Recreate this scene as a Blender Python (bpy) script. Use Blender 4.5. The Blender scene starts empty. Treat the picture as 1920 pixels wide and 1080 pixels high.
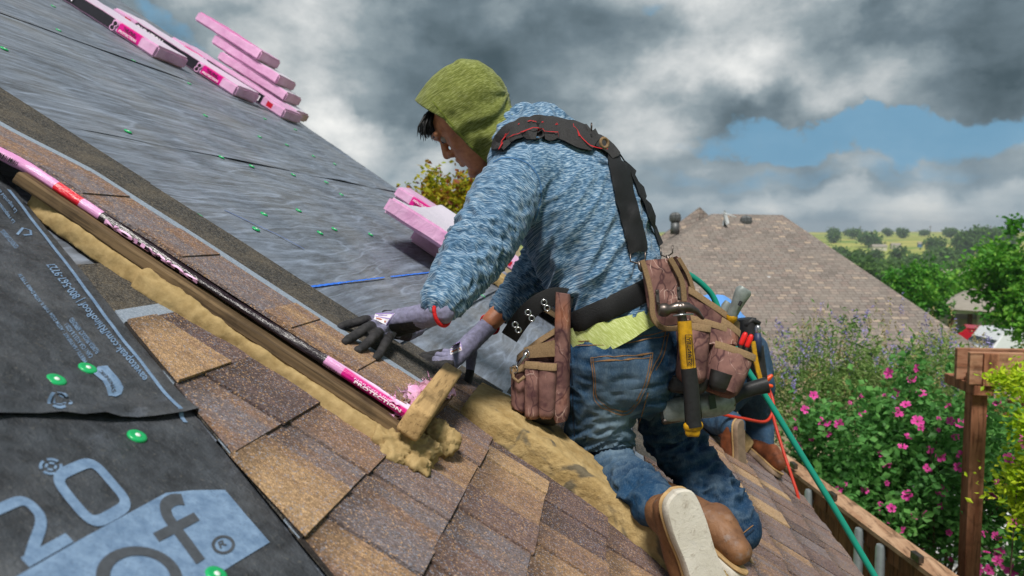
import bpy, bmesh, math, random
import numpy as np
from mathutils import Vector, Matrix, noise
from mathutils.bvhtree import BVHTree
R = math.radians
sc = bpy.context.scene
C = sc.collection
random.seed(7); RNG = np.random.default_rng(7)

# ------------------------------------------------------------------ camera, sky, sun
F = 1450.0                      # focal length in photograph pixels (1920 wide)
YAW, PITCH = R(6.67), R(4.06)
CAMZ = 3.8
TH, PD = R(32.2), 0.545         # roof pitch, distance of the lens from the roof plane
CP = np.array([0, 0, CAMZ])
_cy, _sy, _cp, _sp = math.cos(YAW), math.sin(YAW), math.cos(PITCH), math.sin(PITCH)
CR = np.array([_cy, _sy, 0]); CF = np.array([-_sy*_cp, _cy*_cp, -_sp]); CU = np.cross(CR, CF)
cam = bpy.data.cameras.new('camera'); camo = bpy.data.objects.new('camera', cam); C.objects.link(camo)
cam.sensor_width = 36; cam.lens = F/1920*36; cam.clip_start = .05; cam.clip_end = 6000
camo.matrix_world = Matrix(((CR[0], CU[0], -CF[0], 0), (CR[1], CU[1], -CF[1], 0), (CR[2], CU[2], -CF[2], CAMZ), (0, 0, 0, 1)))
cam.dof.use_dof = True; cam.dof.focus_distance = 1.85; cam.dof.aperture_fstop = 5.6
sc.camera = camo
sc.view_settings.view_transform = 'Standard'; sc.view_settings.look = 'None'
sc.view_settings.exposure = 1.68; sc.view_settings.gamma = 1
sc.render.engine = 'CYCLES'; sc.cycles.use_denoising = True
sc.cycles.max_bounces = 6; sc.cycles.diffuse_bounces = 3; sc.cycles.glossy_bounces = 3; sc.cycles.transparent_max_bounces = 6

SUN_EL = R(60)
sun_dir = np.array([math.cos(SUN_EL)*math.sin(R(178)), math.cos(SUN_EL)*math.cos(R(178)), math.sin(SUN_EL)])
sl = bpy.data.lights.new('sun', 'SUN'); so = bpy.data.objects.new('sun', sl); C.objects.link(so)
sl.energy = 1.5; sl.angle = R(14); sl.color = (1, .955, .89)
so.rotation_euler = Vector(sun_dir).to_track_quat('Z', 'Y').to_euler(); so.location = (6, -8, 14)

# ------------------------------------------------------------------ node helpers
class NT:
    def __init__(s, tree): s.t = tree; s.t.nodes.clear()
    def n(s, typ, ins=None, **props):
        nd = s.t.nodes.new(typ)
        for k, v in props.items(): setattr(nd, k, v)
        for k, v in (ins or {}).items(): s.put(nd.inputs[k], v)
        return nd
    def put(s, sock, v):
        if isinstance(v, bpy.types.NodeSocket): s.t.links.new(v, sock)
        elif isinstance(v, bpy.types.Node): s.t.links.new(v.outputs[0], sock)
        else:
            if sock.type == 'RGBA' and len(v) == 3: v = (*v, 1)
            sock.default_value = v
    def math(s, op, a, b=0.0, c=0.0, clamp=False):
        nd = s.n('ShaderNodeMath', {0: a, 1: b, 2: c}, operation=op); nd.use_clamp = clamp; return nd.outputs[0]
    def vm(s, op, a, b=(0, 0, 0)):
        nd = s.n('ShaderNodeVectorMath', {0: a, 1: b}, operation=op)
        return nd.outputs[1] if op in ('DOT_PRODUCT', 'LENGTH', 'DISTANCE') else nd.outputs[0]
    def mix(s, f, a, b, blend='MIX'):
        nd = s.n('ShaderNodeMix', data_type='RGBA', blend_type=blend)
        s.put(nd.inputs[0], f); s.put(nd.inputs[6], a); s.put(nd.inputs[7], b); return nd.outputs[2]
    def ramp(s, f, stops, interp='LINEAR'):
        nd = s.n('ShaderNodeValToRGB', {0: f}); cr = nd.color_ramp; cr.interpolation = interp
        while len(cr.elements) < len(stops): cr.elements.new(.5)
        for e, (p, c) in zip(cr.elements, stops):
            e.position = p; e.color = (c, c, c, 1) if not hasattr(c, '__len__') else (*c, 1)
        return nd.outputs[0]
    def noise(s, vec, scale, detail=3, rough=.5, dist=0.0, dim='3D'):
        return s.n('ShaderNodeTexNoise', {'Vector': vec, 'Scale': scale, 'Detail': detail, 'Roughness': rough, 'Distortion': dist}, noise_dimensions=dim).outputs[0]
    def mapr(s, v, a, b, c=0., d=1., smooth=False):
        nd = s.n('ShaderNodeMapRange', {0: v, 1: a, 2: b, 3: c, 4: d}); nd.clamp = True
        if smooth: nd.interpolation_type = 'SMOOTHSTEP'
        return nd.outputs[0]
    def scale(s, vec, sv): return s.vm('MULTIPLY', vec, sv)
    def attr(s, name, out=2): return s.n('ShaderNodeAttribute', attribute_name=name).outputs[out]
    def obj(s): return s.n('ShaderNodeTexCoord').outputs['Object']
    def geo(s): return s.n('ShaderNodeNewGeometry').outputs['Position']
    def bump(s, h, strength=.3, dist=.01):
        return s.n('ShaderNodeBump', {'Height': h, 'Strength': strength, 'Distance': dist}).outputs[0]
def sep(t, v): return t.n('ShaderNodeSeparateXYZ', {0: v}).outputs
def comb(t, x, y, z): return t.n('ShaderNodeCombineXYZ', {0: x, 1: y, 2: z}).outputs[0]
def hexc(h):
    v = [int(h[i:i+2], 16)/255 for i in (0, 2, 4)]
    return tuple(c/12.92 if c <= .04045 else ((c+.055)/1.055)**2.4 for c in v)
MATS = {}
def mat(name, fn=None, **kw):
    if name in MATS: return MATS[name]
    m = bpy.data.materials.new(name); m.use_nodes = True; t = NT(m.node_tree)
    out = t.n('ShaderNodeOutputMaterial'); b = t.n('ShaderNodeBsdfPrincipled', {'Roughness': .8})
    t.put(out.inputs[0], b)
    for k, v in kw.items(): t.put(b.inputs[k.replace('_', ' ')], v)
    if fn: fn(t, b, out)
    MATS[name] = m; return m
def simple(name, col, rough=.7, var=.25, scale=30., bump=.1, metal=0., col2=None, stretch=(1, 1, 1), bd=.004, spec=.4, detail=4):
    def fn(t, b, out):
        v = t.scale(t.obj(), stretch)
        n = t.noise(v, scale, detail, .6)
        c2 = col2 or tuple(c*(1-var) for c in col); c1 = col if col2 else tuple(min(1, c*(1+var)) for c in col)
        t.put(b.inputs['Base Color'], t.mix(t.mapr(n, .3, .7), c2, c1))
        t.put(b.inputs['Roughness'], t.mapr(n, .2, .8, min(1, rough+.1), max(0, rough-.1)))
        b.inputs['Metallic'].default_value = metal; b.inputs['Specular IOR Level'].default_value = spec
        if bump: t.put(b.inputs['Normal'], t.bump(n, bump, bd))
    return mat(name, fn)

# ------------------------------------------------------------------ world: Nishita sky behind a procedural cloud deck
def at(px, py, d): return CP + d*(CF + CR*(px-960)/F + CU*(540-py)/F)
def build_world():
    w = bpy.data.worlds.new('World'); sc.world = w; w.use_nodes = True; t = NT(w.node_tree)
    sky = t.n('ShaderNodeTexSky', sky_type='NISHITA'); sky.sun_disc = False
    sky.sun_elevation = SUN_EL; sky.sun_rotation = R(178); sky.altitude = 200; sky.air_density = 1.3; sky.dust_density = .6
    d = t.n('ShaderNodeTexCoord').outputs['Generated']
    t.put(sky.inputs[0], t.vm('NORMALIZE', t.vm('ADD', d, (0, 0, .75))))      # the gaps look up into clear blue
    x, y, z = sep(t, d)
    zz = t.math('MAXIMUM', z, .0)
    den = t.math('ADD', zz, .14)
    u = t.math('DIVIDE', x, den); v = t.math('DIVIDE', y, den)
    p = comb(t, u, v, 3.7)
    warp = t.n('ShaderNodeTexNoise', {'Vector': p, 'Scale': .8, 'Detail': 2}).outputs[1]
    p2 = t.vm('ADD', p, t.scale(t.vm('SUBTRACT', warp, (.5, .5, .5)), (.9, .9, .9)))
    big = t.noise(p2, .55, 3, .5)
    fine = t.noise(p2, 1.7, 9, .58)
    tiny = t.noise(t.scale(d, (1, 1, 1.7)), 9, 8, .6)
    # cloud features seen over the roof, given as directions in the sky
    def blob(px, py, rx, ry, rot=0, soft=1.0):
        c = np.array(at(px, py, 1)) - CP; c /= np.linalg.norm(c)
        cr, sr = math.cos(R(rot)), math.sin(R(rot))
        e1 = CR*cr - CU*sr; e2 = CR*sr + CU*cr
        dv = t.vm('SUBTRACT', d, tuple(c))
        wv = t.vm('ADD', dv, t.scale(t.vm('SUBTRACT', t.n('ShaderNodeTexNoise', {'Vector': d, 'Scale': 7., 'Detail': 6, 'Roughness': .6}).outputs[1], (.5, .5, .5)), (.16, .16, .16)))
        a = t.math('DIVIDE', t.vm('DOT_PRODUCT', wv, tuple(e1)), rx/F); b_ = t.math('DIVIDE', t.vm('DOT_PRODUCT', wv, tuple(e2)), ry/F)
        r2 = t.math('ADD', t.math('MULTIPLY', a, a), t.math('MULTIPLY', b_, b_))
        return t.mapr(r2, 0, 1.0*soft, 1, 0, True)
    def add(*vals):
        s = vals[0]
        for q in vals[1:]: s = t.math('ADD', s, q)
        return s
    def mul(a, k): return t.math('MULTIPLY', a, k)
    # brightness of the deck 0..1
    puff = t.noise(t.scale(d, (1, 1, 1.5)), 4.6, 12, .66, .1)
    bil = t.n('ShaderNodeTexVoronoi', {'Vector': t.vm('ADD', t.scale(d, (1, 1, 1.6)), t.scale(warp, (.12, .12, .12))), 'Scale': 11.}, feature='F1').outputs[0]
    br = add(mul(big, .35), mul(fine, .25), mul(tiny, .45), mul(puff, 1.05), mul(bil, -.30), -.47)
    br = add(br, mul(blob(1590, 150, 250, 70, 3), .26), mul(blob(1760, 200, 420, 60, 0), -.16), mul(blob(1790, 90, 420, 110, 8), -.22),
             mul(blob(1420, 40, 330, 130, -35), .24), mul(blob(800, 110, 330, 150, 10), -.2), mul(blob(1090, 100, 230, 110, 0), -.15),
             mul(blob(590, 80, 240, 170, 30), .32), mul(blob(700, 300, 230, 110, 10), .36), mul(blob(1250, 180, 240, 140, -20), .06),
             mul(blob(1680, 380, 520, 45, 0), .26), mul(blob(1330, 210, 160, 50, 0), -.12), mul(blob(1050, 170, 160, 120), .0))
    gap = add(blob(1640, 250, 400, 38, 3), mul(blob(1560, 316, 560, 30, 0), .4), mul(blob(1210, 5, 60, 24), .5), mul(blob(330, 28, 60, 26), .6), mul(t.mapr(big, .60, .8), .4))
    edge = t.noise(t.scale(d, (1, 1, 1.6)), 13, 7, .62)
    gapm = t.mapr(add(gap, mul(edge, .9)), .72, 1.22, 0, 1, True)
    lo = t.mapr(z, -.02, .13, 1, 0, True)
    cloud = t.ramp(br, [(0, hexc('3f5058')), (.28, hexc('66767f')), (.5, hexc('8b989e')), (.72, hexc('bfc4c5')), (1, hexc('efefec'))])
    haze = t.ramp(br, [(0, hexc('6c8496')), (.4, hexc('8299a8')), (.75, hexc('aebac0')), (1, hexc('dcdcd6'))])
    cloud = t.mix(mul(lo, .8), cloud, haze)
    bg1 = t.n('ShaderNodeBackground', {0: t.mix(1, sky.outputs[0], (.78, 1.12, .98), 'MULTIPLY'), 1: .058})
    bg2 = t.n('ShaderNodeBackground', {0: cloud, 1: .355})
    ms = t.n('ShaderNodeMixShader', {0: t.math('SUBTRACT', 1, mul(gapm, .85)), 1: bg1.outputs[0], 2: bg2.outputs[0]})
    t.n('ShaderNodeOutputWorld', {0: ms})
build_world()

# ------------------------------------------------------------------ mesh helpers
ORG = {}
def empty(name, loc, label=None, cat=None, group=None, rot=None):
    o = bpy.data.objects.new(name, None); C.objects.link(o); o.location = tuple(loc); o.empty_display_size = .05
    if rot is not None: o.rotation_euler = rot
    ORG[o.name] = np.array(loc, float); tag(o, label, cat, group); return o
def tag(o, label=None, cat=None, group=None, kind=None):
    if label: o['label'] = label
    if cat: o['category'] = cat
    if group: o['group'] = group
    if kind: o['kind'] = kind
    return o
def obj(name, vf, m, parent=None, smooth=False, local=False, attrs=None, sharp=None):
    v, f = vf[0], vf[1]
    v = np.asarray(v, float).reshape(-1, 3)
    org = ORG[parent.name] if parent is not None else np.zeros(3)
    loc = np.zeros(3)
    if not local:
        if parent is None: loc = np.array([v[:, 0].mean(), v[:, 1].mean(), v[:, 2].min()]); org = loc
        v = v-org
    me = bpy.data.meshes.new(name); me.from_pydata(v.tolist(), [], [tuple(int(i) for i in q) for q in f])
    if smooth:
        me.polygons.foreach_set('use_smooth', [True]*len(me.polygons))
        if sharp: 
            try: me.set_sharp_from_angle(angle=R(sharp))
            except Exception: pass
    for k, a in (attrs or {}).items():
        a = np.asarray(a, np.float32)
        if a.ndim == 1: me.attributes.new(k, 'FLOAT', 'POINT').data.foreach_set('value', a)
        elif a.shape[1] == 3: me.attributes.new(k, 'FLOAT_VECTOR', 'POINT').data.foreach_set('vector', a.ravel())
        else: me.attributes.new(k, 'FLOAT_COLOR', 'POINT').data.foreach_set('color', a.ravel())
    for mm in (m if isinstance(m, (list, tuple)) else [m]): me.materials.append(mm)
    me.update()
    o = bpy.data.objects.new(name, me); C.objects.link(o); o.location = tuple(loc)
    if parent is not None: o.parent = parent
    ORG[o.name] = org if not local else (ORG[parent.name] if parent is not None else np.zeros(3))
    return o
def like(src, name, parent, M4):
    o = bpy.data.objects.new(name, src.data); C.objects.link(o); o.parent = parent; o.matrix_local = M4; ORG[o.name] = ORG[parent.name]; return o
def copy_tree(root, M4, label=None):
    r = root.copy(); C.objects.link(r); r.matrix_world = M4; ORG[r.name] = np.zeros(3)
    if label: r['label'] = label
    for ch in list(root.children):
        c = ch.copy(); C.objects.link(c); c.parent = r
        for g in list(ch.children):
            d = g.copy(); C.objects.link(d); d.parent = c
    return r
class MB:
    def __init__(s): s.v = []; s.f = []; s.a = {}
    def add(s, v, f, **at):
        k = len(s.v); s.v.extend([tuple(q) for q in v]); s.f.extend([tuple(i+k for i in q) for q in f])
        return s
    def box(s, lo, hi, fr=None):
        v = [(x, y, z) for x in (lo[0], hi[0]) for y in (lo[1], hi[1]) for z in (lo[2], hi[2])]
        if fr is not None: v = [fr(*q) for q in v]
        return s.add(v, [(0, 1, 3, 2), (4, 6, 7, 5), (0, 4, 5, 1), (2, 3, 7, 6), (0, 2, 6, 4), (1, 5, 7, 3)])
    def bbox(s, lo, hi, bev=.004, fr=None, seg=2):
        bm = bmesh.new(); bmesh.ops.create_cube(bm, size=1)
        c = [(a+b)/2 for a, b in zip(lo, hi)]; d = [b-a for a, b in zip(lo, hi)]
        for q in bm.verts: q.co = Vector((c[0]+q.co.x*d[0], c[1]+q.co.y*d[1], c[2]+q.co.z*d[2]))
        bmesh.ops.bevel(bm, geom=list(bm.edges), offset=bev, segments=seg, affect='EDGES', profile=.6)
        bm.verts.index_update()
        v = [tuple(q.co) for q in bm.verts]; f = [tuple(q.index for q in p.verts) for p in bm.faces]; bm.free()
        if fr is not None: v = [fr(*q) for q in v]
        return s.add(v, f)
    def tube(s, path, rad, n=8, caps=True, hint=(0, 0, 1), flat=1.0):
        v, f = sweep(path, [(r*1.0, r*flat) for r in (rad if hasattr(rad, '__len__') else [rad]*len(path))], hint, n, caps); return s.add(v, f)
    def vf(s): return np.array(s.v, float).reshape(-1, 3), s.f
def nrm(v): v = np.asarray(v, float); return v/(np.linalg.norm(v)+1e-12)
def sweep(path, radii, hint=(0, 0, 1), n=12, caps=True, power=2.0):
    P = np.asarray(path, float); m = len(P); T = np.gradient(P, axis=0) if m > 2 else np.array([P[1]-P[0]]*m)
    hint = np.asarray(hint, float)
    V = []; F_ = []
    for i in range(m):
        t = nrm(T[i]); h = hint[i] if hint.ndim == 2 else hint
        e2 = h - t*(h@t)
        if np.linalg.norm(e2) < 1e-3: e2 = np.cross(t, [1, .3, .2])
        e2 = nrm(e2); e1 = np.cross(t, e2)
        a, b = radii[i] if hasattr(radii[i], '__len__') else (radii[i], radii[i])
        for k in range(n):
            w = 2*math.pi*k/n; cx, sx = math.cos(w), math.sin(w)
            cx = math.copysign(abs(cx)**(2/power), cx); sx = math.copysign(abs(sx)**(2/power), sx)
            V.append(P[i]+e1*a*cx+e2*b*sx)
    for i in range(m-1):
        for k in range(n):
            a0, a1 = i*n+k, i*n+(k+1) % n
            F_.append((a0, a1, a1+n, a0+n))
    if caps:
        c0 = len(V); V.append(P[0]); V.append(P[-1])
        for k in range(n):
            F_.append((c0, (k+1) % n, k)); F_.append((c0+1, (m-1)*n+k, (m-1)*n+(k+1) % n))
    return np.array(V), F_
def capsule(path, radii, hint=(0, 0, 1), n=14):
    """sweep with rounded ends"""
    P = [np.asarray(q, float) for q in path]; Rr = [(r if hasattr(r, '__len__') else (r, r)) for r in radii]
    def cap(p, q, r, rev):
        d = nrm(p-q); out = []
        for a in (.35, .7, .93):
            c = math.sqrt(1-a*a); out.append((p+d*min(r)*a, (r[0]*c, r[1]*c)))
        return out
    pre = cap(P[0], P[1], Rr[0], 0)[::-1]; post = cap(P[-1], P[-2], Rr[-1], 1)
    PP = [q for q, _ in pre]+P+[q for q, _ in post]; RR = [r for _, r in pre]+Rr+[r for _, r in post]
    return sweep(PP, RR, hint, n, True)
def dense(pts, k=6):
    """Catmull-Rom through rows of numbers"""
    P = np.asarray(pts, float); out = []
    for i in range(len(P)-1):
        p0, p1, p2, p3 = P[max(i-1, 0)], P[i], P[i+1], P[min(i+2, len(P)-1)]
        for j in range(k):
            u = j/k
            out.append(.5*((2*p1)+(-p0+p2)*u+(2*p0-5*p1+4*p2-p3)*u*u+(-p0+3*p1-3*p2+p3)*u**3))
    out.append(P[-1]); return np.array(out)
def remesh(vf, voxel, smooth=6, fac=.5, sub=0, adapt=0):
    me = bpy.data.meshes.new('tmp'); me.from_pydata(np.asarray(vf[0]).tolist(), [], [tuple(int(i) for i in q) for q in vf[1]])
    o = bpy.data.objects.new('tmp', me); C.objects.link(o)
    m = o.modifiers.new('r', 'REMESH'); m.mode = 'VOXEL'; m.voxel_size = voxel
    if smooth: s = o.modifiers.new('s', 'SMOOTH'); s.iterations = smooth; s.factor = fac
    if sub: s = o.modifiers.new('u', 'SUBSURF'); s.levels = sub; s.render_levels = sub
    dg = bpy.context.evaluated_depsgraph_get(); dg.update()
    e = o.evaluated_get(dg); m2 = e.to_mesh()
    v = np.empty(len(m2.vertices)*3); m2.vertices.foreach_get('co', v); v = v.reshape(-1, 3)
    f = [tuple(p.vertices) for p in m2.polygons]
    e.to_mesh_clear(); bpy.data.objects.remove(o); bpy.data.meshes.remove(me)
    return v, f
def vnormals(v, f):
    me = bpy.data.meshes.new('tmp'); me.from_pydata(np.asarray(v).tolist(), [], [tuple(int(i) for i in q) for q in f]); me.update()
    n = np.empty(len(v)*3); me.vertices.foreach_get('normal', n); bpy.data.meshes.remove(me); return n.reshape(-1, 3)
def nz(v, scale, seed=0., oct=3):
    """fractal noise per row, about -1..1"""
    v = np.asarray(v, float)*scale+seed
    return np.array([noise.fractal(Vector(q), .6, 2.1, oct) for q in v])
def text_vf(s, size=1.0, bold=0.0, align='CENTER', shear=0., space=1.0):
    cu = bpy.data.curves.new('t', 'FONT'); cu.body = s; cu.size = size; cu.align_x = align; cu.align_y = 'CENTER'; cu.offset = bold; cu.shear = shear; cu.space_character = space
    cu.resolution_u = 3
    o = bpy.data.objects.new('t', cu); C.objects.link(o)
    dg = bpy.context.evaluated_depsgraph_get(); dg.update()
    me = o.evaluated_get(dg).to_mesh(); v = np.array([tuple(q.co) for q in me.vertices]).reshape(-1, 3); f = [tuple(p.vertices) for p in me.polygons]
    o.evaluated_get(dg).to_mesh_clear(); bpy.data.objects.remove(o); bpy.data.curves.remove(cu)
    return v, f
# roof plane frame: s down the slope, y along the eave, h off the deck
RS = np.array([math.cos(TH), 0, -math.sin(TH)]); RY = np.array([0, 1., 0]); RN = np.array([math.sin(TH), 0, math.cos(TH)])
RO = CP - PD*RN
def RP(s, y, h=0.): return RO + RS*s + RY*y + RN*h
def RPa(a): a = np.asarray(a, float); return RO + a[:, :1]*RS + a[:, 1:2]*RY + a[:, 2:3]*RN
def rpix(px, py, h=0.):
    d = CF + CR*(px-960)/F + CU*(540-py)/F
    P = CP + d*(-(PD-h)/(RN@d)); q = P-RO; return np.array([q@RS, q@RY])
def RM(s, y, h=0., rz=0., tilt=0., roll=0.):
    m = Matrix(((RS[0], 0, RN[0], 0), (RS[1], 1, RN[1], 0), (RS[2], 0, RN[2], 0), (0, 0, 0, 1)))
    m.translation = Vector(RP(s, y, h)); return m @ Matrix.Rotation(rz, 4, 'Z') @ Matrix.Rotation(tilt, 4, 'Y') @ Matrix.Rotation(roll, 4, 'X')

# ================================================================== OWN HOUSE AND ITS ROOF
def m_under(name, dark, pale, amt, rough):
    def fn(t, b, out):
        rc = t.attr('rc', 1)
        w = t.n('ShaderNodeTexNoise', {'Vector': t.scale(rc, (2.2, .8, 1)), 'Scale': 1.4, 'Detail': 3}).outputs[1]
        q = t.vm('ADD', t.scale(rc, (1, .085, 1)), t.scale(t.vm('SUBTRACT', w, (.5, .5, .5)), (.17, .06, 0)))
        n1 = t.noise(q, 34, 7, .68); n2 = t.noise(t.scale(rc, (1, .25, 1)), 70, 4, .6); n3 = t.noise(rc, 2.2, 4, .6); n4 = t.noise(rc, 240, 2, .6)
        rings = t.math('PINGPONG', t.math('MULTIPLY', t.noise(t.scale(q, (1, .8, 1)), 7, 2, .5), 9), .5)
        line = t.mapr(rings, .40, .5, 0, .8)
        f = t.math('ADD', t.math('MULTIPLY', t.mapr(n1, .38, .68), .55), t.math('MULTIPLY', line, .5))
        f = t.math('MULTIPLY', f, t.mapr(n3, .25, .65, .35, 1.0)); f = t.math('ADD', f, t.mapr(n2, .45, .8, 0, .22))
        c = t.mix(t.math('MULTIPLY', f, amt, clamp=True), dark, pale)
        dust = t.mix(t.mapr(n3, .42, .7, 0, .45), c, hexc('77746f')); speck = t.mapr(n4, .72, .78)
        t.put(b.inputs['Base Color'], t.mix(t.math('MULTIPLY', speck, .5), dust, (.33, .31, .27)))
        t.put(b.inputs['Roughness'], t.mapr(n1, .3, .7, rough+.1, rough-.1)); b.inputs['Specular IOR Level'].default_value = .55
        t.put(b.inputs['Normal'], t.bump(t.math('ADD', t.math('MULTIPLY', n1, .6), t.math('MULTIPLY', n2, .25)), .55, .012))
    return mat(name, fn)
M_UNDER = m_under('grey woven underlayment', hexc('4a4e55'), hexc('a3b1c8'), 1.0, .48)
def _dark(t, b, out):
    rc = t.attr('rc', 1)
    n1 = t.noise(rc, 30, 6, .65); n3 = t.noise(rc, 6, 4, .6); n4 = t.noise(rc, 160, 3, .7); n5 = t.noise(t.scale(rc, (1, .3, 1)), 22, 5, .7)
    c = t.mix(t.mapr(n1, .35, .7), hexc('26282c'), hexc('464a50'))
    c = t.mix(t.mapr(n3, .5, .75, 0, .5), c, hexc('6a6c70')); c = t.mix(t.mapr(n4, .60, .74, 0, .5), c, hexc('77736b'))
    c = t.mix(t.mapr(n5, .62, .8, 0, .4), c, hexc('7f8796'))
    t.put(b.inputs['Base Color'], c); t.put(b.inputs['Roughness'], t.mapr(n1, .3, .7, .62, .45))
    t.put(b.inputs['Normal'], t.bump(t.math('ADD', t.math('ADD', n1, t.math('MULTIPLY', n4, .3)), t.math('MULTIPLY', n3, .8)), .8, .008))
M_DARK = mat('charcoal printed underlayment', _dark)
def _print(t, b, out):
    n = t.noise(t.geo(), 60, 5, .7); n2 = t.noise(t.geo(), 420, 2, .5)
    c = t.mix(t.mapr(n, .35, .7), hexc('5c7593'), hexc('7f98b5')); c = t.mix(t.mapr(n2, .58, .75, 0, .7), c, hexc('4c5c70'))
    t.put(b.inputs['Base Color'], c); b.inputs['Roughness'].default_value = .6
M_PRINT = mat('pale blue roll print', _print)
def _shingle(t, b, out):
    rc = t.attr('rc', 1); rnd = t.attr('rnd', 2); fr = t.attr('fr', 2)     # rc = roof coordinates, rnd = blend drop, fr = 0 butt .. 1 top
    bl = t.noise(t.scale(rc, (2.0, 22, 1)), 1.0, 2, .5)
    k = t.math('ADD', rnd, t.math('MULTIPLY', t.math('SUBTRACT', bl, .5), .5))
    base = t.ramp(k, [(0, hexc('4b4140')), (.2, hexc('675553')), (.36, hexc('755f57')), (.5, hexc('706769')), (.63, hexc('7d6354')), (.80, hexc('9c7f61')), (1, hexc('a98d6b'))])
    top_band = t.mapr(t.math('ADD', fr, t.math('MULTIPLY', t.noise(rc, 60, 2), .25)), .72, 1.08, 0, .62)  # band of darker granules towards the top of each tab
    base = t.mix(top_band, base, hexc('42352f'))
    g = t.n('ShaderNodeTexVoronoi', {'Vector': rc, 'Scale': 420.}); gc = sep(t, g.outputs['Color'])
    gran = t.mix(t.mapr(gc[0], .0, 1), hexc('2b211e'), hexc('e0c3a0'))
    base = t.mix(.40, base, t.mix(1, base, t.ramp(gc[0], [(0, .25), (.35, .7), (.7, 1.1), (1, 2.2)]), 'MULTIPLY'))
    base = t.mix(t.mapr(gc[1], .88, .93, 0, .5), base, hexc('8f97a8'))
    base = t.mix(t.mapr(gc[2], .90, .95, 0, .5), base, hexc('d2a878'))
    g2 = t.n('ShaderNodeTexVoronoi', {'Vector': rc, 'Scale': 190.}); gd = sep(t, g2.outputs['Color'])
    base = t.mix(.3, base, t.mix(1, base, t.ramp(gd[0], [(0, .45), (.5, 1), (1, 1.7)]), 'MULTIPLY'))
    t.put(b.inputs['Base Color'], base); b.inputs['Roughness'].default_value = .92; b.inputs['Specular IOR Level'].default_value = .25
    t.put(b.inputs['Normal'], t.bump(t.math('ADD', g.outputs['Distance'], t.math('MULTIPLY', gd[1], .4)), .6, .0025))
M_SH = mat('brown laminated shingle granules', _shingle)
def granule(name, lo, hi, sp):
    def fn(t, b, out):
        rc = t.attr('rc', 1)
        g = t.n('ShaderNodeTexVoronoi', {'Vector': rc, 'Scale': 380.}); gc = sep(t, g.outputs['Color'])
        c = t.ramp(gc[0], [(0, lo), (.7, hi), (1, tuple(min(1, v*1.6) for v in hi))]); c = t.mix(t.mapr(gc[1], .85, .93, 0, .7), c, sp)
        c = t.mix(t.mapr(t.noise(rc, 12, 3), .45, .7, 0, .3), c, sp)
        t.put(b.inputs['Base Color'], c); b.inputs['Roughness'].default_value = .93; b.inputs['Specular IOR Level'].default_value = .2
        t.put(b.inputs['Normal'], t.bump(g.outputs['Distance'], .6, .0025))
    return mat(name, fn)
M_HEAD = granule('dark headlap granules', hexc('1f1e1e'), hexc('4c4a47'), hexc('756a5a'))
M_EDGE = simple('asphalt shingle edge', hexc('2a2523'), .95, .5, 220, .6)
M_STRIP = simple('woven grey nailing strip', hexc('9aa5b2'), .6, .3, 260, .3, col2=hexc('6f7a88'))
M_CAP = simple('green plastic cap', hexc('17a05c'), .35, .12, 40, .05, spec=.5)
M_CAPW = simple('white steel nail head', hexc('d9e2dc'), .4, .1, 40, 0)
M_CHALK = simple('blue chalk', hexc('2f6fd8'), .9, .4, 140, .2)
M_FASCIA = simple('tan painted fascia', hexc('9c8a74'), .6, .12, 8, .05)
M_BRICKW = simple('tan brick wall paint', hexc('a98d76'), .8, .2, 12, .1)

house = empty('house', (-2.5, 2.0, 0), 'steep house roof half covered in brown shingles and grey underlayment, worker kneeling on it', 'house')
def rc_obj(name, a, f, m, parent, smooth=False, extra=None, sharp=None):
    a = np.asarray(a, float); at_ = {'rc': a}; at_.update(extra or {})
    return obj(name, (RPa(a), f), m, parent, smooth, attrs=at_, sharp=sharp)
RAKE = np.array([(-9, 7.7), (-4.75, 6.62), (-3.02, 6.2), (-1.53, 5.72), (-.745, 5.1), (1.05, 4.14), (1.42, 4.0)])
def rake_y(s): return np.interp(s, RAKE[:, 0], RAKE[:, 1])
# deck slab and the hidden back slope, walls under the eave
mb = MB()
ss = np.array([-7.2, -4.75, -3.02, -1.53, -.745, 0, .6, 1.05, 1.385])
top = [(s, -2.2, -.004) for s in ss]+[(s, rake_y(s), -.004) for s in ss]
bot = [(s, y, -.03) for s, y, _ in top]; n = len(ss)
f = [(i, i+1, n+i+1, n+i) for i in range(n-1)]; f += [tuple(2*n+j for j in q[::-1]) for q in f]
f += [(i+n+1, i+n, i+3*n, i+3*n+1)[::-1] for i in range(n-1)]+[(i, i+1, i+1+2*n, i+2*n)[::-1] for i in range(n-1)]+[(n-1, 2*n-1, 4*n-1, 3*n-1)[::-1]]
rc_obj('roof_deck', top+bot, f, M_FASCIA, house)
ridge = RP(-7.2, 0, -.004)
v = [(ridge[0], -2.2, ridge[2]), (ridge[0], 7.2, ridge[2]), (ridge[0]-7, 7.2, ridge[2]-4.4), (ridge[0]-7, -2.2, ridge[2]-4.4)]
obj('back_slope', (v, [(0, 1, 2, 3)]), M_EDGE, house)
ex, ez = RP(1.385, 0, -.03)[0], RP(1.385, 0, -.03)[2]
w = MB(); w.box((-7, -2, 0), (ex-.45, 3.55, ez-.02)); obj('wall', w.vf(), M_BRICKW, house)
w = MB(); w.box((ex-.02, -2.2, ez-.14), (ex-.002, 3.98, ez-.003)); obj('fascia', w.vf(), M_FASCIA, house)
w = MB(); w.box((ex-.46, -2.2, ez-.145), (ex-.025, 3.98, ez-.13)); obj('soffit', w.vf(), M_FASCIA, house)

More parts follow.
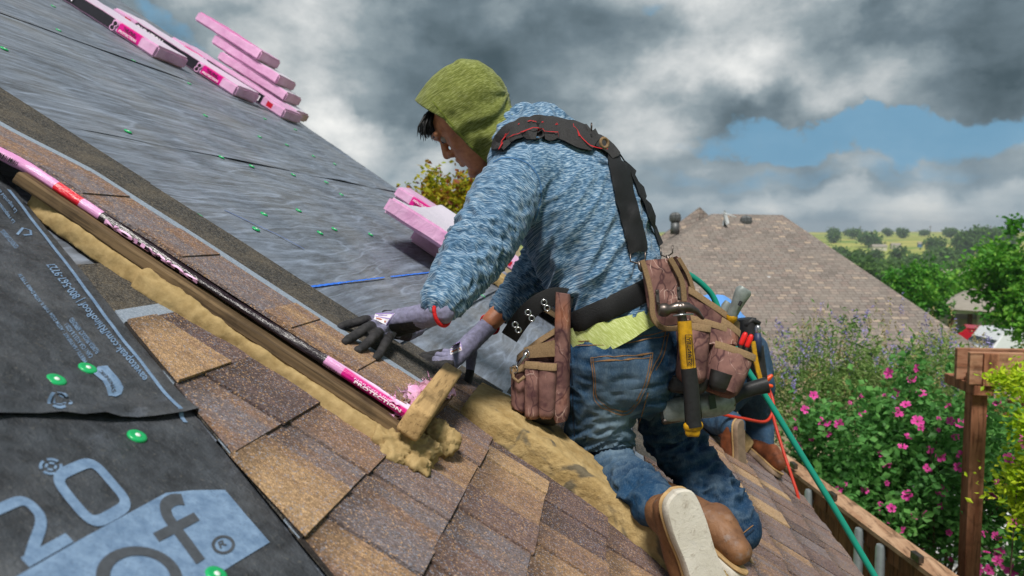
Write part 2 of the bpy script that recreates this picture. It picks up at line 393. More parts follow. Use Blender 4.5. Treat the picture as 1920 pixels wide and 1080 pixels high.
# --- grey underlayment: rolls laid along the eave, each lapping the one below
def sheet(s0, s1, ya, yb, lift, h0, seed, m, ns=70, ny=150, amp=.0035, edge=None):
    A = []; S = np.linspace(0, 1, ns)**.8; Y = np.linspace(0, 1, ny)
    for i, u in enumerate(S):
        for w_ in Y:
            s = s0+(s1-s0)*u; y1 = yb(s) if callable(yb) else yb; y0 = ya(s) if callable(ya) else ya
            y = y0+(y1-y0)*w_
            if u == 1: s += .006*noise.noise(Vector((y*3, seed, 0)))+.002*noise.noise(Vector((y*17, seed, 0)))
            e = max(0, 1-(1-u)*abs(s1-s0)/.12)
            h = h0+amp*(noise.noise(Vector((s*9, y*1.6, seed)))+.5*noise.noise(Vector((s*24, y*4+s*5, seed+5))))
            h += lift*e**2*(.65+.9*noise.noise(Vector((y*2.3, seed*3, 1)))) + .0015
            A.append((s, y, max(h, h0*.2)))
    f = [(i*ny+j, (i+1)*ny+j, (i+1)*ny+j+1, i*ny+j+1) for i in range(ns-1) for j in range(ny-1)]
    return A, f
SHEETS = []
edges = [-7.15, -5.95, -4.83, -3.68, -2.50, -1.40, -.30, 1.38]
for i in range(7):
    a, f = sheet(edges[i]-.1 if i else edges[i], edges[i+1], -2.1 if i < 4 else .2, lambda s: rake_y(s)-.01, .007, .006 if i < 6 else .002, i*7.3+1, M_UNDER, 56, 130)
    SHEETS.append(rc_obj('underlayment_sheet', a, f, M_UNDER, house, True))
# --- charcoal printed sheet at the near side, and the flap that laps over it
def ynear(s): return 1.27-.522*(s+.789)
def lap(y): return np.interp(y, [-1.2, .791, .904, .96, 1.0, 1.06], [-.75, -.458, -.397, -.372, -.362, -.352])
a, f = sheet(-.62, 1.3, -1.6, lambda s: ynear(s)-.004, 0, .011, 51, M_DARK, 110, 120, .003)
a = np.array(a)
dark = rc_obj('printed_underlayment_sheet', a, f, M_DARK, house, True)
tag(dark, 'charcoal underlayment printed with a big 20')
S = np.linspace(0, 1, 80); Y = np.linspace(0, 1, 90); A = []
for u in S:
    for w_ in Y:
        y_ = -1.6+(1.05+1.6)*w_
        for _ in range(2): pass
        s1 = lap(y_); s = -1.34+(s1+1.34)*u
        yy = min(y_, 99); yl = ynear(s); y_s = -1.6+(yl-.002+1.6)*w_
        s1 = lap(min(y_s, 1.06)); s = -1.34+(s1+1.34)*u
        if u == 1: s += .006*noise.noise(Vector((y_s*11, 4, 0)))
        e = max(0, 1-(1-u)*abs(s1+1.34)/.07)
        h = .0165+.0028*(noise.noise(Vector((s*8, y_s*7, 9)))+.5*noise.noise(Vector((s*22, y_s*17, 3))))+.011*e**2*(.5+noise.noise(Vector((y_s*9, 2, 2))))
        # creases pulled towards the two cap nails
        for (cx, cy) in ((-.462, .845), (-.452, .905)):
            dx, dy = s-cx, y_s-cy; r = math.hypot(dx, dy); an = math.atan2(dy, dx)
            h += .003*math.cos(an*7+1)*math.exp(-((r-.05)/.05)**2) - .003*math.exp(-(r/.02)**2)
        A.append((s, y_s, h))
f = [(i*90+j, (i+1)*90+j, (i+1)*90+j+1, i*90+j+1) for i in range(79) for j in range(89)]
flap = rc_obj('printed_underlayment_sheet', A, f, M_DARK, house, True); tag(flap, 'upper charcoal flap with torn lower edge and small print')
bvh_dark = BVHTree.FromPolygons([tuple(q) for q in RPa(a)], [tuple(q) for q in sheet(-.62, 1.3, -1.6, lambda s: ynear(s)-.004, 0, .011, 51, M_DARK, 110, 120, .003)[1]])
bvh_flap = BVHTree.FromPolygons([tuple(q) for q in RPa(np.array(A))], f)
def drape(bvh, s, y, off):
    q = RP(s, y, .2); hit = bvh.ray_cast(Vector(q), Vector(-RN))
    return .2-hit[3]+off if hit[0] is not None else .014+off
def subdiv(vf, cuts):
    bm = bmesh.new(); vs = [bm.verts.new(tuple(q)) for q in vf[0]]
    for q in vf[1]:
        try: bm.faces.new([vs[i] for i in q])
        except Exception: pass
    bmesh.ops.triangulate(bm, faces=bm.faces[:])
    for _ in range(cuts):
        L = [e for e in bm.edges if e.calc_length() > .016]
        if not L: break
        bmesh.ops.subdivide_edges(bm, edges=L, cuts=1); bmesh.ops.triangulate(bm, faces=bm.faces[:])
    bm.verts.index_update(); out = [tuple(q.co) for q in bm.verts], [tuple(w.index for w in p.verts) for p in bm.faces]; bm.free(); return out
def print_flat(name, sy, f, bvh, parent, off=.0012, m=None):
    v, f = subdiv(([(s, y, 0) for s, y in sy], f), 4)
    a = [(s, y, drape(bvh, s, y, off)) for s, y, _ in v]
    return rc_obj(name, a, f, m or M_PRINT, parent)
def print_text(s, p0, p1, pu, bvh, parent, bold=.0, off=.0012, m=None, name='lettering'):
    v, f = text_vf(s, 1, bold); lo, hi = v.min(0), v.max(0)
    o, ex_, uy = rpix(*p0, .012), rpix(*p1, .012), rpix(*pu, .012)
    sy = [o+(ex_-o)*((q[0]-lo[0])/(hi[0]-lo[0]))+(uy-o)*((q[1]-lo[1])/(hi[1]-lo[1])) for q in v]
    return print_flat(name, sy, f, bvh, parent, off, m)
def poly_px(pts): return [rpix(x, y, .012) for x, y in pts]
def ring_px(c, ex_, ey, r0, r1, a0=0, a1=360, n=40):
    o = rpix(*c, .012); e1 = rpix(c[0]+ex_[0], c[1]+ex_[1], .012)-o; e2 = rpix(c[0]+ey[0], c[1]+ey[1], .012)-o
    P = []
    for i in range(n+1):
        w = R(a0+(a1-a0)*i/n)
        for r in (r0, r1): P.append(o+(e1*math.cos(w)+e2*math.sin(w))*r)
    return P, [(2*i, 2*i+1, 2*i+3, 2*i+2) for i in range(n)]
def stroke(pts, w, closed=False):
    """outline stroke in a unit letter box"""
    P = np.array(pts, float); n = len(P); V = []; f = []
    for i in range(n):
        a = P[(i-1) % n] if closed or i else P[i]; b = P[(i+1) % n] if closed or i < n-1 else P[i]
        d = nrm(b-a); nn = np.array([-d[1], d[0]])
        V += [P[i]+nn*w/2, P[i]-nn*w/2]
    for i in range(n if closed else n-1):
        j = (i+1) % n; f.append((2*i, 2*i+1, 2*j+1, 2*j))
    return V, f
def affine(V, p0, p1, pu):
    o, e1, e2 = rpix(*p0, .012), rpix(*p1, .012), rpix(*pu, .012)
    return [o+(e1-o)*q[0]+(e2-o)*q[1] for q in V]
# the big 2 and 0, the panel with "of" and (R)
rr = [(math.cos(a), math.sin(a)) for a in np.linspace(0, 2*math.pi, 33)[:-1]]
zero = [(.5+math.copysign(abs(c)**.45, c)*.40, .5+math.copysign(abs(s_)**.45, s_)*.42) for c, s_ in rr]
V, f = stroke(zero, .17, True)
print_flat('digit_zero', affine(V, (170, 1003), (258, 952), (82, 893)), f, bvh_dark, dark)
two = [(.02, .70), (.05, .84), (.16, .92), (.45, .93), (.75, .92), (.86, .84), (.88, .70), (.86, .58), (.74, .44), (.42, .24), (.20, .09), (.5, .07), (.98, .07)]
V, f = stroke(dense(two[:11], 3).tolist(), .17); V2, f2 = stroke([(.1, .085), (.98, .085)], .17)
V = V+V2; f = f+[tuple(i+len(V)-len(V2) for i in q) for q in f2]
print_flat('digit_two', affine(V, (43, 1072), (138, 1018), (-50, 968)), f, bvh_dark, dark)
V, f = stroke([(.2, .95), (.2, .35), (.28, .12), (.5, .07), (.72, .12), (.8, .35), (.8, .95)], .17)
print_flat('letter_u', affine(V, (-95, 1150), (10, 1092), (-190, 1040)), f, bvh_dark, dark)
pan = poly_px([(33, 1081), (150, 1014), (310, 927), (360, 922), (420, 921), (505, 1018), (440, 1058), (330, 1130), (210, 1210), (60, 1300), (-170, 1200)])
print_flat('print_panel', pan, [tuple(range(len(pan)))[::-1]], bvh_dark, dark)
M_PDARK = simple('charcoal gap in print', hexc('45494f'), .6, .2, 90, .2)
P, f = ring_px((262, 1086), (56, -26), (-42, -46), .78, 1.12); print_flat('letter_o', P, f, bvh_dark, dark, .002, M_PDARK)
V, f = stroke(dense([(.98, .93), (.82, .99), (.62, .97), (.52, .84), (.5, .66), (.5, .0)], 3).tolist(), .20); V2, f2 = stroke([(.08, .60), (1.0, .60)], .15)
V = V+V2; f = f+[tuple(i+len(V)-len(V2) for i in q) for q in f2]
print_flat('letter_f', affine(V, (331, 1083), (413, 1032), (253, 972)), f, bvh_dark, dark, .002, M_PDARK)
P, f = ring_px((417, 1024), (16, -9), (11, 13), .82, 1.12); print_flat('registered_ring', P, f, bvh_dark, dark, .002, M_PDARK)
print_text('R', (411, 1032), (424, 1024), (406, 1020), bvh_dark, dark, .02, .002, M_PDARK, 'letter_r')
def target(c, k, bvh, par):
    for r0, r1 in ((.72, 1.), (.28, .52)):
        for a0 in range(12, 360, 90):
            P, f = ring_px(c, (20*k, -9*k), (14*k, 15*k), r0, r1, a0, a0+66, 8); print_flat('target_mark', P, f, bvh, par)
target((110, 757), .95, bvh_flap, flap); target((94, 877), .9, bvh_dark, dark)
print_text('eavetopeak.com/RhinoRoof | 800-567-9727', (278, 711), (101, 497), (262, 724), bvh_flap, flap, .015)
print_text('MEETS / SATISFAIT : ASTM D226 TYPE II, ASTM D4869 TYPE IV', (162, 681), (38, 516), (155, 686), bvh_flap, flap, .015)
print_text('CAN / CSA A123.3 & A220.1', (172, 672), (124, 611), (165, 678), bvh_flap, flap, .015)
print_text('FLORIDA PRODUCT APPROVED', (184, 663), (133, 600), (177, 670), bvh_flap, flap, .015)
print_text('LOS PRODUCTOS APROBADOS', (32, 468), (4, 436), (25, 473), bvh_flap, flap, .01)
print_text('La seguridad es de todos', (31, 399), (-20, 333), (24, 405), bvh_flap, flap, .01); print_text('La responsabilidad del usuario', (28, 418), (-40, 340), (21, 424), bvh_flap, flap, .01)
lg = poly_px([(172, 704), (181, 692), (198, 691), (228, 733), (226, 742), (216, 747), (202, 744)]); print_flat('print_badge', lg, [tuple(range(7))[::-1]], bvh_flap, flap)
print_text('SYNTHETIC', (215, 739), (188, 700), (208, 741), bvh_flap, flap, .02, .002, M_PDARK)
for q in (((29, 446), (40, 433), (52, 437)), ((54, 437), (55, 446), (41, 447))):       # recycling arrows
    V, f = stroke([rpix(*p, .012) for p in q], .004); print_flat('recycling_arrow', V, f, bvh_flap, flap)
V, f = stroke([rpix(*p, .012) for p in ((14, 360), (60, 420), (120, 500), (215, 626), (290, 722), (346, 795))], .007); print_flat('edge_line', V, f, bvh_flap, flap)
V, f = stroke([rpix(*p, .012) for p in ((346, 797), (440, 905), (520, 1000), (590, 1085))], .004)

# --- green cap nails
def cap_mesh():
    prof = [(0, .0042), (.003, .0042), (.0035, .0034), (.006, .0030), (.0085, .0036), (.0115, .0033), (.0128, .0018), (.0128, 0)]
    n = 20; V = []; f = []
    for r, h in prof:
        for k in range(n): V.append((r*math.cos(2*math.pi*k/n), r*math.sin(2*math.pi*k/n), h))
    for i in range(len(prof)-1):
        for k in range(n): f.append((i*n+k, (i+1)*n+k, (i+1)*n+(k+1) % n, i*n+(k+1) % n))
    return V, f
cv, cf = cap_mesh()
caproot = None
def cap_at(px, py, par, bvh=None, h=.012):
    global caproot
    s, y = rpix(px, py, h)
    hh = drape(bvh, s, y, 0) if bvh else h
    Mx = RM(s, y, hh); L = Mx.copy(); L.translation = Vector(np.array(Mx.translation)-ORG[par.name])
    if caproot is None:
        caproot = obj('cap_nail', (cv, cf), [M_CAP, M_CAPW], par, True, local=True)
        caproot.data.polygons.foreach_set('material_index', [1 if i < 40 else 0 for i in range(len(cf))]); caproot.matrix_local = L
    else: like(caproot, 'cap_nail', par, L)
for p_ in ((107, 710), (165, 690), (125, 440)): cap_at(*p_, flap, bvh_flap, .016)
for p_ in ((256, 820), (405, 1079)): cap_at(*p_, dark, bvh_dark, .013)
def sheet_of(px, py):
    s = rpix(px, py)[0]
    for i in range(7):
        if s < edges[i+1]: return SHEETS[i]
    return SHEETS[-1]
for p_ in ((240, 247), (169, 303), (364, 430), (372, 405), (415, 295), (472, 312), (495, 402), (480, 430), (550, 328), (612, 342), (600, 437), (627, 430), (695, 440), (8, 92), (100, 12),
           (110, 57), (250, 114), (355, 157), (385, 217), (487, 257), (497, 223), (538, 272), (554, 243), (588, 293), (628, 308), (800, 470), (905, 555), (640, 365), (560, 395)):
    cap_at(*p_, sheet_of(*p_), None, .0105)
# --- chalk line
for (xa, xb, w) in ((550, 640, .008), (640, 720, .006), (732, 835, .007)):
    ya = np.interp([xa, xb], [550, 640, 720, 835], [543, 531, 521, 508]); q = [rpix(x, y, .01) for x, y in zip(np.linspace(xa, xb, 24), np.linspace(*ya, 24))]
    V, f = stroke(q, w); rc_obj('chalk_line', [(s, y, .0125+.0008*math.sin(i)) for i, (s, y) in enumerate(V)], f, M_CHALK, SHEETS[6])
V, f = stroke([rpix(x, y, .01) for x, y in ((420, 395), (470, 418), (520, 441), (570, 468))], .006); rc_obj('chalk_line', [(s, y, .0125) for s, y in V], f, simple('faded chalk', hexc('54699c'), .9, .4, 140, .2), SHEETS[6])

# --- laminated shingles: courses along the eave
SK = [-.41+.151*k for k in range(13)]
YF = {0: 1.50, 1: 1.56, 2: 1.62, 3: 2.06, 4: 2.16, 5: 2.26, 6: 2.34, 7: 2.44}
def hs(s, k): return .012+.003+(s-(SK[k]-.33))*(.009/.33)
pieces = []
for k, sk in enumerate(SK):
    yn = ynear(sk-.08)+.012*random.uniform(-1, 1); yf = YF.get(k, None)
    yn = max(yn, .25)
    yfar = (lambda s: yf) if yf else (lambda s: rake_y(s)-.02)
    # backing strip with headlap and nailing strip
    for (sa, sb, m, nm, dh) in ((sk-.33, sk-.19, M_HEAD, 'headlap', 0), (sk-.19, sk-.158, M_STRIP, 'nailing_strip', .0004), (sk-.158, sk-.004, M_EDGE, 'shingle_backing', -.0015)):
        if nm != 'shingle_backing' and k > 8: continue
        ys = np.linspace(yn, yfar(sa) , 30); A = []
        for y in ys:
            skew = max(0, ynear(sa)-y) if False else 0
            A += [(sa, max(y, ynear(sa)), hs(sa, k)+dh-.0005), (sb, max(y, ynear(sb)), hs(sb, k)+dh-.0005)]
        # follow the slanted near edge
        A[0] = (sa, ynear(sa), A[0][2]); A[1] = (sb, ynear(sb), A[1][2])
        f = [(2*i, 2*i+1, 2*i+3, 2*i+2) for i in range(29)]
        N = len(A); A += [(s, y, max(.013, h-.004)) for s, y, h in A]
        f += [(2*i+1, 2*i+1+N, 2*i+3+N, 2*i+3) for i in range(29)]+[(0, N, N+1, 1), (N-2, N-1, 2*N-1, 2*N-2)]
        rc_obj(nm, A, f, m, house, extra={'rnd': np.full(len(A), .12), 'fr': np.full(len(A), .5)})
    y = max(ynear(sk), .25); j = 0
    while y < yfar(sk)-.03:
        w = random.choice([.08, .1, .12, .15, .18]); w = min(w, yfar(sk)-y)
        if j == 0: w = random.uniform(.15, .2)
        over = (j+k) % 2 == 0
        up = .0048 if over else .0012
        ds = random.uniform(-.002, .002); s0, s1 = sk-.158, sk+(.0 if over else -.003)+ds
        y0, y1 = y, y+w-.0036
        ya0, ya1 = (ynear(s0)+random.uniform(-.012, .008), y0) if j == 0 and y0 > .3 else (y0, y0)
        ya0 = min(ya0, y1-.012)
        q = [(s0, ya0, hs(s0, k)+up), (s0, y1, hs(s0, k)+up), (s1, y1, hs(s1, k)+up), (s1, ya1, hs(s1, k)+up)]
        lift = random.uniform(0, .0015); q[2] = (*q[2][:2], q[2][2]+lift); q[3] = (*q[3][:2], q[3][2]+lift)
        b = [(s, yy, h-.0055) for s, yy, h in q]
        fcs = [(0, 3, 2, 1), (3, 7, 6, 2), (0, 4, 7, 3), (1, 2, 6, 5)]
        rnd = random.choice([.1, .2, .3, .36, .42, .5, .55, .6, .66, .8, .92]) if over else random.choice([.15, .3, .4, .5, .55, .72, .85])
        d = abs(y+w/2-1.2)+max(0, (y-1.5))*.5
        pieces.append((d, q+b, fcs, rnd, 0 if over else .12)); y += w; j += 1
pieces.sort(key=lambda p: p[0])
stuff = MB(); sa = {'rnd': [], 'fr': []}; sA = []
for i, (d, A, fcs, rnd, sh) in enumerate(pieces):
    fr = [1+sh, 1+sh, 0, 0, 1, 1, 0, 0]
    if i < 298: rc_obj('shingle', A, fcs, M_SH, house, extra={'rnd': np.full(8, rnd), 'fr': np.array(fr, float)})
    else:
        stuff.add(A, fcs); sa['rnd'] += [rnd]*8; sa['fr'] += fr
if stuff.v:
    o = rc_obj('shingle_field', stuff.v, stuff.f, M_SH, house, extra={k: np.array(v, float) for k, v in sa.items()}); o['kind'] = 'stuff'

# ================================================================== LOOSE THINGS ON THE ROOF
M_FOAM = simple('yellow upholstery foam', hexc('ab946a'), .95, .22, 55, .5, col2=hexc('8d7750'), bd=.004, spec=.1, detail=8)
def _foam2(t, b, out):
    o = t.geo(); n = t.noise(o, 22, 6, .7); n2 = t.noise(o, 90, 4, .6); n3 = t.noise(o, 11, 3, .5, .8)
    c = t.mix(t.mapr(n, .35, .7), hexc('957d52'), hexc('b39c70')); c = t.mix(t.mapr(n3, .60, .66, 0, .85), c, hexc('57534a')); c = t.mix(t.mapr(n2, .68, .78, 0, .6), c, hexc('5e4a2c'))
    t.put(b.inputs['Base Color'], c); b.inputs['Roughness'].default_value = .95; b.inputs['Specular IOR Level'].default_value = .1
    t.put(b.inputs['Normal'], t.bump(t.math('ADD', n, t.math('MULTIPLY', n2, .5)), .8, .008))
M_FOAM2 = mat('stained yellow foam', _foam2)
def wood(name, a, b_, stretch=(40, 3, 40), s=1.):
    def fn(t, b, out):
        o = t.attr('wc', 1); n = t.noise(t.scale(o, stretch), s, 6, .65, .6); n2 = t.noise(o, 9, 4, .6); n3 = t.noise(t.scale(o, stretch), 3*s, 3, .6)
        c = t.mix(t.mapr(n, .35, .68), a, b_); c = t.mix(t.mapr(n2, .55, .72, 0, .75), c, tuple(v*.35 for v in a)); c = t.mix(t.mapr(n3, .54, .66, 0, .65), c, tuple(v*.35 for v in a))
        t.put(b.inputs['Base Color'], c); b.inputs['Roughness'].default_value = .8; b.inputs['Specular IOR Level'].default_value = .25
        t.put(b.inputs['Normal'], t.bump(n, .5, .003))
    return mat(name, fn)
M_BOARD = wood('weathered brown board', hexc('453727'), hexc('7a6448'), (3, 60, 60))
M_BLOCK = wood('worn pale lumber block', hexc('9a7d54'), hexc('bf9f70'), (50, 4, 50))
def _wrap(t, b, out):
    s = t.attr('rc', 1); x, y, z = sep(t, s); n = t.noise(s, 45, 5, .6); fold = t.noise(t.scale(s, (1, 6, 12)), 16, 4, .6)
    k = t.mapr(t.math('ADD', x, t.math('MULTIPLY', t.math('SUBTRACT', n, .5), .006)), -1.10, -.10, 0, 1)
    pk, mg, bk, rd = hexc('c98aba'), hexc('c80c7c'), hexc('221820'), hexc('c9102c')
    st = lambda v: (v+1.10)/1.0
    c = t.ramp(k, [(0, pk), (st(-.905), rd), (st(-.847), pk), (st(-.800), bk), (st(-.30), pk), (st(-.262), mg), (st(-.118), pk)], 'CONSTANT')
    c = t.mix(t.mapr(z, .0925, .095, 0, 1), c, hexc('d9c4e4'))
    c = t.mix(t.mapr(fold, .62, .85, 0, .3), c, hexc('c9a8c4'))
    t.put(b.inputs['Base Color'], c); b.inputs['Roughness'].default_value = .28; b.inputs['Specular IOR Level'].default_value = .5
    t.put(b.inputs['Normal'], t.bump(fold, .5, .006))
M_WRAP = mat('pink printed plastic wrapper', _wrap)
def film(name, a, b_, tr=.0):
    def fn(t, b, out):
        o = t.obj(); n = t.noise(o, 30, 5, .6); f2 = t.noise(t.scale(o, (1, 4, 6)), 12, 4, .6)
        t.put(b.inputs['Base Color'], t.mix(t.mapr(n, .35, .7), a, b_)); b.inputs['Roughness'].default_value = .25
        t.put(b.inputs['Normal'], t.bump(f2, .7, .01))
    return mat(name, fn)
M_FILM = film('pink torn plastic film', hexc('d08ab8'), hexc('edc4e2'))
M_PINKT = simple('pale pink ink', hexc('dba6cf'), .5, .1, 50, 0); M_WHITET = simple('pale ink', hexc('e8dfe8'), .5, .05, 50, 0); M_BLACKT = simple('black ink', hexc('1c161b'), .5, .1, 50, 0); M_MAG = simple('magenta ink', hexc('d60f86'), .4, .1, 50, 0)

# --- board on foam with an end stop, and the opened shingle bundle on it
tray = empty('roofing_board', RP(-.5, 1.45, 0), 'long weathered board padded with yellow foam, square timber stop on its end, carrying opened bundle', 'board')
def board_curve(s): return .046+.010*np.clip((s+.45), -1, .3)**2
mb = MB(); A = []; SS = np.linspace(-.965, -.085, 26); wc = []
prof = [(1.318, 0), (1.316, .004), (1.318, .019), (1.322, .022), (1.70, .022), (1.702, .0)]
for s in SS:
    for (y, h) in prof: A.append((s, y+.004*noise.noise(Vector((s*3, 1, 0))), board_curve(s)+h+.001*noise.noise(Vector((s*14, y*30, 0)))))
n = len(prof); f = [(i*n+j, (i+1)*n+j, (i+1)*n+(j+1) % n, i*n+(j+1) % n) for i in range(len(SS)-1) for j in range(n)]; f += [tuple(range(n))[::-1], tuple((len(SS)-1)*n+j for j in range(n))]
rc_obj('plank', A, f, M_BOARD, tray, False, {'wc': np.array(A)})
def foam_strip(path, r, name, par, m, seed, vox=.006, amp=.006, flat=None):
    """path of roof-coordinate rows (s, y, half width in y, half height); lumpy cut foam"""
    V = []; f = []; P = dense(path, 5); nn = 20
    for i, (s, y, a, b) in enumerate(P):
        for k in range(nn):
            w = 2*math.pi*k/nn; c, sn = math.cos(w), math.sin(w)
            V.append((s, y+math.copysign(abs(c)**.42, c)*a, b+math.copysign(abs(sn)**.42, sn)*b))
    for i in range(len(P)-1):
        for k in range(nn): f.append((i*nn+k, i*nn+(k+1) % nn, (i+1)*nn+(k+1) % nn, (i+1)*nn+k))
    f += [tuple(range(nn)), tuple((len(P)-1)*nn+k for k in range(nn))[::-1]]
    v, f = remesh((V, f), vox, 1); nv = vnormals(v, f)
    v = v+nv*(amp*.7*nz(v, 18, seed, 3)+amp*.3*nz(v, 70, seed, 2))[:, None]; v[:, 2] = np.maximum(v[:, 2], .012)
    return rc_obj(name, v, f, m, par, True)
foam_strip([(-.945, 1.40, .05, .030), (-.86, 1.385, .066, .028), (-.75, 1.375, .064, .027), (-.655, 1.38, .07, .026)], 0, 'foam_pad', tray, M_FOAM, 3)
foam_strip([(-.665, 1.38, .085, .030), (-.55, 1.385, .087, .028), (-.4, 1.40, .09, .027), (-.25, 1.39, .088, .026), (-.12, 1.39, .098, .026)], 0, 'foam_pad', tray, M_FOAM, 9)
crumbs = [(-.115, 1.31, .03, .024, .022), (-.085, 1.33, .024, .03, .026), (-.062, 1.345, .02, .026, .03), (-.055, 1.45, .03, .045, .03), (-.10, 1.29, .024, .022, .016), (-.05, 1.305, .014, .022, .018)]
mb = MB()
for (s, y, a, b, c) in crumbs: mb.add(*capsule([(s-a*.5, y, c+.012), (s+a*.5, y, c+.012)], [(b, c), (b*.9, c)], (0, 0, 1), 12))
v, f = remesh(mb.vf(), .005, 1); nv = vnormals(v, f); v = v+nv*(.008*nz(v, 38, 2, 3)+.007*nz(v, 120, 5, 3))[:, None]; v[:, 2] = np.maximum(v[:, 2], .013)
rc_obj('torn_foam_end', v, f, M_FOAM, tray, True)
# end stop: a worn length of square timber across the board
mb = MB(); a0 = np.array([-.098, 1.285, .082]); d = nrm([-.022, .43, .0])
def blk(x, y, z): e1 = np.array([d[1], -d[0], 0]); q = a0+d*y+e1*x; return (q[0], q[1], q[2]+z)
mb.bbox((-.021, 0, -.014), (.023, .38, .044), .009, None, 3); v = np.array(mb.v)
v2 = np.array([blk(*q) for q in v]); v2 += .0012*np.stack([nz(v2, 40, 1, 2), nz(v2, 40, 8, 2), nz(v2, 40, 15, 2)], 1)
rc_obj('end_stop', v2, mb.f, M_BLOCK, tray, True, {'wc': v}, sharp=50)

bundle = empty('opened_shingle_bundle', RP(-.55, 1.5, .07), 'opened bundle of brown shingles lying on foam-backed board, torn pink wrapper along its side', 'shingle bundle')
def sag(s): return np.interp(s, [-1.6, -1.15, -.97, -.7, -.1], [-.048, -.02, .0, .004, .008])
top_h = .0
for L in range(7):
    s0, s1 = -1.32+random.uniform(-.008, .008), -.128+random.uniform(-.006, .006); y0 = 1.350+random.uniform(-.004, .006)+(6-L)*.0022; y1 = y0+.330
    h = .0695+L*.0031; S = np.linspace(s0, s1, 40)
    last = L == 6
    if not last:
        A = []
        for s in S:
            for (y, dh) in ((y0, 0), (y0, .0027), (y1, .0027), (y1, 0)): A.append((s, y+.0012*noise.noise(Vector((s*30, L*3, 0))), h+dh+sag(s)))
        f = [(i*4+j, (i+1)*4+j, (i+1)*4+(j+1) % 4, i*4+(j+1) % 4) for i in range(39) for j in range(4)]+[(3, 2, 1, 0), (156, 157, 158, 159)]
        rc_obj('shingle', A, f, M_EDGE, bundle); continue
    # top shingle: brown exposure, nailing strip, dark headlap
    for nm, ya, yb, m, up in (('exposure', y0, y0+.148, M_SH, 0), ('nailing_strip', y0+.148, y0+.176, M_STRIP, .0005), ('headlap', y0+.176, y1, M_HEAD, 0)):
        A = []
        for s in S:
            wv = .004*noise.noise(Vector((s*3.3, 7, 0)))
            for (y, dh) in ((ya, -.003), (ya, .003+up), (yb, .003+up), (yb, -.003)): A.append((s, y+wv+.001*noise.noise(Vector((s*40, y*9, 0))), h+dh+sag(s)))
        f = [(i*4+j, (i+1)*4+j, (i+1)*4+(j+1) % 4, i*4+(j+1) % 4) for i in range(39) for j in range(4)]+[(3, 2, 1, 0), (156, 157, 158, 159)]
        A = np.array(A); rn = np.where(A[:, 0] < -.8, .60, np.where(A[:, 0] < -.42, .5, .64))
        rc_obj(nm, A, f, m, bundle, extra={'rnd': rn, 'fr': np.zeros(len(A))})
    for s in (-.955, -.73, -.445, -.30, -.20):      # laminated teeth edges on the top shingle
        w = .2 if s < -.5 else .12
        q = [(s, y0+.002, h+.0032+sag(s)), (s+w*.5, y0+.002, h+.0032+sag(s+w*.5)), (s+w*.5, y0+.146, h+.0032+sag(s+w*.5)), (s, y0+.146, h+.0032+sag(s))]
        t_ = [(a_, b_, c_+.0028) for a_, b_, c_ in q]
        rc_obj('shingle_tooth', t_+q, [(0, 1, 2, 3), (0, 3, 7, 4), (1, 5, 6, 2), (0, 4, 5, 1), (3, 2, 6, 7)], M_SH, bundle, extra={'rnd': np.full(8, .56 if s < -.5 else .66), 'fr': np.zeros(8)})
# second shingle end poking out beyond it, with a scrap of pink film
A = [(-1.6, 1.60, .045), (-1.018, 1.60, .0585), (-1.018, 1.83, .0525), (-1.6, 1.83, .045)]; A += [(s, y, h-.004) for s, y, h in A]
rc_obj('headlap', A, [(0, 1, 2, 3), (1, 5, 6, 2), (2, 6, 7, 3), (0, 4, 5, 1)], M_HEAD, bundle)
# wrapper sheet along the near side
S = np.linspace(-1.34, -.12, 90); pr = [(1.372, .0675), (1.346, .0665), (1.338, .071), (1.336, .078), (1.340, .085), (1.349, .0895)]; A = []
for s in S:
    k = np.interp(s, [-1.3, -.97, -.62, -.5, -.28, -.12], [1.15, 1, .7, .62, .95, 1.1])
    for i, (y, h) in enumerate(pr):
        A.append((s, y+.003*noise.noise(Vector((s*9, i*.7, 0)))+.0015*noise.noise(Vector((s*40, i*.9, 3))), .0665+(h-.0665)*k+sag(s)+.0012*noise.noise(Vector((s*22, i, 5)))))
n = len(pr); f = [(i*n+j, (i+1)*n+j, (i+1)*n+j+1, i*n+j+1) for i in range(len(S)-1) for j in range(n-1)]
wrapper = rc_obj('wrapper', A, f, M_WRAP, bundle, True)
def wrap_pt(s, q, off=.0012):
    k = np.interp(s, [-1.3, -.97, -.62, -.5, -.28, -.12], [1.15, 1, .7, .62, .95, 1.1]); h = .0675+q*.016
    return (s, np.interp(h, [.0665, .071, .078, .085, .0895], [1.346, 1.338, 1.336, 1.340, 1.349])-off-.002, .0665+(h-.0665)*k+sag(s))
def wrap_text(s, a, b, m, q0=0., q1=1., bold=.02, name='lettering', flip=False):
    v, f = text_vf(s, 1, bold); lo, hi = v.min(0), v.max(0)
    A = []
    for q in v:
        u, w = (q[0]-lo[0])/(hi[0]-lo[0]), (q[1]-lo[1])/(hi[1]-lo[1])
        if flip: u, w = 1-u, 1-w
        A.append(wrap_pt(a+(b-a)*u, q0+(q1-q0)*w))
    return rc_obj(name, A, f, m, wrapper)
wrap_text('DURATION', -.785, -.575, M_PINKT, .12, .9, .06, flip=True)
wrap_text('PROTECTION', -.232, -.132, M_WHITET, .42, .78, .03); wrap_text('NAILING LINE', -.235, -.155, M_PINKT, .82, 1.0, .02)
wrap_text('TRUDEFINITION', -.335, -.268, M_BLACKT, .25, .5, .03)
bars = MB(); random.seed(5); x = -1.035
while x < -.985:
    w = random.choice([.0012, .002, .003]); bars.add([wrap_pt(x, .35), wrap_pt(x+w, .35), wrap_pt(x+w, .95), wrap_pt(x, .95)], [(0, 1, 2, 3)]); x += w+random.choice([.0012, .002])
rc_obj('barcode', bars.v, bars.f, M_BLACKT, wrapper)
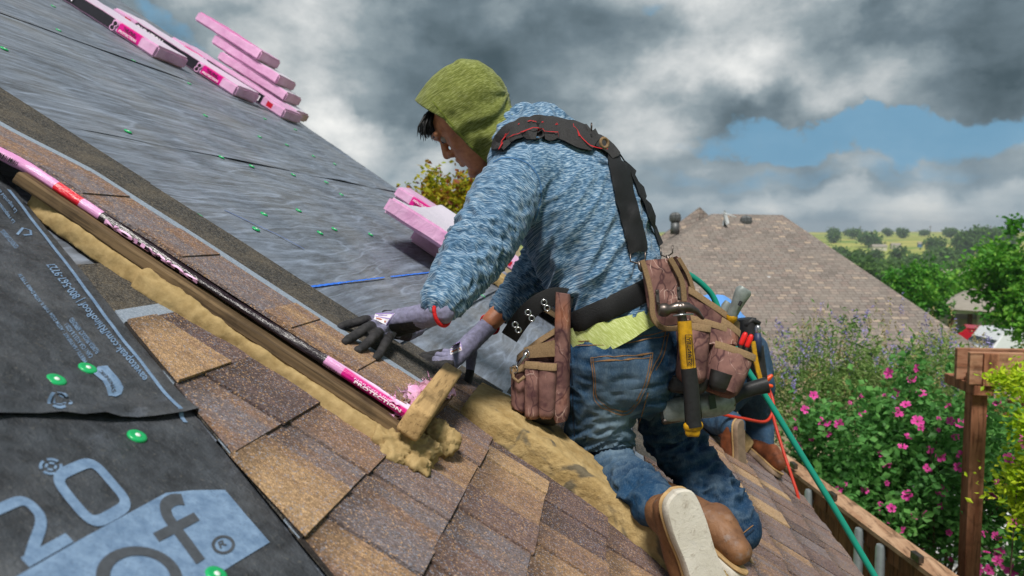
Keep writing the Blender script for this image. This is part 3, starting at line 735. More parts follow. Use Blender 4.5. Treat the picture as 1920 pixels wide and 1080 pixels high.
# crumpled torn film at the open end
A = []; nu, nv_ = 44, 26
for i in range(nu):
    for j in range(nv_):
        u, w = i/(nu-1), j/(nv_-1)
        y = 1.335+.30*u; s = -.16+.04*u+.035*math.sin(w*3)+.01*noise.noise(Vector((u*7, w*6, 2)))
        h = .064+w*(.032+.022*math.sin(u*2.6))*(1-.35*u)+.009*noise.noise(Vector((u*11, w*5, 7)))+.006*noise.noise(Vector((u*33, w*8, 1)))
        if j == nv_-1: h += .007*random.uniform(-1, 1.2); s += .006*random.uniform(-1, 1)
        A.append((s+.012*noise.noise(Vector((u*16, w*9, 4))), y, h))
f = [(i*nv_+j, (i+1)*nv_+j, (i+1)*nv_+j+1, i*nv_+j+1) for i in range(nu-1) for j in range(nv_-1)]
rc_obj('torn_film', A, f, M_FILM, bundle, True)
mb = MB(); random.seed(3)
for k in range(110):          # frayed shreds along the tear
    u = random.random(); i = int(u*(nu-1)); p = np.array(A[i*nv_+nv_-1]); d = np.array([random.uniform(-1, .2), random.uniform(-.6, .6), random.uniform(-.1, .8)])*random.uniform(.006, .02); w = np.array([random.uniform(-1, 1), random.uniform(-1, 1), .2])*.0012
    mb.add([p-w, p+w, p+d], [(0, 1, 2)])
rc_obj('film_shreds', mb.v, mb.f, M_FILM, bundle)
A = [(-.23, 1.885, .03), (-.115, 1.915, .035), (-.06, 1.69, .08), (-.12, 1.67, .085)]; pts = [np.array(rpix(x, y, .055)) for x, y in ((760, 680), (820, 705), (812, 712), (752, 684))]
rc_obj('film_strip', [(p[0], p[1], .055) for p in pts], [(0, 1, 2, 3)], M_FILM, bundle)
pts = [np.array(rpix(x, y, .07)) for x, y in ((22, 252), (45, 262), (75, 282), (108, 300), (106, 303), (72, 286), (42, 267), (20, 256))]
rc_obj('film_strip', [(p[0], p[1], .07) for p in pts], [tuple(range(8))], M_FILM, bundle)

# --- foam pads knelt on
pad = empty('foam_kneeling_pad', RP(.25, 1.8, 0), 'stained yellow foam wedge bent over the shingles under kneeling worker', 'foam pad')
def foam_block(corners_near, depth, thick, name, par, m, seed, amp=.005, vox=.0055):
    """long block: near-edge line of roof points (s, y), running back by depth along y"""
    P = dense([(s, y, t_) for s, y, t_ in corners_near], 5); V = []; f = []; pr = []
    for i in range(10):
        pass
    m_ = 16
    for (s, y, t_) in P:
        ring = [(y, .012), (y-.004, .014+t_*.5), (y, t_), (y+depth*.25, t_*1.06), (y+depth*.6, t_*1.05), (y+depth, t_*.9), (y+depth, .012), (y+depth*.5, .012)]
        V += [(s, a, b) for a, b in ring]
    n = 8; k = len(P)
    f = [(i*n+j, i*n+(j+1) % n, (i+1)*n+(j+1) % n, (i+1)*n+j) for i in range(k-1) for j in range(n)]+[tuple(range(n))[::-1], tuple((k-1)*n+j for j in range(n))]
    v, f = remesh((V, f), vox, 0); nv = vnormals(v, f)
    v = v+nv*(amp*.6*nz(v, 16, seed, 3)+amp*.4*nz(v, 60, seed+3, 2))[:, None]; v[:, 2] = np.maximum(v[:, 2], .0125)
    return rc_obj(name, v, f, m, par, True)
foam_block([(-.055, 1.735, .06), (.05, 1.70, .078), (.2, 1.69, .082), (.36, 1.66, .078), (.50, 1.575, .07), (.64, 1.50, .06)], .24, .08, 'foam_wedge', pad, M_FOAM2, 4)
pad2 = empty('foam_kneeling_pad', RP(1.0, 4.0, 0), 'pale yellow foam block at the roof corner beside second worker', 'foam pad')
foam_block([(.76, 4.0, .09), (.9, 3.95, .10), (1.02, 3.85, .10), (1.15, 3.75, .085)], .25, .1, 'foam_wedge', pad2, M_FOAM, 14)
pad3 = empty('foam_kneeling_pad', RP(-.35, 3.4, 0), 'yellow foam scrap on grey underlayment behind the arms', 'foam pad')
q = rpix(928, 540); foam_block([(q[0]-.08, q[1], .06), (q[0], q[1], .07), (q[0]+.06, q[1], .06)], .2, .1, 'foam_wedge', pad3, M_FOAM, 24)
plank2 = empty('roofing_board', RP(.0, 3.0, 0), 'short board on yellow foam standing behind the far arm', 'board')
a_, b_ = rpix(985, 545), rpix(1120, 665)
foam_strip([(a_[0], a_[1], .04, .02), ((a_[0]+b_[0])/2, (a_[1]+b_[1])/2, .045, .02), (b_[0], b_[1], .04, .02)], 0, 'foam_pad', plank2, M_FOAM, 31)
mb = MB(); mb.box((a_[0]-.05, min(a_[1], b_[1])-.03, .046), (b_[0], max(a_[1], b_[1])+.16, .066)); rc_obj('plank', mb.v, mb.f, M_BOARD, plank2, False, {'wc': np.array(mb.v)})
mb.box((a_[0]-.05, min(a_[1], b_[1])+.0, .068), (b_[0]-.02, max(a_[1], b_[1])+.18, .095)); rc_obj('shingles_on_board', mb.v[8:], [tuple(i-8 for i in q) for q in mb.f[6:]], M_EDGE, plank2)

# --- wrapped shingle bundles waiting near the rake
def _bundle(var):
    def fn(t, b, out):
        o = t.attr('bc', 1); x, y, z = sep(t, o); n = t.noise(o, 9, 5, .6); f2 = t.noise(t.scale(o, (2, 4, 3)), 8, 3, .5, .6)
        c = t.mix(t.mapr(n, .35, .7), hexc('cf97c0'), hexc('e5b9da'))
        top = t.math('GREATER_THAN', z, .036)
        side = t.math('LESS_THAN', t.math('ABSOLUTE', z), .032)
        def rng(v, a, b_): return t.math('MULTIPLY', t.math('GREATER_THAN', v, a), t.math('LESS_THAN', v, b_))
        near = t.math('LESS_THAN', y, -.155)
        if var == 'print':
            blk = t.math('MULTIPLY', t.math('MULTIPLY', rng(x, -.32, .19), side), near)
            c = t.mix(blk, c, hexc('23222a'))
            mg = t.math('MULTIPLY', t.math('MULTIPLY', rng(x, .235, .39), side), near); c = t.mix(mg, c, hexc('d50f88'))
            rd = t.math('MULTIPLY', t.math('MULTIPLY', rng(x, -.41, -.36), rng(z, -.018, .02)), near); c = t.mix(rd, c, hexc('c01d34'))
            c = t.mix(t.math('MULTIPLY', top, .75), c, hexc('dcd2e2'))
        elif var == 'white': c = t.mix(t.math('MULTIPLY', top, .9), c, hexc('d9d3df'))
        else: c = t.mix(t.math('MULTIPLY', t.math('MULTIPLY', top, rng(x, -.3, .2)), .8), c, hexc('e05fae'))
        t.put(b.inputs['Base Color'], c); b.inputs['Roughness'].default_value = .3; t.put(b.inputs['Normal'], t.bump(f2, .35, .012))
    return mat('shingle bundle wrapper '+var, fn)
def bundle_mesh(seed, bend=0., lx=1.02):
    bm = bmesh.new(); bmesh.ops.create_cube(bm, size=1)
    for q in bm.verts: q.co = Vector((q.co.x*lx, q.co.y*.335, q.co.z*.078))
    bmesh.ops.subdivide_edges(bm, edges=[e for e in bm.edges if abs((e.verts[0].co-e.verts[1].co).x) > .4], cuts=16, use_grid_fill=True)
    bmesh.ops.subdivide_edges(bm, edges=[e for e in bm.edges if abs((e.verts[0].co-e.verts[1].co).y) > .25], cuts=6, use_grid_fill=True)
    sharp = [e for e in bm.edges if len(e.link_faces) == 2 and e.calc_face_angle() > .8]
    bmesh.ops.bevel(bm, geom=sharp, offset=.012, segments=2, affect='EDGES')
    bm.verts.index_update(); v = np.array([tuple(q.co) for q in bm.verts]); f = [tuple(q.index for q in p.verts) for p in bm.faces]; bm.free()
    v0 = v.copy(); v = v+.004*np.stack([nz(v, 7, seed, 2), nz(v, 7, seed+9, 2), nz(v, 9, seed+4, 3)], 1); v[:, 2] += bend*(.26-v[:, 0]**2)
    return v, f, v0
GB = 'wrapped shingle bundles stacked on the roof'
def place_bundle(s, y, h, rz, tilt, roll, var, label, flip=False, bend=0., text=True, seed=1, lx=1.02):
    e = empty('shingle_bundle', (0, 0, 0), label, 'shingle bundle', GB); e.matrix_world = RM(s, y, h, rz, tilt, roll) @ (Matrix.Rotation(math.pi, 4, 'Y') if flip else Matrix.Identity(4)); ORG[e.name] = np.zeros(3)
    v, f, v0 = bundle_mesh(seed, bend, lx); w = obj('wrapped_bundle', (v, f), _bundle(var), e, True, local=True, sharp=60, attrs={'bc': v0})
    if var == 'print':
        def txt(s_, x0, x1, z0, z1, m, bold=.02, name='lettering'):
            tv, tf = text_vf(s_, 1, bold); lo, hi = tv.min(0), tv.max(0)
            X = x0+(x1-x0)*(tv[:, 0]-lo[0])/(hi[0]-lo[0]); Z = z0+(z1-z0)*(tv[:, 1]-lo[1])/(hi[1]-lo[1])
            obj(name, (np.stack([X, np.full(len(X), -.176), Z], 1), tf), m, w, local=True)
        txt('DURATION', -.30, -.09, -.018, .022, M_WHITET, .05); txt('THE PINK', .27, .36, .004, .024, M_BLACKT, .03); txt('PROTECTION', .25, .375, -.02, -.004, M_WHITET, .03)
        for cx, cz in ((.212, .012), (.205, -.018)):
            P = [(cx+r*math.cos(a), -.1765, cz+r*math.sin(a)) for a in np.linspace(0, 6.2832, 17)[:-1] for r in (.013, .018)]
            obj('seal_ring', (P, [(2*i, 2*i+1, (2*i+3) % 32, (2*i+2) % 32) for i in range(16)]), M_PINKT, w, local=True)
            P = [(cx+.013*math.cos(a), -.1763, cz+.013*math.sin(a)) for a in np.linspace(0, 6.2832, 17)[:-1]]; obj('seal_disc', (P, [tuple(range(16))]), M_BLACKT, w, local=True)
    return e
def line_bundle(pa, pb, h, var, label, flip=False, y=None, seed=1, rz=0, length=1.02, end='b'):
    """pa, pb: photo pixels of the near lower edge; stands at height h"""
    q = rpix(*pb, h-.039); s, yy = q[0]-.51, q[1]+.168
    return place_bundle(s, yy, h, rz, 0, 0, var, label, flip, 0, True, seed)
line_bundle(None, (287, 108), .05, 'print', 'pink and black printed bundle highest on the underlayment, magenta panel at its lower end', seed=2)
line_bundle(None, (437, 180), .05, 'print', 'pink and black printed bundle with black lettering band upright, between two others', seed=3)
line_bundle(None, (527, 222), .05, 'print', 'pink and black printed bundle lying upside down in front of the heap', flip=True, seed=4)
hq = rpix(531, 214, .012)
for (ds, h, var, lb, sd) in ((-.42, .296, 'pink', 'short pink wrapped bundle with magenta top, topmost of the heap', 5), (-.22, .214, 'white', 'short pink wrapped bundle second from top of the heap', 6), (-.12, .132, 'white', 'short pink wrapped bundle under two others in the heap', 7), (0, .05, 'white', 'short pink wrapped bundle at the bottom of the heap near the roof edge', 8)):
    place_bundle(hq[0]-.27+ds, hq[1]+.19+.01*(sd-6), h, R((sd-6)*3), 0, 0, var, lb, seed=sd, lx=.62)
# the pair across the slope and the one on the rake
q0, q1 = rpix(718, 408, .12), rpix(826, 462, .12)
place_bundle((q0[0]+q1[0])/2, (q0[1]+q1[1])/2+.52, .165, R(-90), 0, 0, 'white', 'white topped pink bundle slumped across another one below the rake', seed=9, bend=-.12)
q0, q1 = rpix(765, 445, .04), rpix(880, 505, .04)
place_bundle((q0[0]+q1[0])/2, (q0[1]+q1[1])/2+.52, .05, R(-90), 0, 0, 'white', 'pink wrapped bundle half under a slumped bundle, behind the sleeve', seed=10)
q = rpix(735, 362, .03); place_bundle(q[0]+.50, q[1]+.25, .05, R(2), 0, 0, 'print', 'pink and black printed bundle lying along the rake', flip=True, seed=11)

# ================================================================== PEOPLE
CFH = nrm([CF[0], CF[1], 0]); ZUP = np.array([0, 0, 1.])
def rh(px, py, h): s, y = rpix(px, py, h); return RP(s, y, h)
def A_(*r): return [at(*q[:3]) for q in r]
def heather(name, dark, mid, light):
    def fn(t, b, out):
        ax = t.attr('ax', 2); pos = t.geo(); x, y, z = sep(t, pos)
        v = comb(t, t.math('MULTIPLY', ax, 30.), t.math('ADD', x, t.math('MULTIPLY', y, .7)), t.math('ADD', z, t.math('MULTIPLY', y, .4)))
        n = t.noise(t.scale(v, (24, 80, 80)), 1.0, 2, .5); n2 = t.noise(t.scale(v, (12, 42, 42)), 1., 2, .5); n3 = t.noise(pos, 7, 3, .5); n4 = t.noise(t.scale(v, (60, 60, 60)), 1., 2, .5)
        k = t.math('ADD', t.math('MULTIPLY', t.math('SUBTRACT', n, .5), 1.5), t.math('MULTIPLY', t.math('SUBTRACT', n2, .5), .9)); k = t.math('ADD', t.math('ADD', k, .46), t.math('MULTIPLY', t.math('SUBTRACT', n4, .5), .6))
        c = t.ramp(k, [(0, dark), (.32, dark), (.52, mid), (.75, light), (1, light)])
        c = t.mix(t.mapr(n3, .35, .7, 0, .25), c, dark)
        t.put(b.inputs['Base Color'], c); b.inputs['Roughness'].default_value = .9; b.inputs['Specular IOR Level'].default_value = .2
        b.inputs['Sheen Weight'].default_value = .15
        t.put(b.inputs['Normal'], t.bump(n4, .25, .002))
    return mat(name, fn)
M_SHIRT = heather('blue heather jersey', hexc('30506d'), hexc('5f82a0'), hexc('a3b4c2'))
M_HOOD = heather('olive heather jersey', hexc('5b632a'), hexc('767d3c'), hexc('8d935e'))
M_TEE = heather('lime heather jersey', hexc('a3ae62'), hexc('b7c27c'), hexc('c8d196'))
def denim(name, a, b_, fade):
    def fn(t, b, out):
        o = t.geo(); n = t.noise(o, 9, 4, .6); n2 = t.noise(t.scale(o, (1, 1, .35)), 420, 2, .6); n3 = t.noise(t.scale(o, (1, 1, .3)), 60, 4, .6)
        w = t.attr('wear', 2)
        c = t.mix(t.mapr(n, .3, .7), a, b_); c = t.mix(t.math('MULTIPLY', w, t.mapr(n3, .25, .7, .45, 1.)), c, fade)
        c = t.mix(t.mapr(n2, .45, .8, 0, .2), c, fade); c = t.mix(t.mapr(n3, .55, .8, 0, .16), c, fade)
        t.put(b.inputs['Base Color'], c); b.inputs['Roughness'].default_value = .88; b.inputs['Specular IOR Level'].default_value = .2
        t.put(b.inputs['Normal'], t.bump(t.math('ADD', n2, t.math('MULTIPLY', n3, .6)), .35, .003))
    return mat(name, fn)
M_DENIM = denim('worn blue denim', hexc('0a2540'), hexc('163f60'), hexc('7f93a0'))
M_STITCH = simple('brown thread', hexc('7a5a3a'), .8, .3, 300, .2); M_STITCHD = simple('dark seam', hexc('0d2236'), .9, .3, 100, .2)
def _skin(t, b, out):
    n = t.noise(t.geo(), 60, 5, .6); n2 = t.noise(t.geo(), 14, 3, .5)
    c = t.mix(t.mapr(n, .3, .7), hexc('a4684a'), hexc('c68862')); c = t.mix(t.mapr(n2, .45, .7, 0, .35), c, hexc('8a4632'))
    t.put(b.inputs['Base Color'], c); b.inputs['Roughness'].default_value = .5; b.inputs['Subsurface Weight'].default_value = .12; b.inputs['Subsurface Radius'].default_value = (.01, .004, .002); b.inputs['Subsurface Scale'].default_value = .5
    t.put(b.inputs['Normal'], t.bump(n, .15, .002))
M_SKIN = mat('brown skin', _skin)
def _glove(t, b, out):
    ct = t.attr('coat', 2); n = t.noise(t.geo(), 90, 4, .6); k = t.mapr(t.math('ADD', ct, t.math('MULTIPLY', t.math('SUBTRACT', n, .5), .25)), .42, .58)
    knit = t.n('ShaderNodeTexWave', {'Vector': t.geo(), 'Scale': 260., 'Distortion': 2.}).outputs[1]
    c = t.mix(k, t.mix(t.mapr(n, .3, .7), hexc('67667a'), hexc('8482a0')), t.mix(t.mapr(n, .3, .7), hexc('161516'), hexc('2c2a2d')))
    c = t.mix(t.mapr(t.noise(t.geo(), 40, 5, .7), .6, .75, 0, .35), c, hexc('7d6b58'))
    t.put(b.inputs['Base Color'], c); b.inputs['Roughness'].default_value = .75; t.put(b.inputs['Normal'], t.bump(t.math('ADD', knit, n), .25, .002))
M_GLOVE = mat('grey knit glove with black coating', _glove)
M_RED = simple('red knit trim', hexc('c4191c'), .8, .2, 150, .4); M_LBL = simple('white printed glove label', hexc('d8d4da'), .6, .05, 40, 0); M_LBL2 = simple('orange label ink', hexc('b06a4a'), .6, .1, 40, 0); M_LBL3 = simple('violet label ink', hexc('9a83c0'), .6, .1, 40, 0)
M_HAIR = simple('black hair', hexc('0d0c0d'), .45, .3, 200, .3)
def grimy(name, a, b_, stain, rough, sc=14):
    def fn(t, b, out):
        o = t.geo(); n = t.noise(o, sc, 8, .65); n2 = t.noise(o, sc*3.3, 6, .7, .8); n3 = t.noise(o, 260, 3, .6); n4 = t.noise(o, 30, 4, .6)
        c = t.mix(t.mapr(n, .35, .65), a, b_); c = t.mix(t.mapr(n2, .56, .7, 0, .8), c, stain); c = t.mix(t.mapr(n3, .62, .74, 0, .6), c, stain); c = t.mix(t.mapr(n4, .6, .75, 0, .35), c, hexc('8d8f92'))
        t.put(b.inputs['Base Color'], c); t.put(b.inputs['Roughness'], t.mapr(n2, .3, .7, rough, rough+.25)); t.put(b.inputs['Normal'], t.bump(t.math('ADD', n2, t.math('MULTIPLY', n3, .4)), .45, .004))
    return mat(name, fn)
M_LEA = grimy('tan work boot leather', hexc('61402a'), hexc('7d5738'), hexc('3c2616'), .5); M_SOLE = grimy('dirty cream wedge sole', hexc('b9b3a6'), hexc('c6c1b6'), hexc('8c8172'), .75); M_WELT = simple('tan welt', hexc('a5875c'), .8, .2, 60, .2)
M_LEA2 = simple('reddish boot leather', hexc('7e4426'), .6, .35, 26, .3, col2=hexc('4a2613'), detail=8); M_SOLE2 = simple('brown rubber sole', hexc('8f7a66'), .85, .2, 30, .3, col2=hexc('6e5c4c'))

def near_path(v, paths):
    """per vertex: nearest swept path -> arc length, part index, tangent distance"""
    best = np.full(len(v), 1e9); ax = np.zeros(len(v)); pid = np.zeros(len(v)); tn = np.zeros((len(v), 3)); cp_ = np.zeros((len(v), 3))
    for k, (P, rad) in enumerate(paths):
        P = np.asarray(P); L = np.concatenate([[0], np.cumsum(np.linalg.norm(np.diff(P, axis=0), axis=1))])
        for i in range(len(P)-1):
            d = P[i+1]-P[i]; l2 = d@d; lo, hi = (-9 if i == 0 else 0), (9 if i == len(P)-2 else 1)
            u = np.clip(((v-P[i])@d)/l2, lo, hi); q = P[i]+u[:, None]*d; r = rad[i]+(rad[i+1]-rad[i])*np.clip(u, 0, 1)
            uc = np.clip(u, 0, 1); qc = P[i]+uc[:, None]*d
            D = np.linalg.norm(v-qc, axis=1)/r
            m = D < best; best[m] = D[m]; ax[m] = (L[i]+u*math.sqrt(l2))[m]; pid[m] = k; tn[m] = d/math.sqrt(l2); cp_[m] = q[m]
    return ax, pid, tn, cp_
def limb_ax(v, a, b, c):
    d1, d2 = nrm(b-a), nrm(c-b); w = 1/(1+np.exp(-np.clip(((v-b)@nrm(d1+d2))/.03, -30, 30)))
    return (1-w)*((v-b)@d1)+w*((v-b)@d2)+np.linalg.norm(b-a)
def ribbon(pts, w, bvh, off=.0015, thick=.0, px=True, n_=None, both=True):
    """band laid on a mesh along photo pixels; w = width in pixels"""
    P = dense(pts, 5) if len(pts) > 2 else np.array([np.array(pts[0])+(np.array(pts[1])-np.array(pts[0]))*i/8 for i in range(9)])
    T = np.gradient(P, axis=0); V = []; f = []; last = None
    W = w if hasattr(w, '__len__') else [w]*len(P); W = np.interp(np.linspace(0, 1, len(P)), np.linspace(0, 1, len(W)), W)
    for p, t_, ww in zip(P, T, W):
        nn = nrm([-t_[1], t_[0]])
        row = []
        for k in np.linspace(-.5, .5, 5):
            x, y = p+nn*ww*k
            d = nrm(CF+CR*(x-960)/F+CU*(540-y)/F); h = bvh.ray_cast(Vector(CP), Vector(d))
            row.append((np.array(h[0]), np.array(h[1])) if h[0] is not None else None)
        row = [r for r in row]
        good = [r for r in row if r is not None]
        if not good: continue
        row = [r if r is not None else min(good, key=lambda g: 0) for r in row]
        V.append([r[0]+r[1]*(off+(thick if 0 < i < 4 else thick*.6)) for i, r in enumerate(row)])
    f = []
    for i in range(len(V)-1):
        for k in range(4): f.append((i*5+k, i*5+k+1, (i+1)*5+k+1, (i+1)*5+k))
    Vv = np.array(V).reshape(-1, 3)
    if thick:   # side walls down to the cloth
        nn = len(Vv); c = [np.array(V[i][k])-CF*0 for i in range(len(V)) for k in (0, 4)]
        rows = len(V); base = []
        for i in range(rows):
            for k in (0, 4): base.append(V[i][k]+CF*(thick+.004))
        Vv = np.concatenate([Vv, np.array(base)]);
        for i in range(rows-1):
            f.append((i*5, (i+1)*5, nn+2*(i+1), nn+2*i)); f.append((i*5+4, nn+2*i+1, nn+2*(i+1)+1, (i+1)*5+4))
        f.append((0, nn, nn+1, 4)); f.append(((rows-1)*5, (rows-1)*5+4, nn+2*(rows-1)+1, nn+2*(rows-1)))
    return Vv, f
def hit(bvh, x, y):
    d = nrm(CF+CR*(x-960)/F+CU*(540-y)/F); h = bvh.ray_cast(Vector(CP), Vector(d))
    return (np.array(h[0]), np.array(h[1])) if h[0] is not None else (None, None)
def bvh_of(v, f): return BVHTree.FromPolygons([tuple(q) for q in v], [tuple(q) for q in f])
def stitches(pts, bvh, par, m, w=2.0, off=.002, name='stitching', dash=None):
    v, f = ribbon(pts, w, bvh, off); 
    if len(v): return obj(name, (v, f), m, par)

man = empty('person', rh(1130, 905, .09), 'worker in olive hood, blue heather shirt and jeans kneeling on foam, gloved hands on shingles', 'person')
FB = -.866*CR+.5*CFH; LB = -.5*CR-.866*CFH                    # his forward and his left
# ---- skeleton (photo pixel, depth from the lens)
spine = [(1182, 690, 1.93), (1172, 640, 1.93), (1152, 565, 1.93), (1128, 500, 1.935), (1102, 435, 1.94), (1075, 370, 1.95), (1040, 312, 1.965), (1000, 272, 1.98)]
sp3 = A_(*spine)
SL, EL, WL = at(978, 322, 1.83), at(893, 470, 1.70), at(818, 583, 1.575)
SRt, ER, WR = at(1050, 345, 2.10), at(1022, 500, 2.16), at(922, 602, 2.085)
HL, KL, AL = at(1128, 672, 1.86), at(1122, 868, 1.95), at(1226, 945, 1.66)
HR, KR, AR = at(1222, 672, 2.00), at(1262, 818, 2.10), at(1386, 1000, 1.965)
Hc = at(890, 235, 2.0)
hf = nrm((-.75*CR-.66*CU)*.95+.26*CF); hu = nrm((-.66*CR+.75*CU)); hu = nrm(hu-hf*(hu@hf)); hl = np.cross(hu, hf)
if hl@CF > 0: hl = -hl
def HP(f_, u_, l_=0.): return Hc+hf*f_+hu*u_+hl*l_
def HPa(a): a = np.asarray(a, float); return Hc+a[:, :1]*hf+a[:, 1:2]*hu+a[:, 2:3]*hl

# ---- body: one continuous skin, only face, neck and a wrist show
mb = MB()
def add(vf): mb.add(*vf)
add(capsule(sp3, [(.14, .10), (.14, .10), (.135, .09), (.14, .1), (.15, .105), (.155, .105), (.13, .08), (.06, .055)], FB))
for a_, b_, c_, r in ((SL, EL, EL+(WL-EL)*.85, (.045, .036, .022)), (SRt, ER, WR, (.045, .036, .027))): add(capsule([a_, (a_+b_)/2, b_, (b_+c_)/2, c_], [r[0], r[0]*.9, r[1], r[1]*.9, r[2]], ZUP, 12))
for a_, b_, c_ in ((HL, KL, AL), (HR, KR, AR)): add(capsule([a_, (a_+b_)/2, b_, (b_+c_)/2, c_], [.07, .06, .05, .045, .035], ZUP, 12))
add(capsule([sp3[6], sp3[7], HP(-.03, -.06), HP(-.02, -.02)], [.06, .055, .055, .055], FB, 14))
# head: stacked sections (height, back, front, half width)
sec = [(.118, -.045, .03, .035), (.10, -.075, .06, .06), (.075, -.088, .080, .071), (.05, -.092, .088, .075), (.03, -.092, .085, .076), (.0, -.085, .084, .074), (-.025, -.07, .088, .07), (-.05, -.045, .088, .062), (-.075, -.01, .085, .05), (-.092, .02, .082, .038), (-.104, .04, .07, .022)]
V = []; f = []; n = 28
for (u, b0, f0, w) in sec:
    c, r = (b0+f0)/2, (f0-b0)/2
    for k in range(n):
        a = 2*math.pi*k/n; cx = math.cos(a); sx = math.sin(a); ex_ = 2/2.3
        V.append(HP(c+math.copysign(abs(cx)**ex_, cx)*r, u, math.copysign(abs(sx)**ex_, sx)*w))
for i in range(len(sec)-1):
    for k in range(n): f.append((i*n+k, i*n+(k+1) % n, (i+1)*n+(k+1) % n, (i+1)*n+k))
f += [tuple(range(n))[::-1], tuple((len(sec)-1)*n+k for k in range(n))]
mb.add(V, f)
def hcap(pts, rad, n=12): add(capsule([HP(*p) for p in pts], rad, hu, n))
hcap([(.080, .042, -.05), (.092, .046, -.025), (.094, .044, 0), (.092, .046, .025), (.080, .042, .05)], [.009, .011, .010, .011, .009])        # brow
hcap([(.088, .035, 0), (.099, .012, 0), (.108, -.006, 0)], [(.008, .008), (.010, .010), (.012, .011)])                                       # nose
hcap([(.095, -.012, -.012), (.095, -.012, .012)], [.0105, .0105])
hcap([(.086, -.036, -.02), (.094, -.035, 0), (.086, -.036, .02)], [.006, .0075, .006]); hcap([(.085, -.050, -.018), (.093, -.051, 0), (.085, -.050, .018)], [.006, .0085, .006])   # lips
hcap([(.078, -.086, -.015), (.086, -.086, 0), (.078, -.086, .015)], [.014, .015, .014])                                                          # chin
hcap([(.058, -.012, .046), (.050, .004, .056)], [.017, .015]); hcap([(.058, -.012, -.046), (.050, .004, -.056)], [.017, .015])                                 # cheeks
v, f = remesh(mb.vf(), .0034, 4)
body = obj('body', (v, f), M_SKIN, man, True)
M_EYE = simple('eye white', hexc('8f857c'), .45, .05, 10, 0); M_IRIS = simple('dark iris', hexc('140d0a'), .15, .1, 10, 0)
for sgn in (-1, 1):
    c = HP(.0755, .0235, .031*sgn); bm = bmesh.new(); bmesh.ops.create_uvsphere(bm, u_segments=14, v_segments=10, radius=.0115); vv = np.array([tuple(q.co) for q in bm.verts])+c; ff = [tuple(q.index for q in p.verts) for p in bm.faces]; bm.free()
    e = obj('eye', (vv, ff), M_EYE, man, True)
    bm = bmesh.new(); bmesh.ops.create_uvsphere(bm, u_segments=12, v_segments=8, radius=.0065); vv = np.array([tuple(q.co) for q in bm.verts])+c+hf*.0068-hu*.003; ff = [tuple(q.index for q in p.verts) for p in bm.faces]; bm.free(); obj('iris', (vv, ff), M_IRIS, e, True)
    mb2 = MB(); mb2.add(*capsule([HP(.086, .043, .012*sgn), HP(.092, .046, .026*sgn), HP(.082, .042, .048*sgn)], [.003, .0042, .003], hu, 8)); vv = mb2.vf()[0]+hf*.0065; obj('eyebrow', (vv, mb2.f), M_HAIR, man, True)
# hair: a cap on the skull plus locks falling over the forehead
mb = MB(); mb.add(*capsule([HP(.0, .080, -.03), HP(.01, .084, 0), HP(.0, .080, .03)], [(.055, .034), (.058, .036), (.055, .034)], hf, 16))
random.seed(11)
for k in range(300):
    l = random.uniform(-.062, .062); r0 = HP(random.uniform(.045, .075), random.uniform(.095, .112)-abs(l)*.25, l); ln = random.uniform(.025, .055)
    d = nrm(hf*random.uniform(.5, 1.0)+hu*random.uniform(-1.0, -.25)+hl*random.uniform(-.35, .35)); p1 = r0+hf*.012+d*ln*.5; p2 = p1+nrm(d-hu*.5+hl*random.uniform(-.4, .4))*ln*.5
    mb.add(*sweep([r0, p1, p2], [.0019, .0017, .0005], hl, 5))
obj('hair', mb.vf(), M_HAIR, man, True)

# ---- hood
sec = [(.075, .155, -.108, .083), (.06, .158, -.11, .086), (.03, .163, -.112, .09), (-.01, .164, -.108, .093), (-.05, .158, -.09, .092), (-.09, .143, -.05, .08), (-.115, .112, -.005, .06), (-.128, .075, .03, .03)]
V = []; f = []; n = 36
for (ff_, t_, b_, w) in sec:
    c, r = (t_+b_)/2, (t_-b_)/2
    for k in range(n):
        a = 2*math.pi*k/n; cu, cl = math.cos(a), math.sin(a); wd = w*(1-.10*max(0, -cu))
        V.append(HP(ff_, c+r*cu, math.copysign(abs(cl)**.9, cl)*wd))
for i in range(len(sec)-1):
    for k in range(n): f.append((i*n+k, (i+1)*n+k, (i+1)*n+(k+1) % n, i*n+(k+1) % n))
f += [tuple(range(n)), tuple((len(sec)-1)*n+k for k in range(n))[::-1]]
mb = MB(); mb.add(V, f); mb.add(*capsule([HP(-.01, -.01), HP(-.035, -.06), at(950, 262, 1.985), at(975, 275, 1.985)], [(.08, .075), (.078, .072), (.08, .066), (.085, .066)], FB, 20))
v, f = remesh(mb.vf(), .0045, 5)
loc = np.stack([(v-Hc)@hf, (v-Hc)@hu, (v-Hc)@hl], 1); nv = vnormals(v, f)
ang = np.arctan2(loc[:, 2], loc[:, 1])
fold = np.sin(ang*9+loc[:, 0]*26+2.2*nz(loc, 9, 1, 2))*np.clip((.13-loc[:, 1])/.18, 0.1, 1)
v = v+nv*(.0036*fold+.004*nz(loc, 14, 4, 3))[:, None]
loc = np.stack([(v-Hc)@hf, (v-Hc)@hu, (v-Hc)@hl], 1)
fe = .034+.036*np.clip((loc[:, 1]-.05)/.1, 0, 1)                      # the brim stands a little forward
cl_ = loc[:, 0] > fe; loc[cl_, 0] = fe[cl_]
keep = [q for q in f if not all(cl_[i] for i in q)]
v = HPa(loc)
inn = HPa(loc*np.array([1, .965, .955])+np.array([0, .001, 0])); NV = len(v)
cnt = {}
for q in keep:
    for i in range(len(q)):
        e = (q[i], q[(i+1) % len(q)]); cnt[e] = 1
rim = [e for e in cnt if (e[1], e[0]) not in cnt]
front_inner = [q for q in keep if all(loc[i, 0] > -.02 for i in q)]
fa = keep+[tuple(i+NV for i in q[::-1]) for q in front_inner]+[(a, b, b+NV, a+NV)[::-1] for a, b in rim]
axh = (v-Hc)@nrm(-.45*CR+.89*CU)
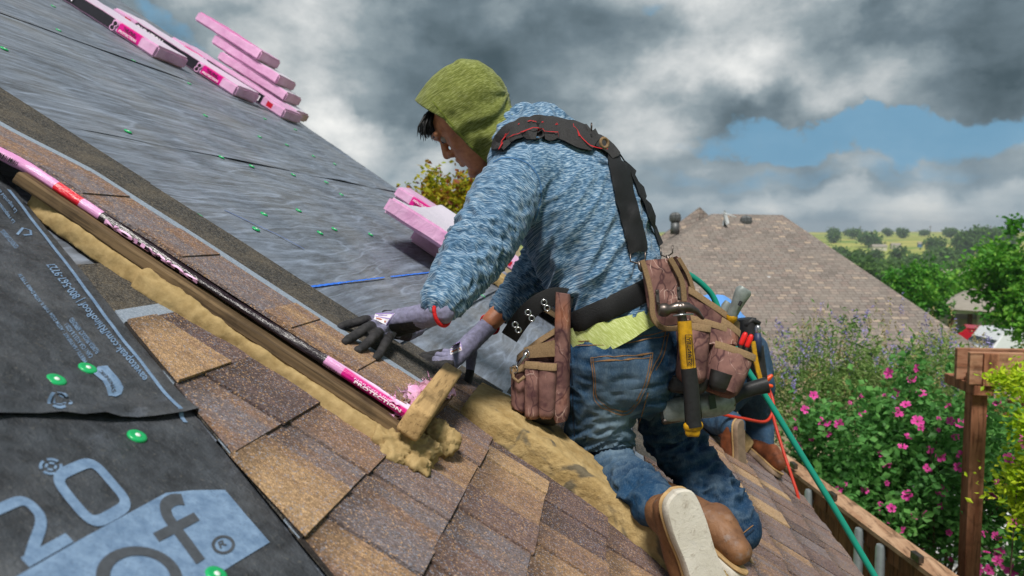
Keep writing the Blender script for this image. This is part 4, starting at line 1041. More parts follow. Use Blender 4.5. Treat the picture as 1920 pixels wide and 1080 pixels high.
hood = obj('hood', (np.concatenate([v, inn]), fa), M_HOOD, man, True, attrs={'ax': np.concatenate([axh, axh])})
hb = bvh_of(v, keep)
for off_px in (0,): stitches([(812, 190), (862, 250), (918, 308)], hb, hood, simple('olive seam', hexc('6f7a2c'), .9, .2, 200, .2), 2.2, .0015, 'seam')

# ---- shirt
def shirt_paths():
    tor = dense(sp3[2:], 4); trad = np.interp(np.linspace(0, 1, len(tor)), np.linspace(0, 1, 6), [.17, .18, .19, .2, .19, .12])
    sl = dense([SL, (SL+EL)/2, EL, (EL+WL)/2, WL], 4); sr = dense([SRt, (SRt+ER)/2, ER, (ER+WR)/2, WR], 4)
    return [(tor, trad), (sl, np.full(len(sl), .072)), (sr, np.full(len(sr), .068))]
mb = MB()
tor_c = A_((1160, 598, 1.93), (1154, 568, 1.93), (1130, 500, 1.935), (1108, 440, 1.94), (1078, 372, 1.95), (1046, 318, 1.965), (1010, 275, 1.98), (985, 262, 1.985))
mb.add(*sweep(tor_c, [(.172, .132), (.168, .130), (.176, .142), (.188, .152), (.200, .152), (.190, .130), (.135, .098), (.088, .080)], FB, 36))
mb.add(*capsule([sp3[5]+LB*.06, SL, SL+(EL-SL)*.3, SL+(EL-SL)*.65, EL, EL+(WL-EL)*.3, EL+(WL-EL)*.58, EL+(WL-EL)*.84], [(.10, .115), (.092, .094), (.085, .086), (.078, .080), (.070, .072), (.063, .064), (.057, .056), (.051, .048)], FB, 24))
mb.add(*capsule([sp3[5]-LB*.06, SRt, SRt+(ER-SRt)*.4, ER, ER+(WR-ER)*.35, ER+(WR-ER)*.74], [(.10, .11), (.09, .09), (.08, .082), (.07, .072), (.06, .062), (.046, .046)], FB, 24))
# bunched hood of the shirt round the neck
for r_, pts in ((.034, [(930, 300, 1.90), (955, 250, 1.885), (990, 222, 1.92), (1030, 220, 2.0), (1045, 232, 2.08)]), (.030, [(965, 265, 1.87), (1000, 240, 1.90), (1040, 225, 1.97), (1052, 232, 2.07)]), (.026, [(950, 225, 1.95), (985, 210, 1.98), (1020, 208, 2.03)])):
    mb.add(*capsule(A_(*pts), [r_*.8]+[r_]*(len(pts)-2)+[r_*.8], ZUP, 14))
v, f = remesh(mb.vf(), .0058, 7)
ax, pid, tn, cq = near_path(v, shirt_paths())
ax = np.where(pid == 0, (v-sp3[2])@nrm(sp3[5]-sp3[2]+LB*-.06), np.where(pid == 1, limb_ax(v, SL, EL, WL), limb_ax(v, SRt, ER, WR)))
nv = vnormals(v, f); rel = v-cq
e1 = np.cross(tn, CU); e1 /= np.linalg.norm(e1, axis=1)[:, None]+1e-9; e2 = np.cross(tn, e1); ang = np.arctan2((rel*e2).sum(1), (rel*e1).sum(1))
disp = np.zeros(len(v)); T = pid == 0; loc2 = v
# pulled folds on the trunk run from the waist up to the arm
def ridge(x): return 1-np.abs(np.clip(x, -1, 1))*2
pxx = ((v-CP)@CR)/((v-CP)@CF)*F+960; pyy = 540-((v-CP)@CU)/((v-CP)@CF)*F
tw = nz(v, 5, 2, 2)
ph = (pxx-960)*.72-(pyy-480)*(-.42)
dirv = np.stack([(v@CR)*.80+(v@CU)*-.38, (v@CR)*.38*.3+(v@CU)*.8*.3, (v@CF)*.5], 1)
fo = nz(dirv, 21, 3, 2); fo2 = nz(dirv, 44, 9, 2)
low = np.clip((pyy-250)/260, .15, 1)
disp[T] = (.010*ridge(fo*1.3)+.003*ridge(fo2*1.2))[T]*low[T]-.004
for k, P in ((1, 1), (2, 1)):
    m = pid == k; q = np.stack([ax*1.0, np.cos(ang)*.045, np.sin(ang)*.045], 1); g = nz(q+ang[:, None]*np.array([.018, 0, 0]), 26, k*5, 2); g2 = nz(q, 60, k*3, 2)
    elb = np.exp(-((ax-.27)/.12)**2)+.55+np.exp(-((ax-.52)/.08)**2)*.5
    disp[m] = ((.0065*ridge(g*1.3)+.002*g2)*elb)[m]-.003
wv_ = .55*pxx+.83*pyy; fm = np.clip((pyy-290)/80, 0, 1)*np.clip((575-pyy)/40, 0, 1)*np.clip((pxx-985)/40, 0, 1)
fl_ = np.maximum(0, np.sin(wv_*2*np.pi/30+5*tw+1.5*nz(v, 11, 5, 2)))**3
disp[T] += (.0062*fl_*fm*np.clip(.5+1.2*nz(v, 8, 7, 2), .1, 1.2))[T]
nb = pyy < 262; disp[nb] = (.008*ridge(nz(v, 14, 6, 2)*1.2)-.003)[nb]
v = v+nv*disp[:, None]
shirt = obj('shirt', (v, f), M_SHIRT, man, True, attrs={'ax': ax+pid*.37})
sb = bvh_of(v, f)
M_SEAM = simple('blue shirt seam', hexc('3c638a'), .9, .25, 200, .3)
stitches([(925, 305), (948, 296), (985, 304), (1008, 330), (1014, 370), (1000, 420)], sb, shirt, M_SEAM, 3.0, .0012, 'seam')

# ---- lime undershirt hanging below the hem
mb = MB(); c_ = A_((1158, 588, 1.93), (1162, 604, 1.93), (1168, 622, 1.93))
V, f = sweep(c_, [(.172, .134), (.178, .139), (.180, .141)], FB, 90, False)
V = V+np.array([(.003*math.sin(k % 90*.5)+.0015*math.sin(k % 90*1.3))*((k//90)/2) for k in range(len(V))])[:, None]*nrm(-CF+CR*.3)
drop = np.array([((k//90)/2)*(.020*math.sin((k % 90)/90*6.283*1.0+2.2)+.003*math.sin((k % 90)*.35)) for k in range(len(V))]); V[:, 2] += drop
tee = obj('undershirt', (V, f), M_TEE, man, True, attrs={'ax': V[:, 2]*.6+V[:, 0]*.5})

# ---- jeans
mb = MB()
mb.add(*sweep(A_((1158, 580, 1.93), (1166, 620, 1.93), (1175, 665, 1.93), (1178, 705, 1.925), (1172, 745, 1.92), (1165, 768, 1.92)), [(.158, .122), (.162, .128), (.170, .135), (.168, .132), (.145, .11), (.09, .07)], FB, 30))
mb.add(*capsule([HL+CR*.01, HL+(KL-HL)*.25, HL+(KL-HL)*.5, HL+(KL-HL)*.8, KL, KL+(AL-KL)*.3, KL+(AL-KL)*.65, AL], [(.105, .105), (.098, .098), (.088, .088), (.079, .079), (.072, .070), (.066, .064), (.058, .058), (.053, .054)], LB, 22))
mb.add(*capsule([HR, HR+(KR-HR)*.3, HR+(KR-HR)*.65, KR, KR+(AR-KR)*.3, KR+(AR-KR)*.6, KR+(AR-KR)*.97], [(.100, .100), (.090, .090), (.078, .080), (.073, .073), (.070, .070), (.067, .066), (.066, .064)], LB, 22))
v, f = remesh(mb.vf(), .0058, 6)
lp = dense([HL, (HL+KL)/2, KL, (KL+AL)/2, AL], 4); rp_ = dense([HR, (HR+KR)/2, KR, (KR+AR)/2, AR], 4)
ax, pid, tn, cq = near_path(v, [(lp, np.full(len(lp), .09)), (rp_, np.full(len(rp_), .085))])
ax = np.where(pid == 0, limb_ax(v, HL, KL, AL), limb_ax(v, HR, KR, AR))
nv = vnormals(v, f); rel = v-cq; e1 = np.cross(tn, CF); e1 /= np.linalg.norm(e1, axis=1)[:, None]+1e-9; e2 = np.cross(tn, e1); ang = np.arctan2((rel*e2).sum(1), (rel*e1).sum(1))
kl = np.where(pid == 0, np.linalg.norm(KL-HL), np.linalg.norm(KR-HR)); tl = np.where(pid == 0, np.linalg.norm(KL-HL)+np.linalg.norm(AL-KL), np.linalg.norm(KR-HR)+np.linalg.norm(AR-KR))
q = np.stack([ax, np.cos(ang)*.05, np.sin(ang)*.05], 1)
g = nz(q+np.stack([ang*.02, ang*0, ang*0], 1), 20, 2, 2); g2 = nz(q, 48, 7, 2)
am = .35+.9*np.exp(-((ax-kl)/.09)**2)+.8*np.exp(-((ax-tl+.09)/.07)**2)
am *= np.clip((tl+.03-ax)/.06, .12, 1)
v = v+nv*((.0115*np.sign(ridge(g*1.25))*np.abs(ridge(g*1.25))**.8+.004*ridge(g2*1.2))*am-.003)[:, None]
px_ = ((v-CP)@CR)/((v-CP)@CF)*F+960; py_ = 540-((v-CP)@CU)/((v-CP)@CF)*F
wear = np.exp(-(((px_-1150)/38)**2+((py_-800)/55)**2))*.95+np.exp(-(((px_-1165)/55)**2+((py_-735)/30)**2))*.5+np.exp(-(((px_-1170)/60)**2+((py_-620)/22)**2))*.35
wear *= (pid == 0)
wear += np.clip(ridge(g*1.25), 0, 1)**2*.22
jeans = obj('jeans', (v, f), M_DENIM, man, True, attrs={'wear': np.clip(wear, 0, 1)})
jb = bvh_of(v, f)
# hip pocket, seams and hem
pk = [(1106, 667), (1224, 659), (1221, 690), (1212, 725), (1175, 779), (1122, 762), (1112, 715), (1106, 667)]
M_DEN2 = M_DENIM
def patch(poly, bvh, off, name, par, m, n=14, attrs=None, thick=.0):
    """panel on a mesh: quad TL,TR,BR,BL in pixels"""
    TL, TR, BR, BL = [np.array(q, float) for q in poly]; V = []; f = []
    for i in range(n+1):
        for j in range(n+1):
            u, w = j/n, i/n; p = (TL*(1-u)+TR*u)*(1-w)+(BL*(1-u)+BR*u)*w; a, nn = hit(bvh, *p)
            if a is None: a, nn = V[-1] if V else (at(*p, 1.8), -CF)
            e = 0 if (i in (0, n) or j in (0, n)) else 1
            V.append((a, nn))
    P = [a+nn*(off) for a, nn in V]
    f = [(i*(n+1)+j, i*(n+1)+j+1, (i+1)*(n+1)+j+1, (i+1)*(n+1)+j) for i in range(n) for j in range(n)]
    return obj(name, (np.array(P), f), m, par, True, attrs=attrs)
wp = np.zeros(15*15)
po = patch([(1106, 667), (1224, 659), (1213, 728), (1116, 735)], jb, .0035, 'hip_pocket', jeans, M_DENIM, 14, {'wear': np.array([.15+.25*(i//15)/14 for i in range(225)])})
patch([(1116, 735), (1213, 728), (1178, 778), (1168, 779)], jb, .0035, 'pocket_point', po, M_DENIM, 14, {'wear': np.array([.45 for i in range(225)])})
for pts in ([(1109, 670), (1165, 668), (1222, 662)], [(1110, 677), (1165, 675), (1221, 669)], [(1109, 670), (1114, 715), (1120, 755), (1174, 777), (1208, 730), (1217, 695), (1222, 662)], [(1113, 672), (1118, 715), (1125, 751), (1173, 771), (1203, 728), (1213, 695), (1218, 666)]):
    stitches(pts, jb, jeans, M_STITCH, 1.6, .0052)
for pts in ([(1080, 640), (1150, 638), (1215, 628), (1250, 620)], [(1082, 648), (1150, 646), (1215, 636), (1250, 628)], [(1246, 622), (1238, 660), (1222, 692), (1214, 720)], [(1252, 624), (1244, 662), (1228, 694)], [(1214, 735), (1200, 790), (1196, 830)]):
    stitches(pts, jb, jeans, M_STITCH, 1.6, .003)
stitches([(1070, 655), (1074, 720), (1076, 790), (1082, 850)], jb, jeans, M_STITCHD, 3, .002, 'side_seam')
stitches([(1347, 1022), (1380, 1008), (1411, 985)], jb, jeans, M_STITCH, 2, .003); stitches([(1345, 1030), (1382, 1016), (1413, 992)], jb, jeans, M_STITCHD, 2.5, .003, 'hem')

# ---- boots
def boot(o, toe, up, par, ml, ms, wedge=True, mirror=1, k=1.0, knee=None, shaft=.06):
    toe = nrm(toe); up = nrm(np.asarray(up)-toe*(np.asarray(up)@toe)); lf = np.cross(up, toe)*mirror
    def L(a): a = np.asarray(a, float)*k; return o+a[:, :1]*toe+a[:, 1:2]*lf+a[:, 2:3]*up
    b = MB()
    b.add(*capsule([(-.085, 0, .055), (-.05, 0, .06), (0, 0, .062), (.06, .002, .055), (.11, .004, .048), (.15, .003, .042), (.175, 0, .038)], [(.036, .034), (.040, .04), (.042, .044), (.046, .040), (.049, .034), (.046, .030), (.036, .024)], (0, 0, 1), 20))
    sd = np.array([-.1, 0, 1.])
    if knee is not None: q = knee-(o-toe*.05+up*.06); sd = np.array([q@toe, q@lf, q@up])
    sd = nrm(sd); a0 = np.array([-.05, 0, .06])
    b.add(*capsule([a0, a0+sd*shaft*.5, a0+sd*shaft], [(.038, .042), (.037, .042), (.037, .042)], (1, 0, 0), 20))
    v, f = remesh(b.vf(), .005, 4); nv = vnormals(v, f); v = v+nv*(.002*nz(v, 26, 3, 3))[:, None]
    e = empty('boot', tuple(o)); e.parent = par; e.location = tuple(o-ORG[par.name])
    up_ = obj('leather_upper', (L(v), f), ml, e, True)
    out = [(-.128, 0), (-.12, .022), (-.10, .034), (-.05, .037), (0, .034), (.05, .038), (.10, .049), (.14, .05), (.175, .04), (.195, .02), (.20, 0), (.195, -.02), (.175, -.036), (.14, -.044), (.10, -.043), (.05, -.036), (0, -.033), (-.05, -.036), (-.10, -.033), (-.12, -.022)]
    O = dense(out+[out[0]], 3)[:-1]; n = len(O)
    def slab(z0, z1, g, nm, m):
        rows = [(z0, g-.004), (z0+.004, g), (z1-.003, g), (z1, g-.002)]; V = []; f = []
        for z, gg in rows: V += [(x*(1+gg*8), y*(1+gg*16), z) for x, y in O]
        for i in range(3):
            for j in range(n): f.append((i*n+j, i*n+(j+1) % n, (i+1)*n+(j+1) % n, (i+1)*n+j))
        V += [(0.03, 0, z0), (.03, 0, z1)]; c = len(V)-2
        for j in range(n): f += [(c, (j+1) % n, j), (c+1, 3*n+j, 3*n+(j+1) % n)]
        V = np.array(V); 
        if wedge: V[:, 2] += np.where(V[:, 0] > .12, (V[:, 0]-.12)*.18, 0)
        obj(nm, (L(V), f), m, e, True, sharp=40)
    slab(0, .022, .004, 'sole', ms); slab(.0225, .030, .007, 'welt', M_WELT)
    return e
# near boot: sole turned to the lens; far boot flat on the shingles
toe_n = nrm(CR*.335-CU*.94+CF*.03); up_n = nrm(CF*.93-CR*.36)
bo = at(1314, 1042, 1.47)
boot(bo, toe_n, up_n, man, M_LEA, M_SOLE, knee=KL)
toe_f = nrm(-RS*.75+RY*.66); fo_ = rh(1352, 1062, .026)+toe_f*.075; boot(fo_, toe_f, RN, man, M_LEA, M_SOLE, knee=KR)

# ---- gloves
def glove(par, wrist, cuff_dir, chains, palm, back, coat_pts, vox=.0026, mirror=False):
    """chains: list of (joints, radii, coat start); palm: list of capsules; back = direction of the hand's back"""
    b = MB(); paths = []
    for pts, rad in palm: b.add(*capsule(pts, rad, back, 16))
    for J, rad, c0 in chains: b.add(*capsule(dense(J, 3), np.interp(np.linspace(0, 1, (len(J)-1)*3+1), np.linspace(0, 1, len(rad)), rad), back, 12))
    v, f = remesh(b.vf(), vox, 3)
    coat = np.zeros(len(v)); bestd = np.full(len(v), 1e9)
    for J, rad, c0 in chains:
        P = dense(J, 4); L = np.concatenate([[0], np.cumsum(np.linalg.norm(np.diff(P, axis=0), axis=1))]); L /= L[-1]
        for i in range(len(P)-1):
            d = P[i+1]-P[i]; u = np.clip(((v-P[i])@d)/(d@d), 0, 1); D = np.linalg.norm(v-(P[i]+u[:, None]*d), axis=1); t_ = L[i]+u*(L[i+1]-L[i])
            m = (D < bestd) & (D < .016); bestd[m] = D[m]; coat[m] = np.clip((t_-c0)/.12+.5, 0, 1)[m]
    nv = vnormals(v, f); dn = nv@nrm(back); far = bestd > .0155
    for c, r in coat_pts:
        D = np.linalg.norm(v-c, axis=1); coat = np.maximum(coat, np.clip((r-D)/.008+.5, 0, 1))
    coat = np.maximum(coat, np.clip((-dn-.35)*3, 0, 1)*(np.linalg.norm(v-wrist, axis=1) > .045))
    v = v+nv*(.0012*nz(v, 60, 2, 3))[:, None]
    return obj('glove', (v, f), M_GLOVE, par, True, attrs={'coat': coat}), v, f
bt = .0915
W1 = at(812, 588, 1.585)
def B(px, py, h): return rh(px, py, bt+h)
mcp = [B(703, 600, .036), B(712, 606, .040), B(722, 614, .037), B(734, 624, .030)]
ch = [([mcp[0], B(683, 600, .036), B(662, 606, .022), B(640, 612, .010)], [.0105, .0105, .0098, .0088], .35),
      ([mcp[1], B(690, 614, .040), B(667, 628, .022), B(648, 641, .010)], [.011, .011, .0102, .009], .38),
      ([mcp[2], B(706, 627, .038), B(688, 645, .020), B(671, 658, .010)], [.011, .0108, .010, .0088], .40),
      ([mcp[3], B(722, 645, .030), B(714, 660, .016), B(704, 672, .009)], [.0105, .010, .0095, .0085], .25),
      ([B(768, 606, .045), B(745, 592, .03), B(722, 588, .012)], [.014, .012, .0095], .45)]
pc = (W1+mcp[1])/2
palm = [([W1+(W1-pc)*.35, W1, W1+(mcp[k]-W1)*.5, mcp[k]], [.026, .025, .0195, .0125]) for k in range(4)]
hyp = B(764, 627, .016); palm.append(([B(742, 624, .022), hyp, B(785, 618, .030)], [.014, .0165, .015]))
g1, gv, gf = glove(man, W1, None, ch, palm, RN*.8+CU*.3, [(B(760, 630, .02), .030), (B(742, 634, .02), .02)])
gb = bvh_of(gv, gf)
def glove_label(quad, bvh, par):
    lb = patch(quad, bvh, .0012, 'glove_label', par, M_LBL, 6)
    TL, TR, BR, BL = [np.array(q, float) for q in quad]
    def P(u, w): return tuple((TL*(1-u)+TR*u)*(1-w)+(BL*(1-u)+BR*u)*w)
    for (u0, w0, u1, w1, m, wd) in ((.02, .45, .98, .45, M_LBL3, 1.6), (.02, .03, .98, .03, M_LBL3, 1.4), (.97, .02, .97, .98, M_LBL3, 1.2), (.15, .72, .6, .72, M_LBL2, 2.6), (.2, .22, .7, .22, M_LBL3, 1.3), (.75, .75, .85, .75, M_LBL2, 3.5)):
        stitches([P(u0, w0), P(u1, w1)], bvh, par, m, wd, .0018, 'label_print')
glove_label([(704, 589), (741, 588), (724, 610), (700, 599)], gb, g1)
def cuff(c, d, r, par, r2=.0042, sx=1.):
    d = nrm(d); a = nrm(np.cross(d, CU)); b = np.cross(d, a); P = [c+(a*math.cos(w)*sx+b*math.sin(w))*r for w in np.linspace(0, 6.2832, 33)]
    m_ = MB(); m_.add(*sweep(P, [r2]*33, d, 8, False)); obj('red_cuff', m_.vf(), M_RED, par, True)
cuff(W1+(W1-pc)*.33, W1-pc, .0285, g1)
# far hand
W2 = at(908, 618, 2.075)
def G(px, py, h): return rh(px, py, .012+h)
mc2 = [G(851, 683, .055), G(846, 675, .060), G(846, 668, .055), G(850, 662, .05)]
ch2 = [([mc2[0], G(828, 685, .04), G(808, 682, .018), G(795, 677, .009)], [.0115, .011, .0105, .009], .05),
       ([mc2[1], G(822, 676, .04), G(803, 672, .02), G(790, 669, .009)], [.0115, .011, .0105, .009], .42),
       ([mc2[2], G(824, 667, .04), G(806, 666, .02), G(794, 666, .009)], [.011, .0105, .01, .009], .42),
       ([mc2[3], G(832, 660, .035), G(818, 662, .02), G(806, 664, .009)], [.0105, .0098, .0092, .0085], .42),
       ([G(884, 660, .08), G(882, 690, .04), G(878, 712, .014), G(877, 720, .006)], [.017, .0125, .0115, .009], .55)]
pc2 = (W2+mc2[1])/2
palm2 = [([W2+(W2-pc2)*.4, W2, W2+(mc2[k]-W2)*.5, mc2[k]], [.026, .0255, .021, .0135]) for k in range(4)]
g2, gv2, gf2 = glove(man, W2, None, ch2, palm2, -CF*.7+CU*.5-CR*.3, [(G(872, 705, .0), .012)])
gb2 = bvh_of(gv2, gf2)
glove_label([(843, 650), (864, 641), (867, 657), (845, 666)], gb2, g2)
cuff(W2+(W2-pc2)*.36, W2-pc2, .0275, g2)

# ================================================================== TOOL BELT, TOOLS, HOSES
def _camo(t, b, out):
    o = t.geo(); n = t.noise(o, 14, 5, .6); n2 = t.noise(o, 38, 4, .6)
    w = t.n('ShaderNodeTexNoise', {'Vector': o, 'Scale': 9., 'Detail': 3}).outputs[1]; q = t.vm('ADD', t.scale(o, (1, 1, .55)), t.scale(w, (.09, .09, .09)))
    ve = t.n('ShaderNodeTexVoronoi', {'Vector': q, 'Scale': 17.}, feature='DISTANCE_TO_EDGE').outputs[0]
    ve2 = t.n('ShaderNodeTexVoronoi', {'Vector': t.vm('ADD', q, (3, 1, 2)), 'Scale': 26.}, feature='DISTANCE_TO_EDGE').outputs[0]
    c = t.mix(t.mapr(n, .35, .65), hexc('5e4340'), hexc('8f6a62')); c = t.mix(t.mapr(n2, .52, .68, 0, .8), c, hexc('4a2f33'))
    c = t.mix(t.mapr(ve, .0, .035, .85, 0), c, hexc('3a2229')); c = t.mix(t.math('MULTIPLY', t.mapr(ve2, .0, .022, 1, 0), t.mapr(n, .5, .6)), c, hexc('c2a79c'))
    c = t.mix(t.mapr(t.noise(o, 7, 3), .6, .72, 0, .6), c, hexc('9a5c34'))
    t.put(b.inputs['Base Color'], c); b.inputs['Roughness'].default_value = .85; b.inputs['Specular IOR Level'].default_value = .2
    t.put(b.inputs['Normal'], t.bump(t.noise(o, 500, 2), .3, .002))
M_CAMO = mat('brown branch camouflage canvas', _camo)
M_BIND = simple('tan webbing binding', hexc('7d664a'), .9, .2, 300, .4); M_WEB = simple('black nylon webbing', hexc('0c0d10'), .7, .4, 400, .4); M_PADM = simple('dark mesh padding', hexc('2b2a2b'), .85, .45, 420, .6)
M_STEEL = simple('worn dark steel', hexc('6d6560'), .38, .3, 40, .15, metal=.85, col2=hexc('4a4340')); M_CHROME = simple('bright wire', hexc('a5a7aa'), .25, .1, 40, 0, metal=.9); M_BLACKR = simple('black rubber', hexc('1a1a1c'), .55, .35, 60, .3)
M_YEL = simple('dirty yellow fibreglass', hexc('c99712'), .5, .2, 70, .15, col2=hexc('8f6a10'), detail=8); M_GREYM = simple('grey cast magnesium', hexc('969e9c'), .42, .2, 50, .2, metal=.2, col2=hexc('6c7371'), detail=8)
M_GREEN = simple('green air hose', hexc('12806c'), .35, .1, 30, .05); M_REDH = simple('red air hose', hexc('b3311f'), .4, .1, 30, .05); M_REDSTITCH = simple('red thread', hexc('a51f24'), .8, .1, 30, 0); M_LEAB = simple('black scuffed leather', hexc('1d1b1b'), .5, .5, 50, .3)
belt = empty('tool_belt', at(1155, 562, 1.93), 'camouflage tool belt with black suspenders and bulging pouches round the kneeling worker', 'tool belt')
# belt band found by shooting inwards at shirt and jeans
bc = at(1158, 560, 1.93); bn = nrm(CU*.905-CR*.42+FB*.0); b1 = nrm(CR-bn*(CR@bn)); b2 = np.cross(bn, b1)
V = []; f = []; NB = 72; rows = [-.026, -.018, 0, .018, .026]
for i in range(NB):
    a = 2*math.pi*i/NB; d = b1*math.cos(a)+b2*math.sin(a)
    rr_ = []
    for r in rows:
        o = bc+bn*r+d*.5; h = sb.ray_cast(Vector(o), Vector(-d)); rr_.append(.5-h[3] if h[0] is not None else .15)
    rm = max(rr_)*.6+sum(rr_)/5*.4
    for r, q in zip(rows, rr_): V.append(bc+bn*r+d*(max(q, rm-.004)+(.006 if abs(r) < .02 else .002)))
for i in range(NB):
    for k in range(4): f.append((i*5+k, ((i+1) % NB)*5+k, ((i+1) % NB)*5+k+1, i*5+k+1))
obj('belt_band', (V, f), M_WEB, belt, True)
def flat_band(pts, w, th, name, par, m, face=None):
    """strap through 3-D points, face = surface normal"""
    P = dense(pts, 6); T = np.gradient(P, axis=0); V = []; f = []; face = -CF if face is None else face
    for p, t_ in zip(P, T):
        s_ = nrm(np.cross(nrm(t_), face)); n_ = nrm(np.cross(s_, t_)); n_ = n_ if n_@face > 0 else -n_
        V += [p-s_*w/2-n_*th/2, p-s_*w/2+n_*th*.3, p-s_*w*.4+n_*th/2, p+s_*w*.4+n_*th/2, p+s_*w/2+n_*th*.3, p+s_*w/2-n_*th/2]
    for i in range(len(P)-1):
        for k in range(6): f.append((i*6+k, i*6+(k+1) % 6, (i+1)*6+(k+1) % 6, (i+1)*6+k))
    f += [tuple(range(6)), tuple((len(P)-1)*6+k for k in range(6))[::-1]]
    return obj(name, (V, f), m, par, True, sharp=40)
be = flat_band(A_((1075, 560, 1.80), (1040, 556, 1.80), (1008, 570, 1.80), (980, 596, 1.81), (955, 632, 1.83)), .043, .005, 'belt_end', belt, M_WEB)
def torus(c, n_, R_, r, name, par, m, k=20):
    n_ = nrm(n_); a = nrm(np.cross(n_, [.3, .2, .9])); b = np.cross(n_, a); P = [c+(a*math.cos(w)+b*math.sin(w))*R_ for w in np.linspace(0, 6.2832, k+1)]
    mb = MB(); mb.add(*sweep(P, [r]*(k+1), n_, 6, False)); return obj(name, mb.vf(), m, par, True)
for (x, y) in ((1020, 567), (1026, 578), (990, 586), (997, 597), (966, 609), (972, 619)): torus(at(x, y, 1.79), CF, .0062, .0022, 'grommet', belt, M_CHROME)
# suspenders
def strap(pts, w, th, name, m, off=.006):
    v, f = ribbon(pts, w, sb, off, th); return obj(name, (v, f), m, belt, True, sharp=45)
pad_ = strap([(938, 286), (950, 262), (975, 248), (1010, 242), (1050, 248), (1085, 262), (1112, 276)], [22, 34, 38, 38, 40, 44, 30], .011, 'shoulder_pad', M_PADM)
stitches([(944, 290), (956, 268), (980, 257), (1010, 254), (1050, 262)], sb, pad_, M_REDSTITCH, 1.3, .0195, 'red_stitching')
for pts in ([(953, 257), (960, 250)], [(968, 246), (976, 241)], [(985, 237), (1000, 235)], [(1010, 236), (1024, 239)], [(1034, 240), (1046, 245)]):
    stitches(pts, sb, pad_, M_REDSTITCH, 1.3, .0195, 'red_stitching')
strap([(1095, 258), (1120, 262), (1142, 278), (1156, 296)], [34, 40, 34, 28], .010, 'back_yoke', M_PADM); stitches([(1072, 240), (1080, 262), (1100, 284), (1130, 290)], sb, pad_, M_REDSTITCH, 1.4, .0195, 'red_stitching')
s1 = strap([(1148, 292), (1158, 325), (1172, 385), (1184, 430), (1194, 474)], [26, 36, 36, 36, 34], .005, 'strap', M_WEB)
strap([(1150, 272), (1180, 312), (1205, 365), (1226, 418), (1243, 462)], [14, 18, 20, 20, 22], .005, 'strap', M_WEB)
M_DSTITCH = simple('dark thread', hexc('05060a'), .8, .1, 30, 0)
bk = [hit(sb, x, y)[0] for x, y in ((1137, 299), (1172, 295), (1176, 316), (1141, 319))]
if all(q is not None for q in bk):
    mb = MB(); c = sum(bk)/4; P = [q-CF*.012 for q in bk]; P += [P[0], P[1]]; mb.add(*sweep(P[:5], [.0032]*5, -CF, 8, False)); mb.add(*sweep([(P[0]+P[3])/2, (P[1]+P[2])/2], [.003]*2, -CF, 8)); obj('buckle', mb.vf(), M_BLACKR, belt, True)
torus(at(1109, 238, 1.845), CR, .009, .0015, 'key_ring', belt, M_STEEL)
torus(at(1133, 268, 1.80), CF*.8-CR*.5, .011, .004, 'badge_ring', belt, M_BIND)
for (x, y, w, d) in ((1196, 484, 14, 1.755), (1250, 472, 11, 1.80)):
    mb = MB(); mb.add(*sweep(A_((x-w, y-8, d), (x-w, y+6, d), (x, y+10, d), (x+w, y+2, d), (x+w, y-12, d)), [.002]*5, -CF, 6)); mb.add(*sweep(A_((x+1, y+6, d), (x+4, y+18, d), (x+8, y+26, d)), [.0035, .005, .003], -CF, 8)); obj('strap_hook', mb.vf(), M_STEEL, belt, True)
# pouches
def pouch(quad, bulge, back, name, par, m, n=16, roundb=.25, bind=True, top_bow=0., bindm=None, bw=.006, pw=.6):
    TL, TR, BR, BL = [at(*q) for q in quad]; nn = nrm(np.cross(TR-TL, BL-TL)); nn = nn if nn@CF < 0 else -nn
    V = []; f = []; fr = []; bk = []
    for i in range(n+1):
        w = i/n
        for j in range(n+1):
            u = j/n; uc = (u-.5)*2
            k = math.sqrt(max(.02, 1-((w-1+roundb)/roundb)**2)) if (roundb > 0 and w > 1-roundb) else 1
            kk = .55+.45*k; ue = .5+uc*.5*kk
            p = (TL*(1-ue)+TR*ue)*(1-w)+(BL*(1-ue)+BR*ue)*w
            bz = bulge*(max(0, 1-uc*uc)**pw)*(.55+.45*math.sin(min(1, w*1.25)*math.pi*.55))*(k if w > .9 else 1)
            p = p+nn*(bz+.0022*noise.noise(Vector(tuple(p*38)))+.004*noise.noise(Vector(tuple(p*13)))); fr.append(p); bk.append(p-nn*(bz+back))
    N = (n+1)**2; V = fr+bk
    for i in range(n):
        for j in range(n):
            a = i*(n+1)+j; f += [(a, a+n+1, a+n+2, a+1), (N+a, N+a+1, N+a+n+2, N+a+n+1)]
    for i in range(n):
        a, b = i*(n+1), (i+1)*(n+1); f += [(a, N+a, N+b, b), (a+n, b+n, N+b+n, N+a+n)]; f += [(i, i+1, N+i+1, N+i), (n*(n+1)+i, N+n*(n+1)+i, N+n*(n+1)+i+1, n*(n+1)+i+1)]
    o = obj(name, (V, f), m, par, True, sharp=60)
    if bind:
        top = [fr[j]+nn*.002 for j in range(n+1)]; dn = nrm(BL-TL)
        P = []; ff = []
        for j, p in enumerate(top):
            q = fr[j]-fr[j]; P += [p-dn*.002-nn*.004, p-dn*.002+nn*.001, p+dn*bw*2.4+nn*.0015*1.5]
        for j in range(n): ff += [(3*j, 3*j+1, 3*j+4, 3*j+3), (3*j+1, 3*j+2, 3*j+5, 3*j+4)]
        obj('binding', (P, ff), bindm or M_BIND, o, True)
    return o
